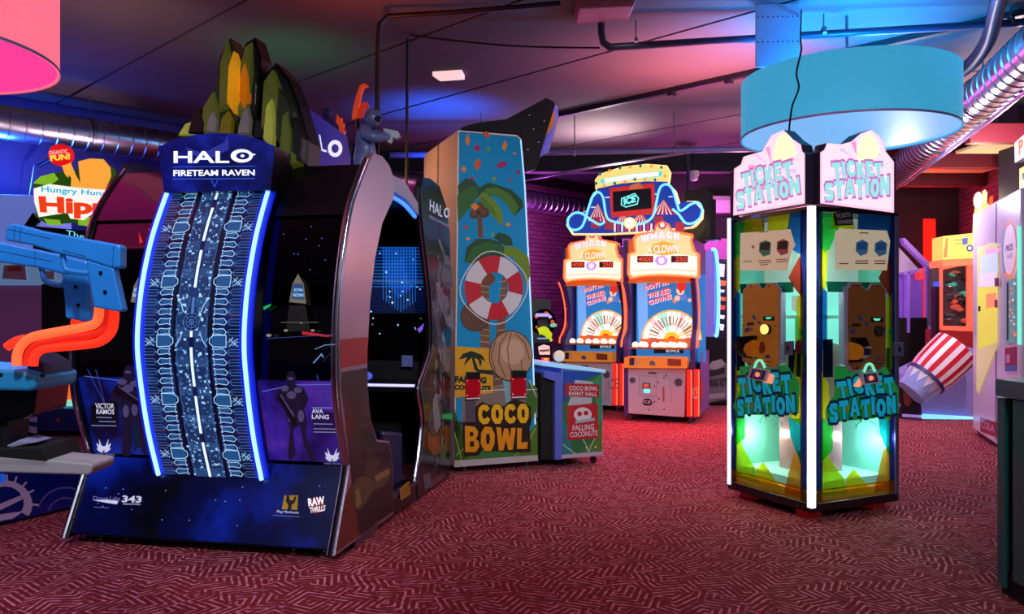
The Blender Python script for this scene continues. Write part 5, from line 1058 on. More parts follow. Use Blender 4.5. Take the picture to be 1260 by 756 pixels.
mb = MB(); p = FW.w(.3, .83, -.22); mb.ball(p, .06, em(200, 60, 44, .8), 14, 10, (1.4, 1, .8)); mb.build('red_mallet', wck, sm=True)
for (x0, x1) in ((845, 851), (854, 860)):
    mb = MB(); mb.ppx(FW, [(x0, 455), (x1, 455), (x1, 513), (x0, 513)], -.05, .012, em(225, 36, 24, 1.0)); mb.build('red_stripe', wck, bev=.003)
    mb = MB(); h = FW.hits([(x0+6, 456), (x0+6, 512)]); mb.tube([FW.w(h[0][0], h[0][1], .014), FW.w(h[1][0], h[1][1], .014)], .008, NE, 8); mb.build('neon_tube', wck)
for sd in (0, 1):
    off = -.045 if sd == 0 else .765
    mb = MB(); mb.tube([WO+WR*off-WB*(p[0]+.0) + Z*p[1] for p in [(.005, .8), (-.005, .86), (-.14, 1.0), (-.16, 1.2), (-.07, 1.42), (.03, 1.54)]], .010, NE, 8, sm=4); mb.build('neon_tube', wck, sm=True)
mb = MB(); mb.box(FW, .02, .2, .05, .75, -.8, -.35, MATTEB); mb.build('inner_frame', wck)
# headboard with score display
FH2 = Fr(WO-WB*.06, WR, Z); hb = [zt(*p) for p in [(455, 655), (458, 545), (492, 535), (486, 460), (500, 442), (600, 425), (612, 385), (645, 368), (680, 385), (692, 418), (812, 440), (806, 470), (822, 530), (846, 545), (846, 678), (740, 668), (640, 664), (540, 668), (470, 682)]]
mb = MB(); mb.ppx(FH2, hb, -.1, 0, em(250, 150, 80, 0.90), ORC); hbd = mb.build('headboard', wck, bev=.004)
a = MB(); CRM = em(255, 244, 226, 0.86); cx = zt(650, 560)
inn = [(cx[0]+(p[0]-cx[0])*.93, cx[1]+(p[1]-cx[1])*.93) for p in hb]; a.fpx(FH2, inn, .002, em(255, 214, 150, 0.86))
a.fpx(FH2, [zt(470, 560), zt(650, 535), zt(835, 560), zt(835, 660), zt(640, 648), zt(470, 660)], .003, CRM)
a.fpx(FH2, [zt(560, 540), zt(600, 490), zt(650, 475), zt(710, 490), zt(740, 540), zt(650, 555)], .0034, em(252, 170, 60, 0.86))
chunky(a, FH2, 'WHACK', [zt(524, 444), zt(744, 428), zt(744, 470), zt(529, 486)], .006, em(236, 238, 245, .85), em(50, 100, 170, .8), .05, .35)
a.text(FH2, 'A CLOWN', [zt(560, 500), zt(735, 495), zt(735, 540), zt(560, 545)], .005, em(240, 150, 60, 0.78), .07); a.text(FH2, 'A CLOWN', [zt(562, 500), zt(733, 495), zt(733, 538), zt(562, 543)], .006, em(255, 250, 240, 0.90), .02)
c = zt(645, 388); a.dpx(FH2, c[0], c[1], 5.4, .004, em(215, 90, 80, 0.78), 18); a.dpx(FH2, c[0], c[1], 4, .005, em(70, 60, 110, .9), 16); a.dpx(FH2, c[0], c[1], 3, .006, em(250, 235, 225, 0.86), 14)
c = zt(640, 582); a.dpx(FH2, c[0], c[1], 8, .004, em(196, 150, 230, 0.86), 18, 6); a.dpx(FH2, c[0], c[1], 4, .005, em(240, 225, 255, 0.94), 14)
for (x0, x1, t_) in ((508, 595, '4000'), (693, 785, '250')):
    a.fpx(FH2, [zt(x0, 556), zt(x1, 556), zt(x1, 592), zt(x0, 592)], .006, em(50, 12, 14, .8)); a.text(FH2, t_, [zt(x0+5+(18 if t_ == '250' else 0), 562), zt(x1-6, 562), zt(x1-6, 586), zt(x0+5+(18 if t_ == '250' else 0), 586)], .007, em(255, 70, 40, 1.01), .015)
a.lpx(FH2, [zt(480, 640), zt(640, 628), zt(830, 640)], .008, .004, em(250, 180, 120, 0.78)); a.build('headboard_print', hbd, kind='stuff')
a = MB(); pth = FH2.hits(hb+[hb[0]]); a.tube([FH2.w(p[0], p[1], .004) for p in pth], .008, NE, 6); a.build('neon_outline', hbd)
fsd = Fr(WO+WR*.79, WB, Z); a = MB(); a.box(fsd, .05, .8, .1, .75, 0, .002, mat('side_lilac', (120, 96, 170), .35)); a.face(fsd, [(.05, .5), (.22, .42), (.2, .22), (.05, .3)], .004, pr(206, 60, 50)); a.text(fsd, 'ICE', [(851, 478), (858, 476), (858, 490), (851, 492)], .006, pr(230, 200, 190)); a.build('side_print', wck, kind='stuff')
for (x, y) in ((.04, .06), (.68, .06), (.04, .78), (.68, .78)):
    c = WO+WR*x+WB*y; MB().lathe(c, [(.001, 0), (.025, 0), (.025, .012), (.01, .018), (.01, .055)], STEEL, 12).build('levelling_foot', wck, sm=True)
wl_ = copy_thing(wck, (.94, 9.56, 0), math.atan2(WR.y, WR.x)-.14, 'left clown game, further back, partly behind the low cabinet', 'pair of clown games')
# ------------------------------------------------------------------ shared roller coaster marquee over both games
MO = WO+WR*-.2+WB*.12; FM = Fr(Vector((MO.x, MO.y, 2.0)), Vector((.955, -.295, 0)), Z)
mar = thing('carnival_marquee', 'lit carnival marquee with blue roller coaster loops and black display above both clown games', 'sign', (MO.x+.6, MO.y, 0), math.atan2(-.295, .955))
mo = [zt(*p) for p in [(150, 440), (118, 390), (125, 345), (160, 315), (205, 318), (235, 305), (250, 240), (282, 205), (275, 140), (300, 108), (420, 68), (560, 52), (670, 60), (690, 95), (680, 160), (720, 200), (742, 270), (780, 255), (830, 255), (870, 300), (866, 350), (830, 390), (810, 402), (500, 432), (340, 440)]]
mb = MB(); mb.ppx(FM, mo, -.1, 0, em(250, 232, 160, 0.97), mat('marquee_edge', (240, 220, 140), .4, 0, .8)); mp = mb.build('marquee_board', mar, bev=.004)
cx = zt(480, 270); a = MB()
mi = [(cx[0]+(p[0]-cx[0])*.965, cx[1]+(p[1]-cx[1])*.94+.6) for p in mo]; a.fpx(FM, mi, .002, em(24, 56, 150, .85))
tent = lambda x, y, w_, h_, c: [a.fpx(FM, [zt(x-w_, y+h_), zt(x-w_*.3, y+h_*.35), zt(x, y), zt(x+w_*.3, y+h_*.35), zt(x+w_, y+h_)], c, em(140, 40, 70, .85))]+[a.fpx(FM, [zt(x, y+4), zt(x+w_*(k/3.5), y+h_), zt(x+w_*(k/3.5+.14), y+h_)], c+.001, em(235, 190, 190, .95)) for k in (-3, -1.8, -.6, .6, 1.8)]
tent(292, 265, 60, 100, .003); tent(652, 245, 72, 85, .003); tent(430, 320, 55, 60, .0036); tent(525, 316, 60, 60, .0036)
for k in range(11): a.fpx(FM, [zt(380+k*20, 380), zt(390+k*20, 379), zt(390+k*20, 424), zt(380+k*20, 425)], .0044, em(200, 50, 50, .9) if k % 2 else em(240, 220, 200, 0.88))
for (x, y) in ((255, 345), (330, 352), (600, 340), (715, 372)): a.fpx(FM, [zt(x, y), zt(x+50, y-2), zt(x+50, y+60), zt(x, y+62)], .0042, em(150, 44, 60, .8))
for (x, y) in ((268, 290), (345, 236), (605, 218), (690, 232)): c = zt(x, y); a.dpx(FM, c[0], c[1], 3.2, .0044, em(180, 205, 235, .9), 10, 1)
a.fpx(FM, [zt(355, 185), zt(600, 158), zt(608, 300), zt(585, 330), zt(365, 345)], .005, em(190, 44, 40, .9)); a.fpx(FM, [zt(470, 170), zt(520, 155), zt(545, 185), zt(460, 195)], .0054, em(190, 100, 60, .9))
a.fpx(FM, [zt(374, 205), zt(583, 186), zt(586, 296), zt(376, 316)], .006, em(8, 12, 18, .8))
IC = em(120, 245, 235, 1.14); a.fpx(FM, [zt(420, 240), zt(495, 212), zt(518, 240), zt(510, 275), zt(445, 292), zt(418, 278)], .0065, IC); a.fpx(FM, [zt(426, 242), zt(492, 218), zt(512, 242), zt(506, 270), zt(446, 286), zt(424, 276)], .007, em(6, 40, 40, .8)); a.text(FM, 'ICE', [zt(432, 240), zt(498, 222), zt(500, 262), zt(436, 278)], .0076, IC, .05); a.build('marquee_print', mp, kind='stuff')
a = MB(); yb = [zt(*p) for p in [(278, 190), (278, 145), (302, 112), (420, 74), (560, 58), (668, 66), (684, 95), (676, 150), (560, 148), (420, 160)]]; a.fpx(FM, yb, .008, em(252, 216, 120, 0.97)); a.fpx(FM, [zt(305, 138), zt(480, 106), zt(645, 92), zt(645, 122), zt(480, 138), zt(310, 164)], .010, em(90, 215, 205, 0.97)); a.fpx(FM, [zt(330, 136), zt(480, 110), zt(625, 98), zt(625, 118), zt(480, 134), zt(332, 156)], .011, em(250, 250, 245, 1.06))
for (x, y) in ((304, 110), (358, 90), (414, 75), (470, 70), (526, 65), (585, 66), (640, 72), (284, 160), (330, 174), (385, 160), (440, 152), (495, 138), (550, 138), (605, 140), (660, 120)): c = zt(x, y); a.dpx(FM, c[0], c[1], 1.9, .012, em(20, 110, 100, .9) if (x//55) % 2 else em(240, 150, 70, 0.88), 10, 2)
a.build('bulb_header', mp)
CY = em(110, 205, 245, 1.4)
for pts in ([(330, 368), (300, 385), (235, 345), (205, 325), (165, 322), (130, 355), (135, 400), (170, 415), (210, 390), (240, 300), (270, 220), (300, 210), (322, 240), (335, 320), (355, 360), (420, 378), (470, 385)], [(470, 385), (540, 378), (590, 345), (610, 280), (630, 190), (665, 165), (700, 190), (725, 270), (745, 310), (800, 275), (840, 265), (862, 300), (850, 350), (810, 378), (770, 375), (735, 330), (700, 300)]):
    h = FM.hits([zt(*p) for p in pts]); mb = MB(); mb.tube([FM.w(p[0], p[1], .014) for p in h], .013, CY, 8, sm=4); mb.build('coaster_tube', mar, sm=True)
a = MB(); c = zt(468, 378); a.dpx(FM, c[0], c[1], 7.3, .03, em(250, 214, 90, 1.1), 20, h=.02); a.dpx(FM, c[0], c[1], 5.8, .031, em(255, 248, 220, 1.15), 18); a.text(FM, 'No.1', [zt(455, 370), zt(482, 366), zt(482, 382), zt(455, 385)], .032, em(60, 70, 150, .8)); a.build('round_badge', mar)
for (x, sd) in ((.38, 0), (1.1, 1)):
    p = FM.w(x, 0, -.14); mb = MB(); mb.box(Fr((p.x, p.y, 0), WR, Z), -.03, .03, 1.97, 2.4, -.03, .03, BLACK); mb.box(Fr((p.x, p.y, 0), WR, Z), -.08, .08, 1.96, 1.98, -.08, .08, BLACK); mb.build('support_post', mar)
# round black loudspeaker behind the marquee
spk = thing('drum_display', 'round black drum shaped display back at the right end of the carnival marquee', 'display', at(860, 300, 9.15), 0)
fq = Fr(at(858, 265, 9.15), (.97, -.25, 0)); mb = MB(); ro = [(840, 236), (868, 232), (877, 238), (880, 262), (876, 292), (868, 300), (838, 296)]; mb.ppx(fq, ro, -.12, 0, mat('olive_black_shell', (26, 26, 12), .3, 0, 0, .3, 8, .4)); mb.build('shell', spk, bev=.015)
mb = MB(); mb.ppx(fq, [(877, 240), (880.5, 246), (880, 255), (878, 262)], -.1, .02, mat('pale_rim', (170, 170, 170), .4)); mb.build('rim', spk, bev=.003)
mb = MB(); p = fq.w(0, 0, -.11); mb.tube([p, p+Vector((0, .5, .0)), p+Vector((0, .5, .9))], .02, BLACK, 8); mb.build('arm', spk)
# ------------------------------------------------------------------ four sided ticket counting kiosk
KC = Vector((1.70, 4.52, 0)); KR = Vector((.905, .425, 0)).normalized(); KL = Vector((-.425, .905, 0)).normalized(); KW = .71
kio = thing('ticket_kiosk', 'square ticket kiosk with tinted glass sides and four pink and white lit signs', 'kiosk', KC+(KR+KL)*KW/2, math.atan2(KR.y, KR.x))
KB, KT = .045, 1.795
F_R = Fr(KC+Z*KB, KR, Z); F_L = Fr(KC+KL*KW+Z*KB, -KL, Z)
FBK = Fr(KC+KR*KW+KL*KW+Z*KB, -KR, Z); FSD = Fr(KC+KR*KW+Z*KB, KL, Z)
PL_ = Fr(KC, KR, KL)            # plan: a right, b back, c up
mb = MB(); mb.box(PL_, .0, KW, 0, KW, KB, KB+.05, BLACK); mb.build('base', kio, bev=.004); mb = MB(); mb.box(PL_, 0, KW, 0, KW, KT-.03, KT, BLACK); mb.build('top', kio, bev=.004)
KH = KT-KB
LEDW = em(238, 236, 255, 1.15); ALU = mat('anodised_edge', (150, 140, 190), .3, .7)
for k, (a_, b_) in enumerate(((0, 0), (KW, 0), (0, KW), (KW, KW))):
    mb = MB(); sx_ = 1 if a_ == 0 else -1; sy_ = 1 if b_ == 0 else -1
    mb.box(PL_, min(a_, a_+sx_*.034), max(a_, a_+sx_*.034), min(b_, b_+sy_*.034), max(b_, b_+sy_*.034), KB+.03, KT, ALU); po = mb.build('corner_post', kio)
    if k != 1 and k != 3:
        a = MB()
        if k == 0:
            a.box(F_R, -.004, .028, .03, KH, 0, .006, LEDW); a.box(F_L, KW-.028, KW+.004, .03, KH, 0, .006, LEDW)
        else: a.box(F_L, .002, .03, .03, KH, 0, .006, LEDW)
        a.build('light_strip', po)
# inside: pale floor, mirror column with its floor reflection painted rose, mint back boards, lit cabinet heads
MINT = mat('mint_interior', (170, 235, 215), .4, 0, .28, .08, 6); MIR = mat('rose_reflection', (186, 132, 136), .22, .25, .06, .15, 3)
mb = MB(); mb.box(PL_, .05, KW-.05, .05, KW-.05, KB+.05, KB+.16, MINT); mb.build('inner_deck', kio); mb = MB(); mb.box(PL_, .05, KW-.05, .05, KW-.05, 1.15, 1.17, MINT); mb.build('inner_deck', kio)
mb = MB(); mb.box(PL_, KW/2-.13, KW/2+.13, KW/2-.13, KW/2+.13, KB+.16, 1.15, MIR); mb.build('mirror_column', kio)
mb = MB(); mb.box(PL_, .04, KW-.04, KW-.06, KW-.04, KB+.1, 1.7, mat('mint_back', (120, 200, 180), .35, 0, .22, .2, 5)); mb.box(PL_, KW-.06, KW-.04, .04, KW-.06, KB+.1, 1.7, mat('mint_back', (120, 200, 180), .35)); mb.build('inner_back', kio)
mb = MB(); mb.box(PL_, .16, KW-.16, .16, KW-.16, 1.17, 1.76, mat('head_box_white', (215, 225, 215), .4, 0, .3, .1, 6)); mb.build('head_box', kio)
for (fr_, nm) in ((F_L, 0), (F_R, 1)):
    mb = MB(); h_ = fr_.hits([(905, 592), (985, 612)] if nm == 0 else [(1012, 606), (1094, 592)])
    mb.tube([fr_.w(h_[0][0], .10, -.06), fr_.w(h_[1][0], .10, -.06)], .012, em(225, 255, 245, 2.2), 8); mb.build('light_strip', kio)
light('POINT', 'kiosk_lamp', KC+(KR+KL)*.16+Z*.55, (.75, 1, .85), 3, None, .012); light('POINT', 'kiosk_lamp', KC+(KR*.55+KL*.12)+Z*.4, (.8, .95, 1), 3, None, .012)
light('POINT', 'kiosk_lamp', KC+(KL*.55+KR*.12)+Z*.4, (1, .95, .75), 3, None, .012); light('POINT', 'kiosk_lamp', KC+(KR+KL)*.1+Z*1.45, (.7, 1, .95), 3, None, .012)
FILM = {'y': film(240, 222, 40), 'g': film(60, 210, 84), 'b': film(40, 110, 200), 't': film(30, 180, 190), 'o': film(226, 140, 50), 'r': film(190, 56, 40), 'n': film(40, 44, 110), 'l': film(190, 220, 40), 'dk': film(24, 28, 50), 'dg': film(20, 90, 74)}
GL = glass('kiosk_glass')
def side(fr_, nm, sgn):
    g = MB(); g.box(fr_, .036, KW-.036, .06, KH-.01, -.008, -.002, GL); gp = g.build('glass_panel', kio)
    X = (lambda f: fr_.hit(893+f*97, 400)[0]) if nm == 0 else (lambda f: fr_.hit(1009+f*99, 400)[0])
    def pan(u, z): return (.036+(KW-.072)*u, z*KH)          # u across, z up the glass
    a = MB()
    def pp_(pts, c, k): a.face(fr_, [pan(*p) for p in pts], c, FILM[k])
    fl = (lambda pts: pts)
    # dark frame lines
    for (u0, u1) in ((0, .075), (.925, 1)): pp_([(u0, .03), (u1, .03), (u1, .99), (u0, .99)], .0, 'n')
    pp_([(0, .03), (1, .03), (1, .075), (0, .075)], .0004, 'o')
    # lower blocks
    pp_([(.06, .05), (.38, .05), (.34, .1), (.16, .17), (.08, .24)], .001, 'l'); pp_([(.36, .05), (.72, .04), (.46, .13), (.36, .1)], .0012, 'y'); pp_([(.72, .04), (.94, .04), (.94, .2), (.84, .18)], .001, 'o')
    pp_([(.05, .16), (.2, .2), (.2, .28), (.06, .31)], .0014, 'g'); pp_([(.05, .3), (.17, .31), (.15, .42), (.06, .46)], .001, 'y'); pp_([(.8, .24), (.94, .15), (.94, .3), (.78, .3)], .0014, 't')
    pp_([(.8, .3), (.94, .28), (.95, .44), (.84, .44)], .0016, 'y'); pp_([(.84, .44), (.95, .44), (.95, .58), (.88, .58)], .0012, 'y')
    # upper blocks
    pp_([(.04, .84), (.16, .86), (.30, .95), (.30, .98), (.04, .98)], .001, 'g'); pp_([(.18, .93), (.48, .93), (.42, .985), (.2, .985)], .0012, 'y'); pp_([(.5, .9), (.78, .92), (.8, .985), (.52, .985)], .0012, 'y' if nm == 0 else 'b')
    pp_([(.74, .88), (.95, .84), (.95, .985), (.8, .985)], .0014, 'b'); pp_([(.78, .77), (.92, .84), (.95, .8), (.95, .7), (.84, .74)], .0016, 'r'); pp_([(.04, .7), (.12, .74), (.14, .86), (.04, .86)], .001, 'y'); pp_([(.05, .52), (.13, .55), (.13, .72), (.05, .74)], .001, 'b')
    pp_([(.88, .58), (.96, .6), (.96, .72), (.88, .7)], .001, 'y'); pp_([(.9, .46), (.97, .46), (.97, .6), (.9, .6)], .0008, 'g')
    pp_([(.14, .72), (.84, .72), (.84, .755), (.12, .755)], .001, 'dg'); pp_([(.08, .44), (.2, .44), (.2, .565), (.08, .565)], .0012, 'dk'); pp_([(.78, .44), (.93, .44), (.93, .53), (.78, .53)], .0012, 'dk')
    a.build('tinted_film', gp, kind='stuff')
    # lit mint windows behind the gold plate
    a = MB(); a.face(fr_, [pan(.14, .57), pan(.84, .51), pan(.84, .72), pan(.14, .72)], -.11, em(150, 240, 215, .85)); a.face(fr_, [pan(.7, .53), pan(.82, .53), pan(.82, .64), pan(.7, .64)], -.10, em(60, 170, 130, .7))
    a.face(fr_, [pan(.14, .60), pan(.24, .60), pan(.24, .7), pan(.14, .7)], -.10, em(210, 225, 215, .8)); a.face(fr_, [pan(.66, .66), pan(.84, .64), pan(.84, .71), pan(.66, .71)], -.10, em(190, 180, 170, .8)); a.build('lit_window', kio, kind='stuff')
    # notice
    if nm == 0: q_ = [(911.5, 287), (937, 285), (973, 282), (979, 302), (974, 310), (969, 333), (910.5, 333)]
    else: q_ = [(1027, 285), (1033, 281.5), (1091, 284), (1095, 297), (1091, 333), (1027, 332)]
    a = MB(); a.fpx(fr_, q_, .002, mat('cream_notice', (235, 214, 180), .5, 0, .30, .05, 8)); nt_ = a.build('notice', gp); a = MB(); ox = 0 if nm == 0 else 117.5
    def w5(x, y): return (880+x/3.025, 150+y/3.025)
    if nm == 0:
        for (x, y, m1, m2) in ((186, 470, pr(20, 24, 26), pr(90, 190, 150)), (252, 466, pr(24, 30, 34), pr(220, 120, 130))): a.fpx(fr_, [w5(x-20, y-20), w5(x+4, y-30), w5(x+24, y-18), w5(x+20, y+24), w5(x-6, y+32), w5(x-22, y+12)], .003, m2); a.fpx(fr_, [w5(x-16, y-18), w5(x+20, y-24), w5(x+16, y+8), w5(x-18, y+8)], .004, m1)
        a.dpx(fr_, *w5(142, 466), 2, .003, pr(210, 160, 60), 8)
        for (x, y, w_) in ((105, 520, 32), (160, 516, 50), (165, 524, 45), (228, 512, 45), (230, 520, 42), (165, 410, 34), (168, 532, 30)): a.fpx(fr_, [w5(x, y), w5(x+w_, y-3), w5(x+w_, y), w5(x, y+3)], .003, pr(120, 90, 80) if y != 516 and y != 512 else pr(180, 60, 50))
    else:
        for (x, y) in ((545, 468), (615, 470)): a.fpx(fr_, [w5(x-22, y-18), w5(x+2, y-30), w5(x+24, y-16), w5(x+20, y+22), w5(x-6, y+32), w5(x-24, y+12)], .003, pr(110, 170, 225)); a.fpx(fr_, [w5(x-16, y-16), w5(x+18, y-22), w5(x+16, y+8), w5(x-18, y+8)], .004, pr(50, 120, 200))
        for (x, y, w_) in ((460, 526, 34), (520, 516, 50), (520, 525, 48), (590, 516, 44), (592, 526, 40), (535, 412, 34)): a.fpx(fr_, [w5(x, y), w5(x+w_, y), w5(x+w_, y+4), w5(x, y+4)], .003, pr(120, 90, 80) if y != 516 else pr(180, 60, 50))
        a.fpx(fr_, [w5(438, 340), w5(510, 330), w5(512, 385), w5(445, 388)], .0026, pr(16, 18, 22)); a.text(fr_, 'TICKETS', [w5(446, 345), w5(500, 337), w5(502, 352), w5(450, 360)], .0034, pr(200, 200, 200)); a.text(fr_, 'REWARDS', [w5(452, 368), w5(506, 364), w5(506, 378), w5(455, 382)], .0034, pr(200, 200, 200))
    a.build('notice_print', nt_, kind='stuff')
    # gold control plate
    if nm == 0: zg = lambda x, y: (890+x/5.04, 330+y/5.04)
    else: zg = lambda x, y: (1000+x/5.04, 330+y/5.04)
    if nm == 0: out = [(130, 135), (150, 120), (155, 100), (225, 95), (235, 118), (250, 128), (268, 118), (275, 97), (335, 92), (345, 112), (365, 128), (365, 595), (340, 605), (335, 625), (160, 605), (152, 588), (125, 575)]; inn_ = [(134, 138), (155, 122), (160, 106), (222, 100), (232, 122), (250, 132), (270, 122), (278, 102), (328, 98), (338, 118), (355, 132), (355, 590), (333, 600), (328, 616), (164, 598), (156, 580), (130, 570)]
    else: out = [(185, 120), (205, 112), (212, 90), (290, 92), (300, 115), (325, 135), (345, 112), (352, 95), (425, 98), (430, 118), (445, 130), (445, 600), (425, 610), (420, 632), (230, 645), (212, 635), (205, 612), (185, 600)]; inn_ = [(208, 130), (222, 118), (228, 98), (286, 98), (298, 122), (325, 142), (348, 120), (356, 102), (418, 104), (424, 122), (440, 134), (440, 595), (420, 604), (414, 622), (240, 632), (226, 622), (222, 606), (206, 598)]
    m = MB(); m.ppx(fr_, [zg(*p) for p in out], -.03, .012, mat('lilac_plate_edge', (190, 170, 200), .3, .2)); pt = m.build('control_plate', kio, bev=.002)
    a = MB(); a.fpx(fr_, [zg(*p) for p in inn_], .0135, mat('amber_plate_%d' % nm, (186, 118, 32) if nm == 0 else (140, 84, 40), .35, .1, .16 if nm == 0 else .05, .1, 6, .3))
    gr = pr(70, 60, 140)
    if nm == 0:
        a.fpx(fr_, [zg(258, 298), zg(328, 298), zg(328, 326), zg(258, 326)], .015, BLACK); a.fpx(fr_, [zg(272, 305), zg(314, 303), zg(306, 316), zg(282, 318)], .016, em(70, 210, 170, .9)); a.fpx(fr_, [zg(158, 338), zg(202, 336), zg(202, 355), zg(158, 357)], .015, pr(60, 24, 16))
        bt = (283, 380); bm_ = em(250, 232, 120, 1.05)
        for pts in ([(190, 290), (210, 295), (215, 325), (195, 318)], [(222, 325), (245, 335), (242, 350), (224, 345)], [(145, 375), (170, 365), (172, 395), (145, 402)]): a.fpx(fr_, [zg(*p) for p in pts], .015, pr(60, 90, 150))
        a.fpx(fr_, [zg(240, 460), zg(262, 455), zg(276, 495), zg(262, 525), zg(238, 532), zg(232, 500)], .015, pr(150, 50, 40)); a.fpx(fr_, [zg(262, 550), zg(292, 535), zg(305, 552), zg(285, 562)], .015, gr); a.fpx(fr_, [zg(250, 575), zg(318, 578), zg(318, 584), zg(250, 582)], .015, pr(140, 60, 60))
        a.fpx(fr_, [zg(172, 375), zg(196, 372), zg(196, 384), zg(172, 388)], .015, pr(130, 80, 140))
        for p in ((182, 116), (294, 112), (138, 355), (336, 358), (176, 594), (288, 604), (208, 494)): a.dpx(fr_, *zg(*p), 1.1, .0155, BLACK, 8)
        sc_ = [(98, 470), (140, 425), (222, 418), (222, 445), (185, 450), (165, 500), (185, 545), (220, 552), (218, 560), (160, 556), (110, 520)]; so = [(165, 505), (180, 470), (222, 448), (222, 552), (190, 545)]
    else:
        a.fpx(fr_, [zg(348, 305), zg(425, 308), zg(425, 334), zg(348, 334)], .015, BLACK); a.fpx(fr_, [zg(362, 312), zg(408, 314), zg(400, 326), zg(370, 326)], .016, em(90, 230, 190, .9)); a.fpx(fr_, [zg(232, 345), zg(284, 345), zg(284, 362), zg(232, 362)], .015, pr(40, 20, 30))
        bt = (393, 388); bm_ = pr(60, 48, 50)
        for pts in ([(272, 298), (288, 296), (300, 325), (282, 330)], [(312, 340), (335, 336), (335, 355), (314, 360)], [(218, 390), (248, 375), (250, 400), (222, 410)]): a.fpx(fr_, [zg(*p) for p in pts], .015, pr(60, 70, 150))
        a.fpx(fr_, [zg(378, 560), zg(396, 545), zg(405, 565), zg(388, 575)], .015, gr); a.fpx(fr_, [zg(350, 585), zg(425, 590), zg(425, 596), zg(350, 592)], .015, pr(100, 50, 60))
        for p in ((264, 112), (390, 118), (212, 362), (435, 370), (260, 620), (392, 622), (235, 512)): a.dpx(fr_, *zg(*p), 1.1, .0155, BLACK, 8)
        sc_ = [(218, 430), (290, 428), (310, 470), (320, 478), (270, 485), (230, 465)]; so = [(205, 460), (250, 475), (270, 500), (268, 540), (240, 565), (205, 568)]
        a.fpx(fr_, [zg(272, 490), zg(352, 490), zg(352, 498), zg(272, 498)], .017, WHITE); a.fpx(fr_, [zg(272, 498), zg(350, 498), zg(345, 540), zg(270, 540)], .016, pr(30, 34, 70)); a.fpx(fr_, [zg(250, 555), zg(270, 540), zg(345, 540), zg(310, 560)], .016, pr(180, 150, 200)); a.fpx(fr_, [zg(218, 568), zg(300, 565), zg(300, 580), zg(218, 584)], .016, BLACK)
    a.build('plate_print', pt, kind='stuff')
    m = MB(); m.dpx(fr_, *zg(*bt), 5.4, .03, BLACK, 18, 6.6, h=.018); m.dpx(fr_, *zg(bt[0]-3, bt[1]), 4.9, .036, bm_, 18, 6.2, h=.006); m.build('push_button', pt)
    m = MB(); m.ppx(fr_, [zg(*p) for p in sc_], .012, .05, GLOSSB); m.ppx(fr_, [zg(*p) for p in so], .012, .056, mat('orange_feeder', (216, 124, 20), .3, 0, .08)); m.build('ticket_feeder', pt, bev=.003)
    # keypad lock at the side of the plate
    m = MB(); lk = [(394, 455), (440, 452), (440, 540), (392, 542)] if nm == 0 else [(492, 460), (548, 462), (548, 545), (492, 545)]
    m.ppx(fr_, [zg(*p) for p in lk], 0, .02, mat('lock_body', (120, 120, 160), .3, .3)); c_ = zg(sum(p[0] for p in lk)/4, sum(p[1] for p in lk)/4); m.dpx(fr_, c_[0], c_[1], 1.6, .022, BLACK, 10, 3.5); m.build('cabinet_lock', kio, bev=.002)
    if nm == 0: m = MB(); c_ = zg(478, 490); m.dpx(fr_, c_[0], c_[1], 3.6, .02, mat('maroon_knob', (90, 20, 40), .35), 16, 8.5, h=.02); m.build('round_knob', kio)
    # lower graffiti style lettering on a green ground
    def w6(x, y): return (880+x/2.908, 390+y/2.908)
    if nm == 0: gq = [(88, 178), (258, 172), (305, 240), (300, 345), (240, 352), (80, 350), (65, 320), (90, 260)]; T1 = [(82, 212), (268, 198), (276, 268), (92, 282)]; T2 = [(80, 290), (286, 279), (290, 342), (82, 350)]; cr = [(140, 180), (205, 190), (192, 232), (128, 222)]
    else: gq = [(425, 178), (610, 180), (655, 260), (655, 345), (560, 365), (400, 378), (392, 330), (425, 280)]; T1 = [(428, 226), (632, 208), (642, 274), (440, 286)]; T2 = [(404, 304), (642, 281), (646, 344), (406, 374)]; cr = [(505, 200), (566, 195), (578, 235), (516, 243)]
    a = MB(); a.fpx(fr_, [w6(*p) for p in gq], .003, mat('green_print', (30, 140, 60), .3, 0, .35, .35, 14, .4))  # green and teal print given a glow to brighten it
    cx_, cy_ = sum(p[0] for p in gq)/len(gq), sum(p[1] for p in gq)/len(gq)
    for t in range(9): th = t*.7; a.fpx(fr_, [w6(cx_+60*math.cos(th), cy_+40*math.sin(th)), w6(cx_+105*math.cos(th+.12), cy_+92*math.sin(th+.12)), w6(cx_+60*math.cos(th+.35), cy_+45*math.sin(th+.35))], .0034, pr(200, 190, 20) if t % 2 else pr(60, 170, 60))
    DT = mat('dark_teal_print', (8, 48, 92), .3, 0, .1, .2, 12, .4); TL_ = mat('teal_print', (18, 150, 180), .3, 0, .55, .25, 16, .4)
    for s_, q_ in (('TICKET', T1), ('STATION', T2)):
        chunky(a, fr_, s_, [w6(*p) for p in q_], .005, TL_, DT, .22, 0, .10)
    for pts in ([(210, 352), (240, 372), (245, 410)], [(270, 350), (235, 395)], [(180, 352), (160, 372), (165, 380)]): a.lpx(fr_, [w6(p[0]+(0 if nm == 0 else 340), p[1]+(0 if nm == 0 else 20)) for p in pts], .004, .004, TL_)
    a.build('lettering', gp, label='teal brush lettering on green')
    m = MB(); m.ppx(fr_, [w6(*p) for p in cr], .012, .03, mat('reader_white', (215, 210, 225), .3)); cxr, cyr = sum(p[0] for p in cr)/4, sum(p[1] for p in cr)/4
    m.ppx(fr_, [w6(cxr+(p[0]-cxr)*.72, cyr+(p[1]-cyr)*.72) for p in cr], .03, .032, BLACK); m.fpx(fr_, [w6(cxr+(p[0]-cxr)*.55, cyr+(p[1]-cyr)*.55) for p in cr], .0325, em(60, 40, 90, .9)); m.dpx(fr_, *w6(cxr, cyr), 3, .0335, em(250, 130, 60, 1.1), 10)
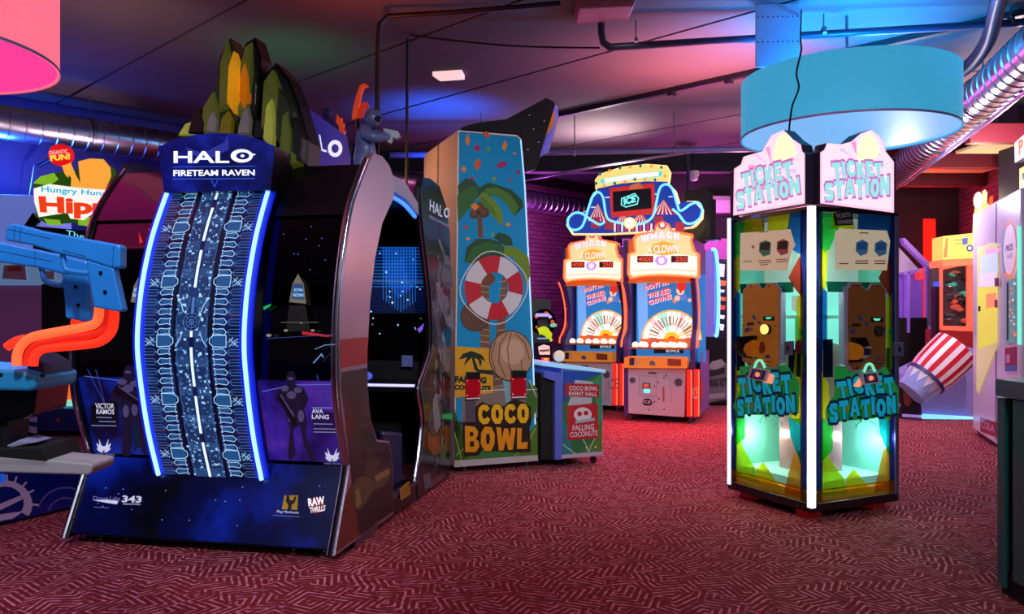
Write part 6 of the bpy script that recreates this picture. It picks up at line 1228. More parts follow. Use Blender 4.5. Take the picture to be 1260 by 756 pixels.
    hd_ = [w6(cxr-18, cyr-22), w6(cxr-8, cyr-46), w6(cxr+8, cyr-48), w6(cxr+20, cyr-24)]; hh2 = fr_.hits(hd_); m.tube([fr_.w(p[0], p[1], .02) for p in hh2], .008, em(120, 230, 190, .9), 8, sm=5)
    m.build('card_reader', kio)
    a = MB(); b_ = [(cxr+(22 if nm == 0 else -22), cyr-10), (cxr+(50 if nm == 0 else -8), cyr+4), (cxr+(42 if nm == 0 else -30), cyr+34), (cxr+(12 if nm == 0 else -52), cyr+30)]; a.fpx(fr_, [w6(*p) for p in b_], .011, em(255, 150, 110, .9)); a.build('reader_glow', kio)
side(F_L, 0, -1); side(F_R, 1, 1)
for fr_ in (FBK, FSD): MB().box(fr_, .036, KW-.036, .06, KH-.01, -.008, -.002, GL).build('glass_panel', kio)
def w5(x, y): return (880+x/3.025, 150+y/3.025)
SGN = mat('sign_edge_dark', (60, 50, 80), .35, 0, 0, .2, 10)
def tsign(fr_, out, t1, t2, name):
    m = MB(); o_ = [w5(*p) for p in out]; m.ppx(fr_, o_, -.075, .012, em(250, 190, 215, 1.05), SGN); s_ = m.build('lit_sign', kio, bev=.003)
    cx_, cy_ = sum(p[0] for p in o_)/len(o_), sum(p[1] for p in o_)/len(o_)
    a = MB(); a.fpx(fr_, [(cx_+(p[0]-cx_)*.94, cy_+(p[1]-cy_)*.95) for p in o_], .0135, em(252, 214, 226, 1.05))
    pk = (268, 0) if name == 0 else (565, 0)
    a.fpx(fr_, [w5(pk[0]-46, 120), w5(pk[0]-28, 62), w5(pk[0]+2, 40), w5(pk[0]+26, 70), w5(pk[0]+42, 116), w5(pk[0]+10, 150), w5(pk[0]-40, 145)], .0145, em(255, 244, 190, 1.15))
    for k in range(10):
        th = k*.63; a.fpx(fr_, [(cx_+4*math.cos(th), cy_+10+5*math.sin(th)), (cx_+30*math.cos(th), cy_+12+28*math.sin(th)), (cx_+30*math.cos(th+.2), cy_+12+28*math.sin(th+.2))], .0142, em(244, 150, 200, 1.0) if k % 2 else em(214, 190, 240, 1.05))
    for s2_, q_ in (('TICKET', t1), ('STATION', t2)):
        chunky(a, fr_, s2_, [w5(*p) for p in q_], .0155, em(150, 226, 226, .95), em(190, 110, 180, .95), .2, 0, .07)
    a.build('lettering', s_); return s_
tsign(F_L, [(72, 350), (75, 175), (100, 160), (110, 130), (180, 110), (215, 50), (260, 30), (295, 65), (325, 85), (330, 110), (340, 120), (340, 305)], [(105, 190), (290, 140), (298, 212), (112, 252)], [(85, 258), (318, 205), (325, 265), (90, 325)], 0)
tsign(F_R, [(385, 305), (385, 115), (400, 105), (410, 80), (460, 85), (500, 75), (535, 45), (575, 30), (605, 55), (622, 80), (630, 112), (660, 150), (660, 340)], [(425, 148), (612, 150), (616, 206), (432, 216)], [(398, 226), (640, 202), (640, 272), (402, 292)], 1)
for (fr_, k) in ((FBK, 0), (FSD, 1)):
    m = MB(); m.prism(fr_, [(.03, KH), (.68, KH), (.68, KH+.3), (.6, KH+.36), (.4, KH+.48), (.3, KH+.48), (.2, KH+.36), (.03, KH+.33)], -.075, .012, em(250, 190, 215, 1.05), SGN); m.build('lit_sign', kio, bev=.003)
for (a_, b_) in ((.08, .1), (.6, .1), (.1, .6), (.6, .6)):
    MB().box(PL_, a_-.05, a_+.05, b_-.05, b_+.05, 0, KB, mat('red_foot', (170, 20, 24), .4, 0, .1)).build('foot', kio)
# ------------------------------------------------------------------ lamps: drum shades, cable
def drum(c, r, z0, z1, shade, under, label, col, e):
    t = thing('drum_lamp', label, 'lamp', (c[0], c[1], z0), 0, 'large fabric drum lamps')
    m = MB(); o = Vector((c[0], c[1], 0)); m.lathe(o, [(r, z0), (r, z1), (r-.012, z1), (r-.012, z0), (r, z0)], shade, 56); sh = m.build('shade', t, sm=True)
    m = MB(); m.lathe(o, [(r+.003, z0-.004), (r+.003, z0+.012), (r-.01, z0+.012)], mat('rim_trim', (190, 170, 220), .4), 56); m.build('rim', sh, sm=True)
    m = MB(); m.lathe(o, [(.001, z0+.008), (r-.014, z0+.008), (r-.014, z0+.02), (.001, z0+.02)], under, 56); m.build('diffuser', t)
    m = MB(); m.lathe(o, [(.001, z1-.06), (.16, z1-.06), (.16, z1+.03), (.001, z1+.03)], BLACK, 20); m.tube([o+Z*z1, o+Z*(H+.04)], .012, STEEL, 8); m.build('ceiling_mount', t, sm=True)
    for k in range(3): th = k*2.1+.4; MB().tube([o+Vector((math.cos(th)*.14, math.sin(th)*.14, z1-.02)), o+Vector((math.cos(th)*(r-.012), math.sin(th)*(r-.012), z1-.02))], .006, STEEL, 6).build('spoke', t)
    [light('POINT', 'drum_lamp_bulb', (c[0]+.45*math.cos(q_), c[1]+.45*math.sin(q_), z1-.02), col, e/3, None, .06) for q_ in (.6, 2.7, 4.8)]
    return t
drum((2.50, 5.95), .76, 2.505, 2.93, em(60, 165, 205, .78), em(105, 180, 235, .95), 'wide blue drum lamp hanging above the ticket kiosk', (.01, .38, 1), 230)
drum((-3.16, 4.05), .75, 2.50, 3.0, em(240, 110, 130, 1.0), em(250, 60, 150, 1.0), 'pink drum lamp cut off by the left frame edge', (1, .25, .4), 25)
a = MB(); pth = [(985, 48, 5.2), (986, 62, 5.2), (980, 90, 5.15), (983, 108, 5.1), (975, 130, 5.0), (972, 150, 4.95), (971, 162, 4.9)]; a.tube([Vector((at(986, 48, 5.9).x, 5.9, H+.03))]+[at(*p) for p in pth]+[Vector((at(971, 163, 4.88).x, 4.88, 2.2))], .006, RUB, 6, sm=4); o = a.build('power_cable', sm=True); tag(o, 'thin black power cable hanging in front of the blue drum lamp', 'cable')
# ------------------------------------------------------------------ pipes, channels and fittings under the ceiling
PIPE = mat('dark_pipe_paint', (52, 46, 66), .4, .2, 0, .15, 10)
def pipe(name, pts, r, hang, label, m=PIPE, sm_=0, group=None):
    t = MB(); t.tube(pts, r, m, 10, sm=sm_); o = t.build(name, sm=True)
    tag(o, label, 'pipe', group)
    for h in hang:
        h = Vector(h); x = MB(); x.tube([h, (h.x, h.y, H+.04)], .006, STEEL, 6); x.lathe(h-Z*.0, [(r+.003, -.012), (r+.012, -.012), (r+.012, .012), (r+.003, .012)], STEEL, 14, (pts[-1][0]-pts[-2][0], pts[-1][1]-pts[-2][1], 0)); x.build('pipe_hanger', o, sm=True)
    return o
y1_ = 6.05
pA, pB = at(762, 57.5, y1_), at(1300, 25, 5.75)
pipe('sprinkler_pipe', [Vector((at(740, 30, y1_).x, y1_, H+.03)), at(740, 40, y1_)+Z*0, at(742, 52, y1_), at(750, 58, y1_), pA, pA*.5+pB*.5, pB], .028, [pA*.96+pB*.04+Z*.02, pA*.52+pB*.48+Z*.02, pA*.1+pB*.9+Z*.02], 'dark sprinkler pipe crossing in front of the blue drum lamp')
pA, pB = at(480, 191, 8.9), at(925, 183.5, 8.9)
pipe('sprinkler_pipe', [pA, pA*.5+pB*.5, pB, pB+Vector((1.3, .1, 0))], .034, [at(707, 187, 8.9), at(829, 185, 8.9), at(592, 189, 8.9)], 'long level sprinkler pipe above the carnival marquee', mat('lilac_pipe_paint', (120, 104, 140), .35, .3))
pipe('conduit_pipe', [at(640, 223, 11.0), at(730, 206, 10.2), at(850, 187, 9.15)], .016, [], 'thin pale conduit slanting up behind the carnival marquee', mat('pale_conduit', (170, 150, 190), .3, .4))
pipe('drop_pipe', [at(463, 241, 5.6), at(465, 60, 5.6), at(467, 30, 5.6), at(476, 20, 5.65), at(560, 15, 5.66), at(690, 4, 5.55)], .018, [], 'dark pipe bending up from the navy cabinet to the ceiling', mat('black_pipe', (20, 16, 20), .5))
pipe('drop_pipe', [at(500, 250, 6.38), at(501, 100, 6.38), at(501.5, 48, 6.38)], .012, [], 'thin dark vertical pipe right of the display figure', mat('black_pipe', (20, 16, 20), .5))
pipe('ceiling_cable', [at(505, 43, 6.35), at(560, 50, 6.3), at(640, 57, 6.2), at(738, 59, 6.1)], .007, [], 'thin black cable sagging under the ceiling between two pipes', RUB, 5)
rail = MB(); s0 = 6.79; p0 = bax*s0+aax*1.2; p1 = bax*s0+aax*5.6
fr_ = Fr((p0.x, p0.y, H-.05), (p1-p0), Z); rail.box(fr_, 0, 4.6, 0, .05, -.03, .03, mat('black_rail', (18, 14, 18), .5)); o = rail.build('lighting_rail'); tag(o, 'black lighting rail along a seam of the pink lit ceiling', 'rail')
for k in range(4): MB().box(fr_, 1.2+k*.62, 1.26+k*.62, -.03, .0, -.035, .035, BLACK).build('rail_clamp', o)
m = MB(); FZ = Fr((0, 0, H-.02), (1, 0, 0), (0, -1, 0))
f_ = Fr((0, 6.35, 0), (1, 0, 0)); pts = [Vector((at(935, 0, 5.2).x, 5.2, H-.015)), Vector((at(985, 0, 5.2).x, 5.2, H-.015)), at(982, 70, 7.1), at(930, 92, 7.0)]
c_ = [f_.hit(935, -10), f_.hit(986, -10)]
fch = Fr((at(957, 60, 5.72).x, 5.72, 2.95), (1, -.05, 0), Z); m.box(fch, -.155, .155, 0, H+.0-2.95, -.02, 0, mat('perforated_steel', (200, 185, 205), .35, .3, 0, .08, 20)); o = m.build('steel_hanger_plate'); tag(o, 'pale perforated steel plate hanging beside the blue drum lamp', 'plate')
a = MB()
for i in range(9):
    for b_ in (.18, .36): a.disc(fch, -.14+i*.035, b_, .006, .001, BLACK, 8)
a.build('perforation', o, kind='stuff')
fx = MB(); c_ = at(552, 92, 7.4); fx.prism(Fr((c_.x, c_.y, H), (.95, -.2, 0), (.2, .95, 0)), [(-.13, -.09), (.15, -.09), (.13, .09), (-.11, .09)], -.04, .02, em(250, 205, 200, .95)); o = fx.build('ceiling_light', bev=.004); tag(o, 'small lit rectangular ceiling light between the dark pipes', 'lamp')
fx = MB(); f_ = Fr(at(745, 8, 5.7), (1, 0, 0)); fx.ppx(f_, [(703, -12), (790, -14), (778, 11), (735, 13), (712, 14)], -.25, .05, mat('red_lit_housing', (190, 90, 90), .5)); o = fx.build('projector_housing', bev=.01); tag(o, 'red lit angular housing at the top frame edge on the ceiling', 'fixture')  # red light on the housing put into its colour
m = MB(); m.tube([Vector((-0.02, 5.7, H+.03))+Vector((at(745, 0, 5.7).x, 0, 0)), at(745, 0, 5.7)], .03, BLACK, 8); m.build('ceiling_bracket', o)
fx = MB(); c_ = Vector((at(854, 218, 10.9).x, 10.9, at(854, 218, 10.9).z)); fx.lathe(c_, [(.001, .08), (.07, .08), (.07, .02), (.055, .01), (.055, -.03), (.03, -.05), (.001, -.05)], mat('detector_white', (205, 195, 205), .4), 20); fx.tube([c_+Z*.08, (c_.x, c_.y, H+.03)], .012, BLACK, 8); o = fx.build('smoke_detector', sm=True); tag(o, 'white smoke detector on the dark ceiling right of the marquee', 'detector')
ac = thing('air_conditioner', 'grey wall air conditioner beside the round black display back', 'air conditioner', at(893, 255, 11.9), 0); fa = Fr(at(893, 263, 11.95), (1, 0, 0)); m = MB(); m.box(fa, -.36, .36, 0, .27, -.3, 0, mat('grey_casing', (130, 130, 132), .5)); m.build('casing', ac, bev=.012); m = MB(); m.box(fa, -.34, .34, .02, .2, 0, .006, mat('pale_front', (170, 168, 168), .5)); m.build('front_cover', ac); m = MB(); m.box(fa, -.36, .36, .0, .012, -.05, .02, mat('violet_strip', (130, 50, 130), .4)); m.build('lower_flap', ac)
fx = MB(); c0, c1 = Vector((3.55, 4.55, 3.25)), Vector((5.2, 10.2, 3.25)); fx.tube([(3.05, 4.9, 3.33), (3.35, 5.5, 3.3), (3.62, 6.1, 3.22), (3.66, 6.6, 3.15), (3.3, 7.1, 3.1)], .055, mat('black_hose', (26, 22, 30), .4), 12, sm=5); o = fx.build('flexible_hose', sm=True); tag(o, 'dark flexible hose curving across the ceiling right of the blue lamp', 'hose')
fx = MB(); fx.tube([(3.3, 4.2, 2.83), (4.05, 6.8, 2.8), (5.0, 10.2, 2.8)], .016, mat('pale_conduit', (170, 150, 190), .3, .4), 8); o = fx.build('conduit_pipe', sm=True); tag(o, 'thin conduit running beneath the right air duct', 'pipe')
for p in ((3.62, 5.3, 2.82), (4.3, 7.7, 2.8), (4.75, 9.3, 2.8)): MB().tube([p, (p[0], p[1], H+.04)], .006, STEEL, 6).build('conduit_hanger', o)
# ------------------------------------------------------------------ racing game behind the clown games
rc = thing('racing_game', 'small dark racing game with lime trim beyond the glowing low cabinet', 'arcade machine', (.33, 10.7, 0), 0)
zr = lambda x, y: (640+x/8.4, 370+y/8.4); fr_ = Fr((0, 10.7, 0), (1, 0, 0))
m = MB(); wbox(m, .2, .5, 10.72, 11.3, 0, 1.05, BLACK); m.build('body', rc, bev=.01)
m = MB(); m.ppx(fr_, [zr(150, 430), zr(320, 440), zr(330, 640), zr(150, 640)], -.2, 0, GLOSSB); fc_ = m.build('front', rc)
a = MB(); a.fpx(fr_, [zr(185, 480), zr(240, 455), zr(305, 470), zr(310, 560), zr(200, 560)], .003, em(240, 190, 185, .9)); a.fpx(fr_, [zr(215, 590), zr(305, 590), zr(305, 635), zr(230, 635)], .003, em(240, 60, 50, 1)); a.fpx(fr_, [zr(240, 600), zr(290, 598), zr(270, 625)], .005, em(255, 200, 80, 1)); a.fpx(fr_, [zr(200, 510), zr(305, 505), zr(300, 525), zr(205, 530)], .005, em(110, 60, 70, .8)); a.fpx(fr_, [zr(180, 385), zr(290, 385), zr(290, 400), zr(180, 400)], .004, em(110, 150, 210, .9)); a.build('front_print', fc_, kind='stuff')
m = MB(); m.tube([at(*zr(190, 320), 10.65), at(*zr(240, 310), 10.65), at(*zr(290, 350), 10.65), at(*zr(325, 420), 10.65)], [.05, .06, .05, .02], em(200, 220, 30, .8), 10, sm=4); m.build('lime_trim', rc, sm=True)
m = MB(); c = at(*zr(240, 220), 10.7); m.lathe(c, [(.10, -.04), (.17, -.04), (.17, .04), (.10, .04), (.10, -.04)], GLOSSB, 20, (.3, -1, .1)); whl = m.build('wheel', rc, sm=True)
for k in range(5): th = k*1.26; MB().ball(c+Vector((math.cos(th)*.12, -.06, math.sin(th)*.12)), .028, em(200, 80, 40, .8), 8, 6).build('wheel_light', whl)
m = MB(); m.tube([at(*zr(160, 150), 10.6), at(*zr(290, 150), 10.6), at(*zr(320, 180), 10.6)], .022, em(190, 170, 240, .9), 8); m.build('lit_edge', rc); m = MB(); m.box(Fr((.33, 10.95, 1.0), (1, 0, 0)), -.13, .2, 0, .35, -.1, .1, BLACK); m.build('wheel_mount', rc)
m = MB(); m.ball(at(*zr(345, 255), 10.65), .04, em(120, 200, 180, .8), 10, 8, (1.2, 1, .7)); m.build('small_lamp', rc)
m = MB(); m.box(Fr((.5, 10.85, 1.06), (1, 0, 0)), -.1, .03, .0, .12, -.05, .05, BLACK); m.build('lamp_bracket', rc)
os_ = thing('motor_ride', 'bright orange ride with dark wheel arch beside the far clown game', 'ride', (.72, 10.3, 0), 0); fr_ = Fr((0, 10.55, 0), (1, 0, 0)); m = MB()
m.ppx(fr_, [zr(430, 370), zr(440, 320), zr(500, 220), zr(530, 110), zr(570, 40), zr(640, 30), zr(640, 300), zr(560, 330)], -.25, 0, mat('orange_seat_vinyl', (240, 70, 20), .4, 0, .35, .15, 8)); m.build('seat_shell', os_, bev=.03)
m = MB(); m.ppx(fr_, [zr(330, 600), zr(345, 520), zr(400, 420), zr(500, 340), zr(590, 300), zr(600, 360), zr(520, 420), zr(470, 480), zr(450, 620)], -.2, .05, mat('wheel_arch', (46, 20, 50), .35)); m.ppx(fr_, [zr(440, 520), zr(470, 440), zr(540, 420), zr(560, 500), zr(520, 540)], .0, .04, em(170, 24, 20, .8)); m.build('wheel_arch', os_, bev=.01)
m = MB(); wbox(m, .58, .95, 10.56, 10.95, 0, .62, BLACK); m.build('base', os_, bev=.01); m = MB(); m.ppx(fr_, [zr(520, 0), zr(545, 0), zr(580, 30), zr(565, 45)], -.05, .0, em(90, 200, 100, .8)); m.ppx(fr_, [zr(490, 90), zr(560, 40), zr(600, 60), zr(600, 400), zr(490, 400)], -.4, -.25, mat('purple_backing', (120, 50, 150), .5)); m.build('backing', os_)
# ------------------------------------------------------------------ light edged machine behind the right clown game
pk = thing('piano_game', 'lilac machine with cyan light edge and black lower panel lettered in white', 'arcade machine', (2.7, 10.3, 0), 0); fr_ = Fr((0, 10.0, 0), (1, 0, 0)); zp = lambda x, y: (840+x/2.7, 230+y/2.7)
m = MB(); m.ppx(fr_, [zp(52, 220), zp(118, 205), zp(120, 500), zp(54, 498)], -.5, 0, mat('lilac_cabinet', (140, 120, 220), .35, 0, .25, .1, 4)); m.build('upper_cabinet', pk, bev=.01)
m = MB(); m.tube([fr_.w(*fr_.hit(*zp(*p)), .02) for p in ((95, 208), (108, 215), (116, 280), (118, 380), (114, 480), (106, 497))], .022, em(120, 225, 255, 1.5), 8, sm=4); m.build('light_edge', pk, sm=True)
m = MB(); m.ppx(fr_, [zp(104, 220), zp(111, 290), (881, 372), zp(104, 480)], 0, .01, em(90, 130, 235, .9)); m.build('lit_face', pk)
m = MB(); m.ppx(fr_, [zp(118, 240), zp(170, 240), zp(170, 500), zp(118, 500)], -.5, -.05, mat('dark_display', (36, 26, 60), .3)); sd_ = m.build('side_display', pk)
a = MB(); FQ = Fr((0, 10.05, 0), (1, 0, 0))
for (x0, y0, x1, y1, c) in ((120, 255, 140, 300, (220, 205, 220)), (122, 310, 145, 330, (220, 90, 60)), (120, 340, 140, 352, (200, 190, 200)), (124, 365, 144, 380, (230, 90, 50)), (124, 392, 142, 410, (210, 60, 50)), (122, 425, 140, 440, (225, 215, 220)), (122, 455, 138, 478, (225, 215, 220))): a.fpx(FQ, [zp(x0, y0), zp(x1, y0+3), zp(x1-3, y1), zp(x0+2, y1-2)], .004, em(*c, .8))
a.build('display_print', sd_, kind='stuff')
m = MB(); m.ppx(fr_, [zp(60, 500), zp(165, 500), zp(165, 722), zp(60, 722)], -.5, -.02, mat('black_panel', (20, 18, 26), .3)); lp = m.build('lower_panel', pk, bev=.008)
a = MB(); GRY = pr(170, 160, 165); FQ = Fr((0, 10.02, 0), (1, 0, 0))
a.fpx(FQ, [zp(76, 600), zp(145, 585), zp(150, 705), zp(76, 720)], .003, pr(110, 104, 112)); a.fpx(FQ, [zp(80, 600), zp(98, 580), zp(130, 572), zp(142, 590), zp(110, 610)], .004, GRY); a.fpx(FQ, [zp(88, 612), zp(140, 600), zp(140, 620), zp(90, 632)], .005, pr(30, 28, 34)); a.text(FQ, 'PIANO KEYS', [zp(84, 640), zp(150, 632), zp(150, 662), zp(84, 668)], .006, pr(24, 20, 26), .04); a.fpx(FQ, [zp(84, 690), zp(140, 684), zp(140, 700), zp(84, 706)], .005, GRY)
a.build('lettering', lp)
m = MB(); wbox(m, 2.42, 2.95, 10.15, 10.6, 0, .15, BLACK); m.build('base', pk)
# ------------------------------------------------------------------ right hall machines
hm = thing('striker_game', 'lilac strength game with red and white striped drum over a blue lit base', 'arcade machine', (4.7, 9.2, 0), 0); fr_ = Fr((0, 8.85, 0), (1, 0, 0)); zs = lambda x, y: (1060+x/2.125, 400+y/2.125)
m = MB(); m.ppx(fr_, [zs(100, 215), zs(120, 130), zs(180, 100), zs(230, 115), zs(275, 60), zs(292, 60), zs(292, 245), zs(160, 245)], -.4, 0, mat('lilac_front', (156, 150, 225), .3, 0, .12, .06, 3, .3)); m.build('front_body', hm, bev=.01)
m = MB(); m.ppx(fr_, [zs(100, 150), zs(128, 140), zs(150, 190), zs(158, 245), zs(104, 245)], -.3, .02, mat('dark_flank', (40, 30, 50), .3)); fk = m.build('flank', hm); a = MB(); a.fpx(fr_, [zs(106, 170), zs(118, 168), zs(128, 200), zs(120, 214), zs(108, 205)], .023, pr(170, 90, 50)); a.fpx(fr_, [zs(104, 232), zs(158, 236), zs(158, 243), zs(104, 240)], .023, em(150, 120, 200, .8)); a.build('flank_print', fk, kind='stuff')
m = MB(); m.tube([at(*zs(160, 240), 8.8), at(*zs(290, 247), 8.78)], .03, em(120, 200, 255, 1.4), 10); m.build('light_strip', hm, sm=True)
m = MB(); wbox(m, 4.4, 5.1, 8.9, 9.25, 0, .1, BLACK); m.build('base', hm)
A0, A1 = at(*zs(128, 178), 8.72), at(*zs(248, 62), 8.72); d_ = (A1-A0).normalized(); Ln = (A1-A0).length
rd_, wh_ = mat('drum_red', (206, 30, 44), .3, 0, .12, .08, 8, .4), mat('drum_white', (235, 222, 230), .3, 0, .15, .04, 8, .4); bl_ = mat('drum_blue', (150, 165, 225), .3, 0, .1, .06, 8)
m = MB(); NS = 28
for k in range(NS): m.lathe(A0, [(.215, Ln*.34), (.235, Ln*.5), (.245, Ln*.75), (.245, Ln)], rd_ if k % 2 else wh_, 1, d_, 2*PI*k/NS, 2*PI*(k+1)/NS)
m.lathe(A0, [(.001, Ln), (.245, Ln)], rd_, NS, d_); dm_ = m.build('striped_drum', hm)
m = MB(); m.lathe(A0, [(.001, 0), (.17, 0), (.212, Ln*.32), (.001, Ln*.32)], bl_, 28, d_); m.build('drum_neck', hm, sm=True)
m = MB()
for k in range(14): 
    t0, t1, tm = [2*PI*(k+x)/14 for x in (0, 1, .5)]
    z_ = d_; x_ = z_.orthogonal().normalized(); y_ = z_.cross(x_); pt_ = lambda t, r, h: A0+z_*h+(x_*math.cos(t)+y_*math.sin(t))*r
    m.add([pt_(t0, .216, Ln*.32), pt_(t1, .216, Ln*.32), pt_(tm, .195, Ln*.12)], [(0, 1, 2)], WHITE)
m.lathe(A0, [(.216, Ln*.31), (.225, Ln*.31), (.225, Ln*.36), (.216, Ln*.36)], mat('dark_band', (60, 60, 120), .4), 28, d_); m.build('drum_band', hm)
vz = lambda x, y: (1100+x/5.4, 280+y/5.4)
vf = thing('violet_frame_game', 'violet framed game with slanted roof behind the ticket kiosk', 'arcade machine', (5.3, 10.8, 0), 0); fr_ = Fr((0, 10.6, 0), (1, 0, 0)); VI = mat('violet_frame', (150, 110, 220), .35, 0, .25, .08, 5)
for pts in ([(55, 70), (75, 70), (250, 250), (245, 275), (225, 265), (70, 110)], [(225, 265), (250, 265), (255, 700), (230, 700)], [(90, 290), (108, 290), (108, 700), (90, 700)], [(60, 300), (200, 270), (240, 285), (70, 320)]):
    m = MB(); m.ppx(fr_, [vz(*p) for p in pts], -.1, 0, VI); m.build('frame_bar', vf, bev=.004)
m = MB(); m.ppx(fr_, [vz(50, 300), vz(230, 300), vz(230, 700), vz(50, 700)], -.3, -.15, mat('violet_panel', (140, 90, 200), .3, 0, .25, .2, 3)); m.build('back_panel', vf); m = MB(); m.ppx(fr_, [vz(55, 120), vz(200, 280), vz(60, 310)], -.2, -.12, mat('ribbed_white', (180, 160, 200), .4, 0, .15)); m.build('roof_panel', vf)
m = MB(); m.ppx(fr_, [vz(160, 300), vz(190, 270), vz(195, 340), vz(170, 350)], -.1, .02, em(230, 50, 60, .9)); m.build('red_flag', vf); m = MB(); wbox(m, 5.12, 5.6, 10.62, 11.1, 0, 1.1, MATTEB); m.build('base_cabinet', vf)
cl = thing('claw_machine', 'red lit prize claw machine with yellow top sign and silver prizes', 'arcade machine', (5.5, 9.85, 0), 0); fr_ = Fr((5.4, 9.55, 0), (1, -.12, 0)); REDN = em(255, 84, 60, 1.25)
m = MB(); m.ppx(fr_, [vz(315, 680), vz(640, 690), vz(640, 1260), vz(315, 1260)], -.5, 0, mat('red_cabinet', (170, 40, 40), .4, 0, .1)); m.build('lower_cabinet', cl, bev=.01)
m = MB(); m.ppx(fr_, [vz(330, 250), vz(640, 200), vz(640, 690), vz(330, 660)], -.5, -.35, mat('silver_back', (120, 120, 130), .3, .5, .05)); m.build('back_wall', cl)
for pts in ([(310, 265), (325, 262), (325, 672), (310, 670)], [(490, 235), (525, 225), (525, 690), (490, 690)], [(310, 262), (525, 195), (525, 240), (325, 280)], [(310, 655), (525, 660), (525, 692), (310, 680)]): m = MB(); m.ppx(fr_, [vz(*p) for p in pts], -.05, 0, REDN); m.build('lit_frame', cl, bev=.003)
g_ = MB(); g_.ppx(fr_, [vz(325, 275), vz(490, 240), vz(490, 655), vz(325, 655)], -.03, -.025, glass('claw_glass', (230, 240, 240))); g_.build('glass_panel', cl)
for k in range(22):
    x, y = random.uniform(345, 475), random.uniform(300, 640); c = at(*vz(x, y), 9.78); m = MB(); m.ball(c, random.uniform(.03, .06), random.choice([CHROME, mat('prize_grey', (120, 120, 126), .3, .4), em(60, 190, 160, .7) if y < 450 else em(220, 80, 60, .8), mat('prize_dark', (40, 40, 46), .3)]), 10, 6, (1.3, 1, .7)); m.build('wrapped_prize', cl, sm=True)
m = MB(); m.ppx(fr_, [vz(320, 60), vz(540, 38), vz(640, 40), vz(640, 200), vz(320, 215)], -.3, .02, em(245, 205, 90, .9)); ts = m.build('top_sign', cl, bev=.005)
fs_ = Fr(fr_.w(0, 0, .022), fr_.u, Z); a = MB(); a.fpx(fs_, [vz(345, 70), vz(360, 66), vz(352, 200), vz(328, 200)], .002, em(230, 120, 70, .9)); a.fpx(fs_, [vz(400, 80), vz(470, 78), vz(470, 84), vz(400, 86)], .002, em(220, 90, 60, .9)); a.fpx(fs_, [vz(400, 106), vz(450, 104), vz(450, 110), vz(400, 112)], .002, em(220, 90, 60, .9)); a.fpx(fs_, [vz(450, 75), vz(490, 65), vz(490, 110), vz(455, 118)], .003, em(70, 90, 160, .8)); a.dpx(fs_, *vz(503, 138), 4.4, .003, em(60, 70, 140, .8), 14); a.dpx(fs_, *vz(503, 138), 2.2, .004, em(240, 230, 180, .9), 12); a.build('sign_print', ts, kind='stuff')
MB().ppx(fr_, [vz(320, 215), vz(640, 198), vz(640, 240), vz(325, 262)], -.4, .01, em(250, 120, 80, .9)).build('lit_band', cl)
bx_ = MB(); fr2_ = Fr((0, 9.42, 0), (1, 0, 0)); bx_.ppx(fr2_, [vz(275, 365), vz(303, 360), vz(303, 392), vz(275, 392)], -.05, 0, em(40, 80, 230, .9)); bx_.ppx(fr2_, [vz(276, 392), vz(302, 392), vz(302, 1265), vz(276, 1265)], -.1, 0, BLACK); o = bx_.build('card_post'); tag(o, 'black post with blue lit reader left of the red claw machine', 'post')
st_ = MB(); c = at(1146, 340, 12.15); st_.box(Fr((c.x, 12.2, 0), (1, 0, 0)), -.09, .09, .4, 2.6, -.02, 0, em(255, 26, 14, 1.2)); o = st_.build('red_light_strip'); tag(o, 'upright red light strip on the far dark wall', 'light strip')
# cut out promotional figure on the claw machine: plain rounded board
zf = lambda x, y: (1150+x/5.04, 150+y/5.04); fr_ = Fr((0, 9.72, 0), (1, 0, 0)); c = at(1210, 285, 9.72); cu = thing('cutout_board', 'yellow rounded cut-out board with pale disc above the red claw machine', 'cut-out', (c.x, 9.72, 2.1), 0)
m = MB(); m.ppx(fr_, [zf(245, 690), zf(250, 590), zf(262, 530), zf(300, 500), zf(335, 510), zf(350, 580), zf(350, 690)], -.04, 0, mat('cutout_yellow', (236, 200, 90), .5, 0, .25, .35, 30)); m.ppx(fr_, [zf(302, 505), zf(303, 430), zf(315, 418), zf(328, 440), zf(326, 512)], -.04, .0, mat('cutout_cream', (220, 190, 150), .5, 0, .2, .2, 30)); m.ppx(fr_, [zf(340, 520), zf(352, 460), zf(366, 458), zf(362, 520), zf(350, 550)], -.04, 0, mat('cutout_red', (210, 80, 40), .5, 0, .2)); m.ppx(fr_, [zf(250, 720), zf(250, 685), zf(350, 685), zf(350, 740)], -.2, 0, BLACK); m.build('board', cu, bev=.004)
m = MB(); m.dpx(fr_, *zf(270, 488), 4.8, .012, mat('cutout_disc', (225, 205, 185), .5, 0, .2), 20, 10.5, h=.03); m.build('pale_disc', cu)
a = MB()
for (x, y, cc) in ((270, 570, (200, 70, 60)), (300, 600, (90, 170, 180)), (325, 560, (90, 110, 190)), (285, 640, (200, 110, 60)), (330, 630, (220, 120, 80))): a.dpx(fr_, *zf(x, y), 1.6, .002, pr(*cc), 7)
a.build('printed_spots', cu, kind='stuff')
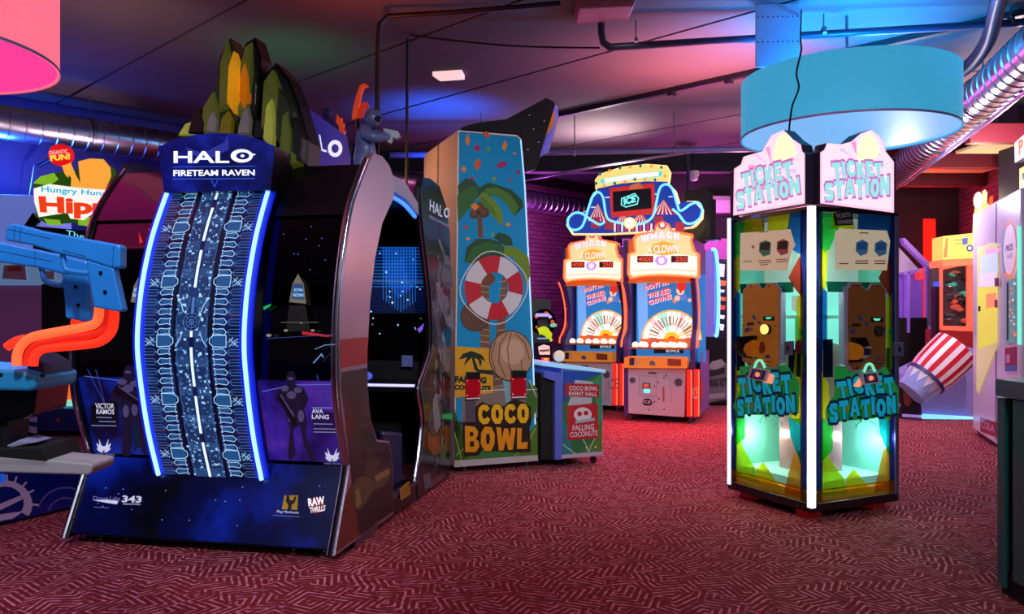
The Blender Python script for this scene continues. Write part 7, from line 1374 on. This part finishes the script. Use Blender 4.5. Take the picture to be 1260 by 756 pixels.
# white prize vending machine
VU = Vector((-.335, -.94, 0)).normalized(); VO = at(1197, 530, 7.75)*Vector((1, 1, 0)); VN = Vector((VU.y, -VU.x, 0)); FV = Fr(VO+Z*.02, VU, Z)
vm = thing('prize_cabinet', 'tall white prize cabinet with yellow tinted window at the right edge', 'vending machine', VO+VU*.9-FV.n*.4, math.atan2(VU.y, VU.x)); WLC = mat('white_lilac_cabinet', (214, 196, 222), .3, 0, .14, .04, 3, .3)
h = FV.hits([(1197, 527), (1222, 545), (1197, 268), (1260, 240)]); vt = 2.12; vw = 1.75
m = MB(); m.box(FV, 0, vw, .03, vt, -.75, 0, WLC); m.build('body', vm, bev=.012); m = MB(); m.box(FV, .02, vw-.02, -.02, .03, -.7, -.03, BLACK); m.build('plinth', vm)
zv = lambda x, y: (1190+x/3.6, 230+y/3.6)
m = MB(); m.ppx(FV, [zv(50, 268), zv(82, 262), zv(100, 250), zv(135, 250), zv(142, 262), zv(142, 700), (1205, 485), (1203, 480)], .0, .012, mat('window_cream', (226, 220, 150), .3, 0, .35, .12, 3)); wn = m.build('window', vm, bev=.004)
F2 = Fr(FV.w(0, 0, .0125), VU, Z); a = MB(); a.fpx(F2, [zv(82, 275), zv(140, 272), zv(140, 290), zv(82, 300)], .001, em(225, 150, 200, .8)); a.fpx(F2, [zv(82, 300), zv(135, 292), zv(135, 380), zv(60, 390), zv(58, 310)], .0012, em(170, 190, 220, .8)); a.fpx(F2, [zv(55, 388), zv(130, 375), zv(130, 440), zv(52, 445)], .0014, em(200, 190, 215, .8)); a.fpx(F2, [zv(50, 450), zv(132, 440), zv(130, 690), zv(50, 720)], .0012, em(208, 200, 70, .75)); a.fpx(F2, [zv(85, 475), zv(130, 468), zv(132, 530), zv(85, 540)], .002, em(240, 130, 80, .9)); a.fpx(F2, [zv(122, 405), zv(142, 402), zv(142, 440), zv(124, 442)], .002, em(80, 16, 50, .7)); a.fpx(F2, [zv(122, 500), zv(136, 500), zv(136, 535), zv(122, 535)], .0022, em(110, 30, 60, .7)); a.fpx(F2, [zv(50, 530), zv(60, 528), zv(60, 552), zv(50, 552)], .002, BLACK); a.build('window_print', wn, kind='stuff')
m = MB(); m.lathe(FV.w(*FV.hit(*zv(196, 278)), 0), [(.001, .012), (.24, .012), (.24, .0)], mat('logo_white', (235, 225, 235), .4, 0, .3), 32, FV.n); lg = m.build('logo_disc', vm); m = MB(); c_ = FV.hit(*zv(196, 278)); n = 40
for k in range(n):
    t0, t1 = 2*PI*k/n, 2*PI*(k+1)/n; col_ = em(150, 60, 70, .9) if k < 14 else (em(70, 110, 150, .9) if k < 26 else em(190, 110, 60, .9))
    m.face(FV, [(c_[0]+.24*math.cos(t0), c_[1]+.24*math.sin(t0)), (c_[0]+.24*math.cos(t1), c_[1]+.24*math.sin(t1)), (c_[0]+.20*math.cos(t1), c_[1]+.20*math.sin(t1)), (c_[0]+.20*math.cos(t0), c_[1]+.20*math.sin(t0))], .014, col_)
m.build('logo_ring', lg); m = MB(); m.text(FV, 'PRIZE', [zv(180, 262), zv(212, 250), zv(212, 278), zv(180, 288)], .014, em(90, 60, 110, .8), .03); m.build('lettering', lg); m = MB(); m.text(FV, 'HUB', [zv(184, 300), zv(208, 292), zv(208, 314), zv(184, 320)], .014, em(120, 90, 140, .8)); m.build('lettering', lg)
m = MB(); m.ppx(FV, [zv(172, 415), zv(218, 405), zv(218, 690), zv(172, 690)], 0, .01, em(90, 130, 130, .7)); dwn = m.build('display_window', vm); a = MB(); F2 = Fr(FV.w(0, 0, .0105), VU, Z)
a.fpx(F2, [zv(176, 425), zv(184, 424), zv(184, 680), zv(176, 680)], .001, BLACK)
for k in range(18): a.dpx(F2, *zv(random.uniform(188, 214), random.uniform(425, 680)), random.uniform(.8, 2), .002, em(*random.choice([(200, 210, 200), (230, 120, 70), (60, 110, 100), (160, 200, 190)]), .8), 7)
a.build('display_print', dwn, kind='stuff')
m = MB(); m.ppx(FV, [zv(172, 715), zv(220, 708), zv(220, 790), zv(172, 795)], 0, .008, pr(190, 60, 90)); m.ppx(FV, [zv(172, 795), zv(220, 790), zv(220, 815), zv(172, 818)], 0, .008, pr(90, 150, 220)); m.fpx(FV, [zv(178, 745), zv(195, 742), zv(195, 780), zv(178, 782)], .009, pr(225, 210, 225)); m.build('payment_notice', vm)
m = MB(); m.box(FV, .0+.96, .975, .06, vt-.02, 0, .006, mat('cabinet_seam', (120, 110, 150), .4)); m.build('corner_seam', vm); zw = lambda x, y: (1190+x/6.3, 440+y/6.3); a = MB(); a.fpx(FV, [zw(105, 462), zw(240, 510), zw(240, 625), zw(105, 575)], .003, pr(160, 20, 60)); a.text(FV, 'COLA', [zw(114, 485), zw(215, 525), zw(215, 585), zw(114, 545)], .004, pr(225, 205, 215), .03); a.build('red_label', vm)
m = MB(); m.tube([FV.w(*FV.hit(*zv(238, 175)), .012), FV.w(*FV.hit(*zv(240, 700)), .012)], .012, em(110, 240, 200, 1.2), 8); m.build('light_strip', vm)
# hanging signs at the right frame edge
hs = thing('hanging_sign', 'white lit sign with orange letter P above a small yellow panel at top right', 'sign', (4.35, 6.7, 2.2), 0); Fh = Fr(at(1258, 210, 6.6), VU, Z); zh = lambda x, y: (1150+x/5.04, 150+y/5.04)
m = MB(); m.ppx(Fh, [zh(495, 130), zh(620, 20), zh(620, 180), zh(497, 255)], -.06, 0, em(235, 225, 225, .95), BLACK); m.build('sign_panel', hs, bev=.004); a = MB(); a.text(Fh, 'P', [zh(522, 118), zh(552, 95), zh(552, 195), zh(524, 212)], .003, em(240, 110, 50, 1), .05); a.build('lettering', hs)
m = MB(); m.ppx(Fh, [zh(525, 290), zh(620, 240), zh(620, 440), zh(525, 465)], -.04, 0, em(240, 190, 70, .9), BLACK); yp = m.build('yellow_panel', hs, bev=.004); a = MB(); a.fpx(Fh, [zh(545, 320), zh(600, 300), zh(600, 350), zh(548, 360)], .003, BLACK); a.fpx(Fh, [zh(535, 430), zh(600, 415), zh(600, 422), zh(535, 438)], .003, BLACK); a.build('panel_print', yp, kind='stuff')
c = at(1262, 170, 6.6); MB().tube([c, (c.x, c.y, H+.03)], .008, STEEL, 6).build('suspension_rod', hs)
# ------------------------------------------------------------------ foreground counter at right
ct = thing('counter', 'dark teal counter with pale worktop cut off at the lower right edge', 'counter', (2.45, 3.05, 0), 0); TC = mat('teal_reflection_panel', (38, 118, 116), .28, .1, 0, .12, 2, .3)  # teal-grey panel, its teal deepened for the kiosk's green reflection
m = MB(); wbox(m, 2.095, 2.75, 2.6, 3.36, .1, .83, MATTEB); m.build('carcass', ct); m = MB(); wbox(m, 2.06, 2.78, 2.57, 3.4, .835, .91, mat('teal_worktop', (96, 128, 140), .35, 0, 0, .08, 3)); m.build('worktop', ct, bev=.006)
m = MB(); wbox(m, 2.07, 2.095, 2.6, 3.295, .08, .83, TC); m.build('side_panel', ct, bev=.003); m = MB(); wbox(m, 2.07, 2.10, 3.345, 3.4, .03, .83, TC); m.build('corner_stile', ct, bev=.003); m = MB(); wbox(m, 2.08, 2.75, 2.65, 3.38, 0, .1, MATTEB); m.build('plinth', ct)
bt_ = thing('hand_scanner', 'small black device standing on the teal counter at the frame edge', 'scanner', (2.19, 3.2, .91), 0); m = MB(); fr_ = Fr((0, 3.2, 0), (1, 0, 0)); cz = fr_.hit(1262, 470)
m.lathe((2.19, 3.2, .91), [(.001, 0), (.05, 0), (.05, .012), (.02, .03), (.02, .12), (.001, .12)], BLACK, 16); m.build('stand', bt_, sm=True); m = MB(); m.prism(fr_, [(2.155, -.2+.04+.0), (2.24, -.16), (2.24, .02), (2.165, .0)], -.03, .03, GLOSSB); 
m = MB(); m.box(Fr((2.19, 3.2, 1.02), (1, 0, 0)), -.04, .04, 0, .13, -.03, .03, GLOSSB); m.build('scanner_head', bt_, bev=.012)
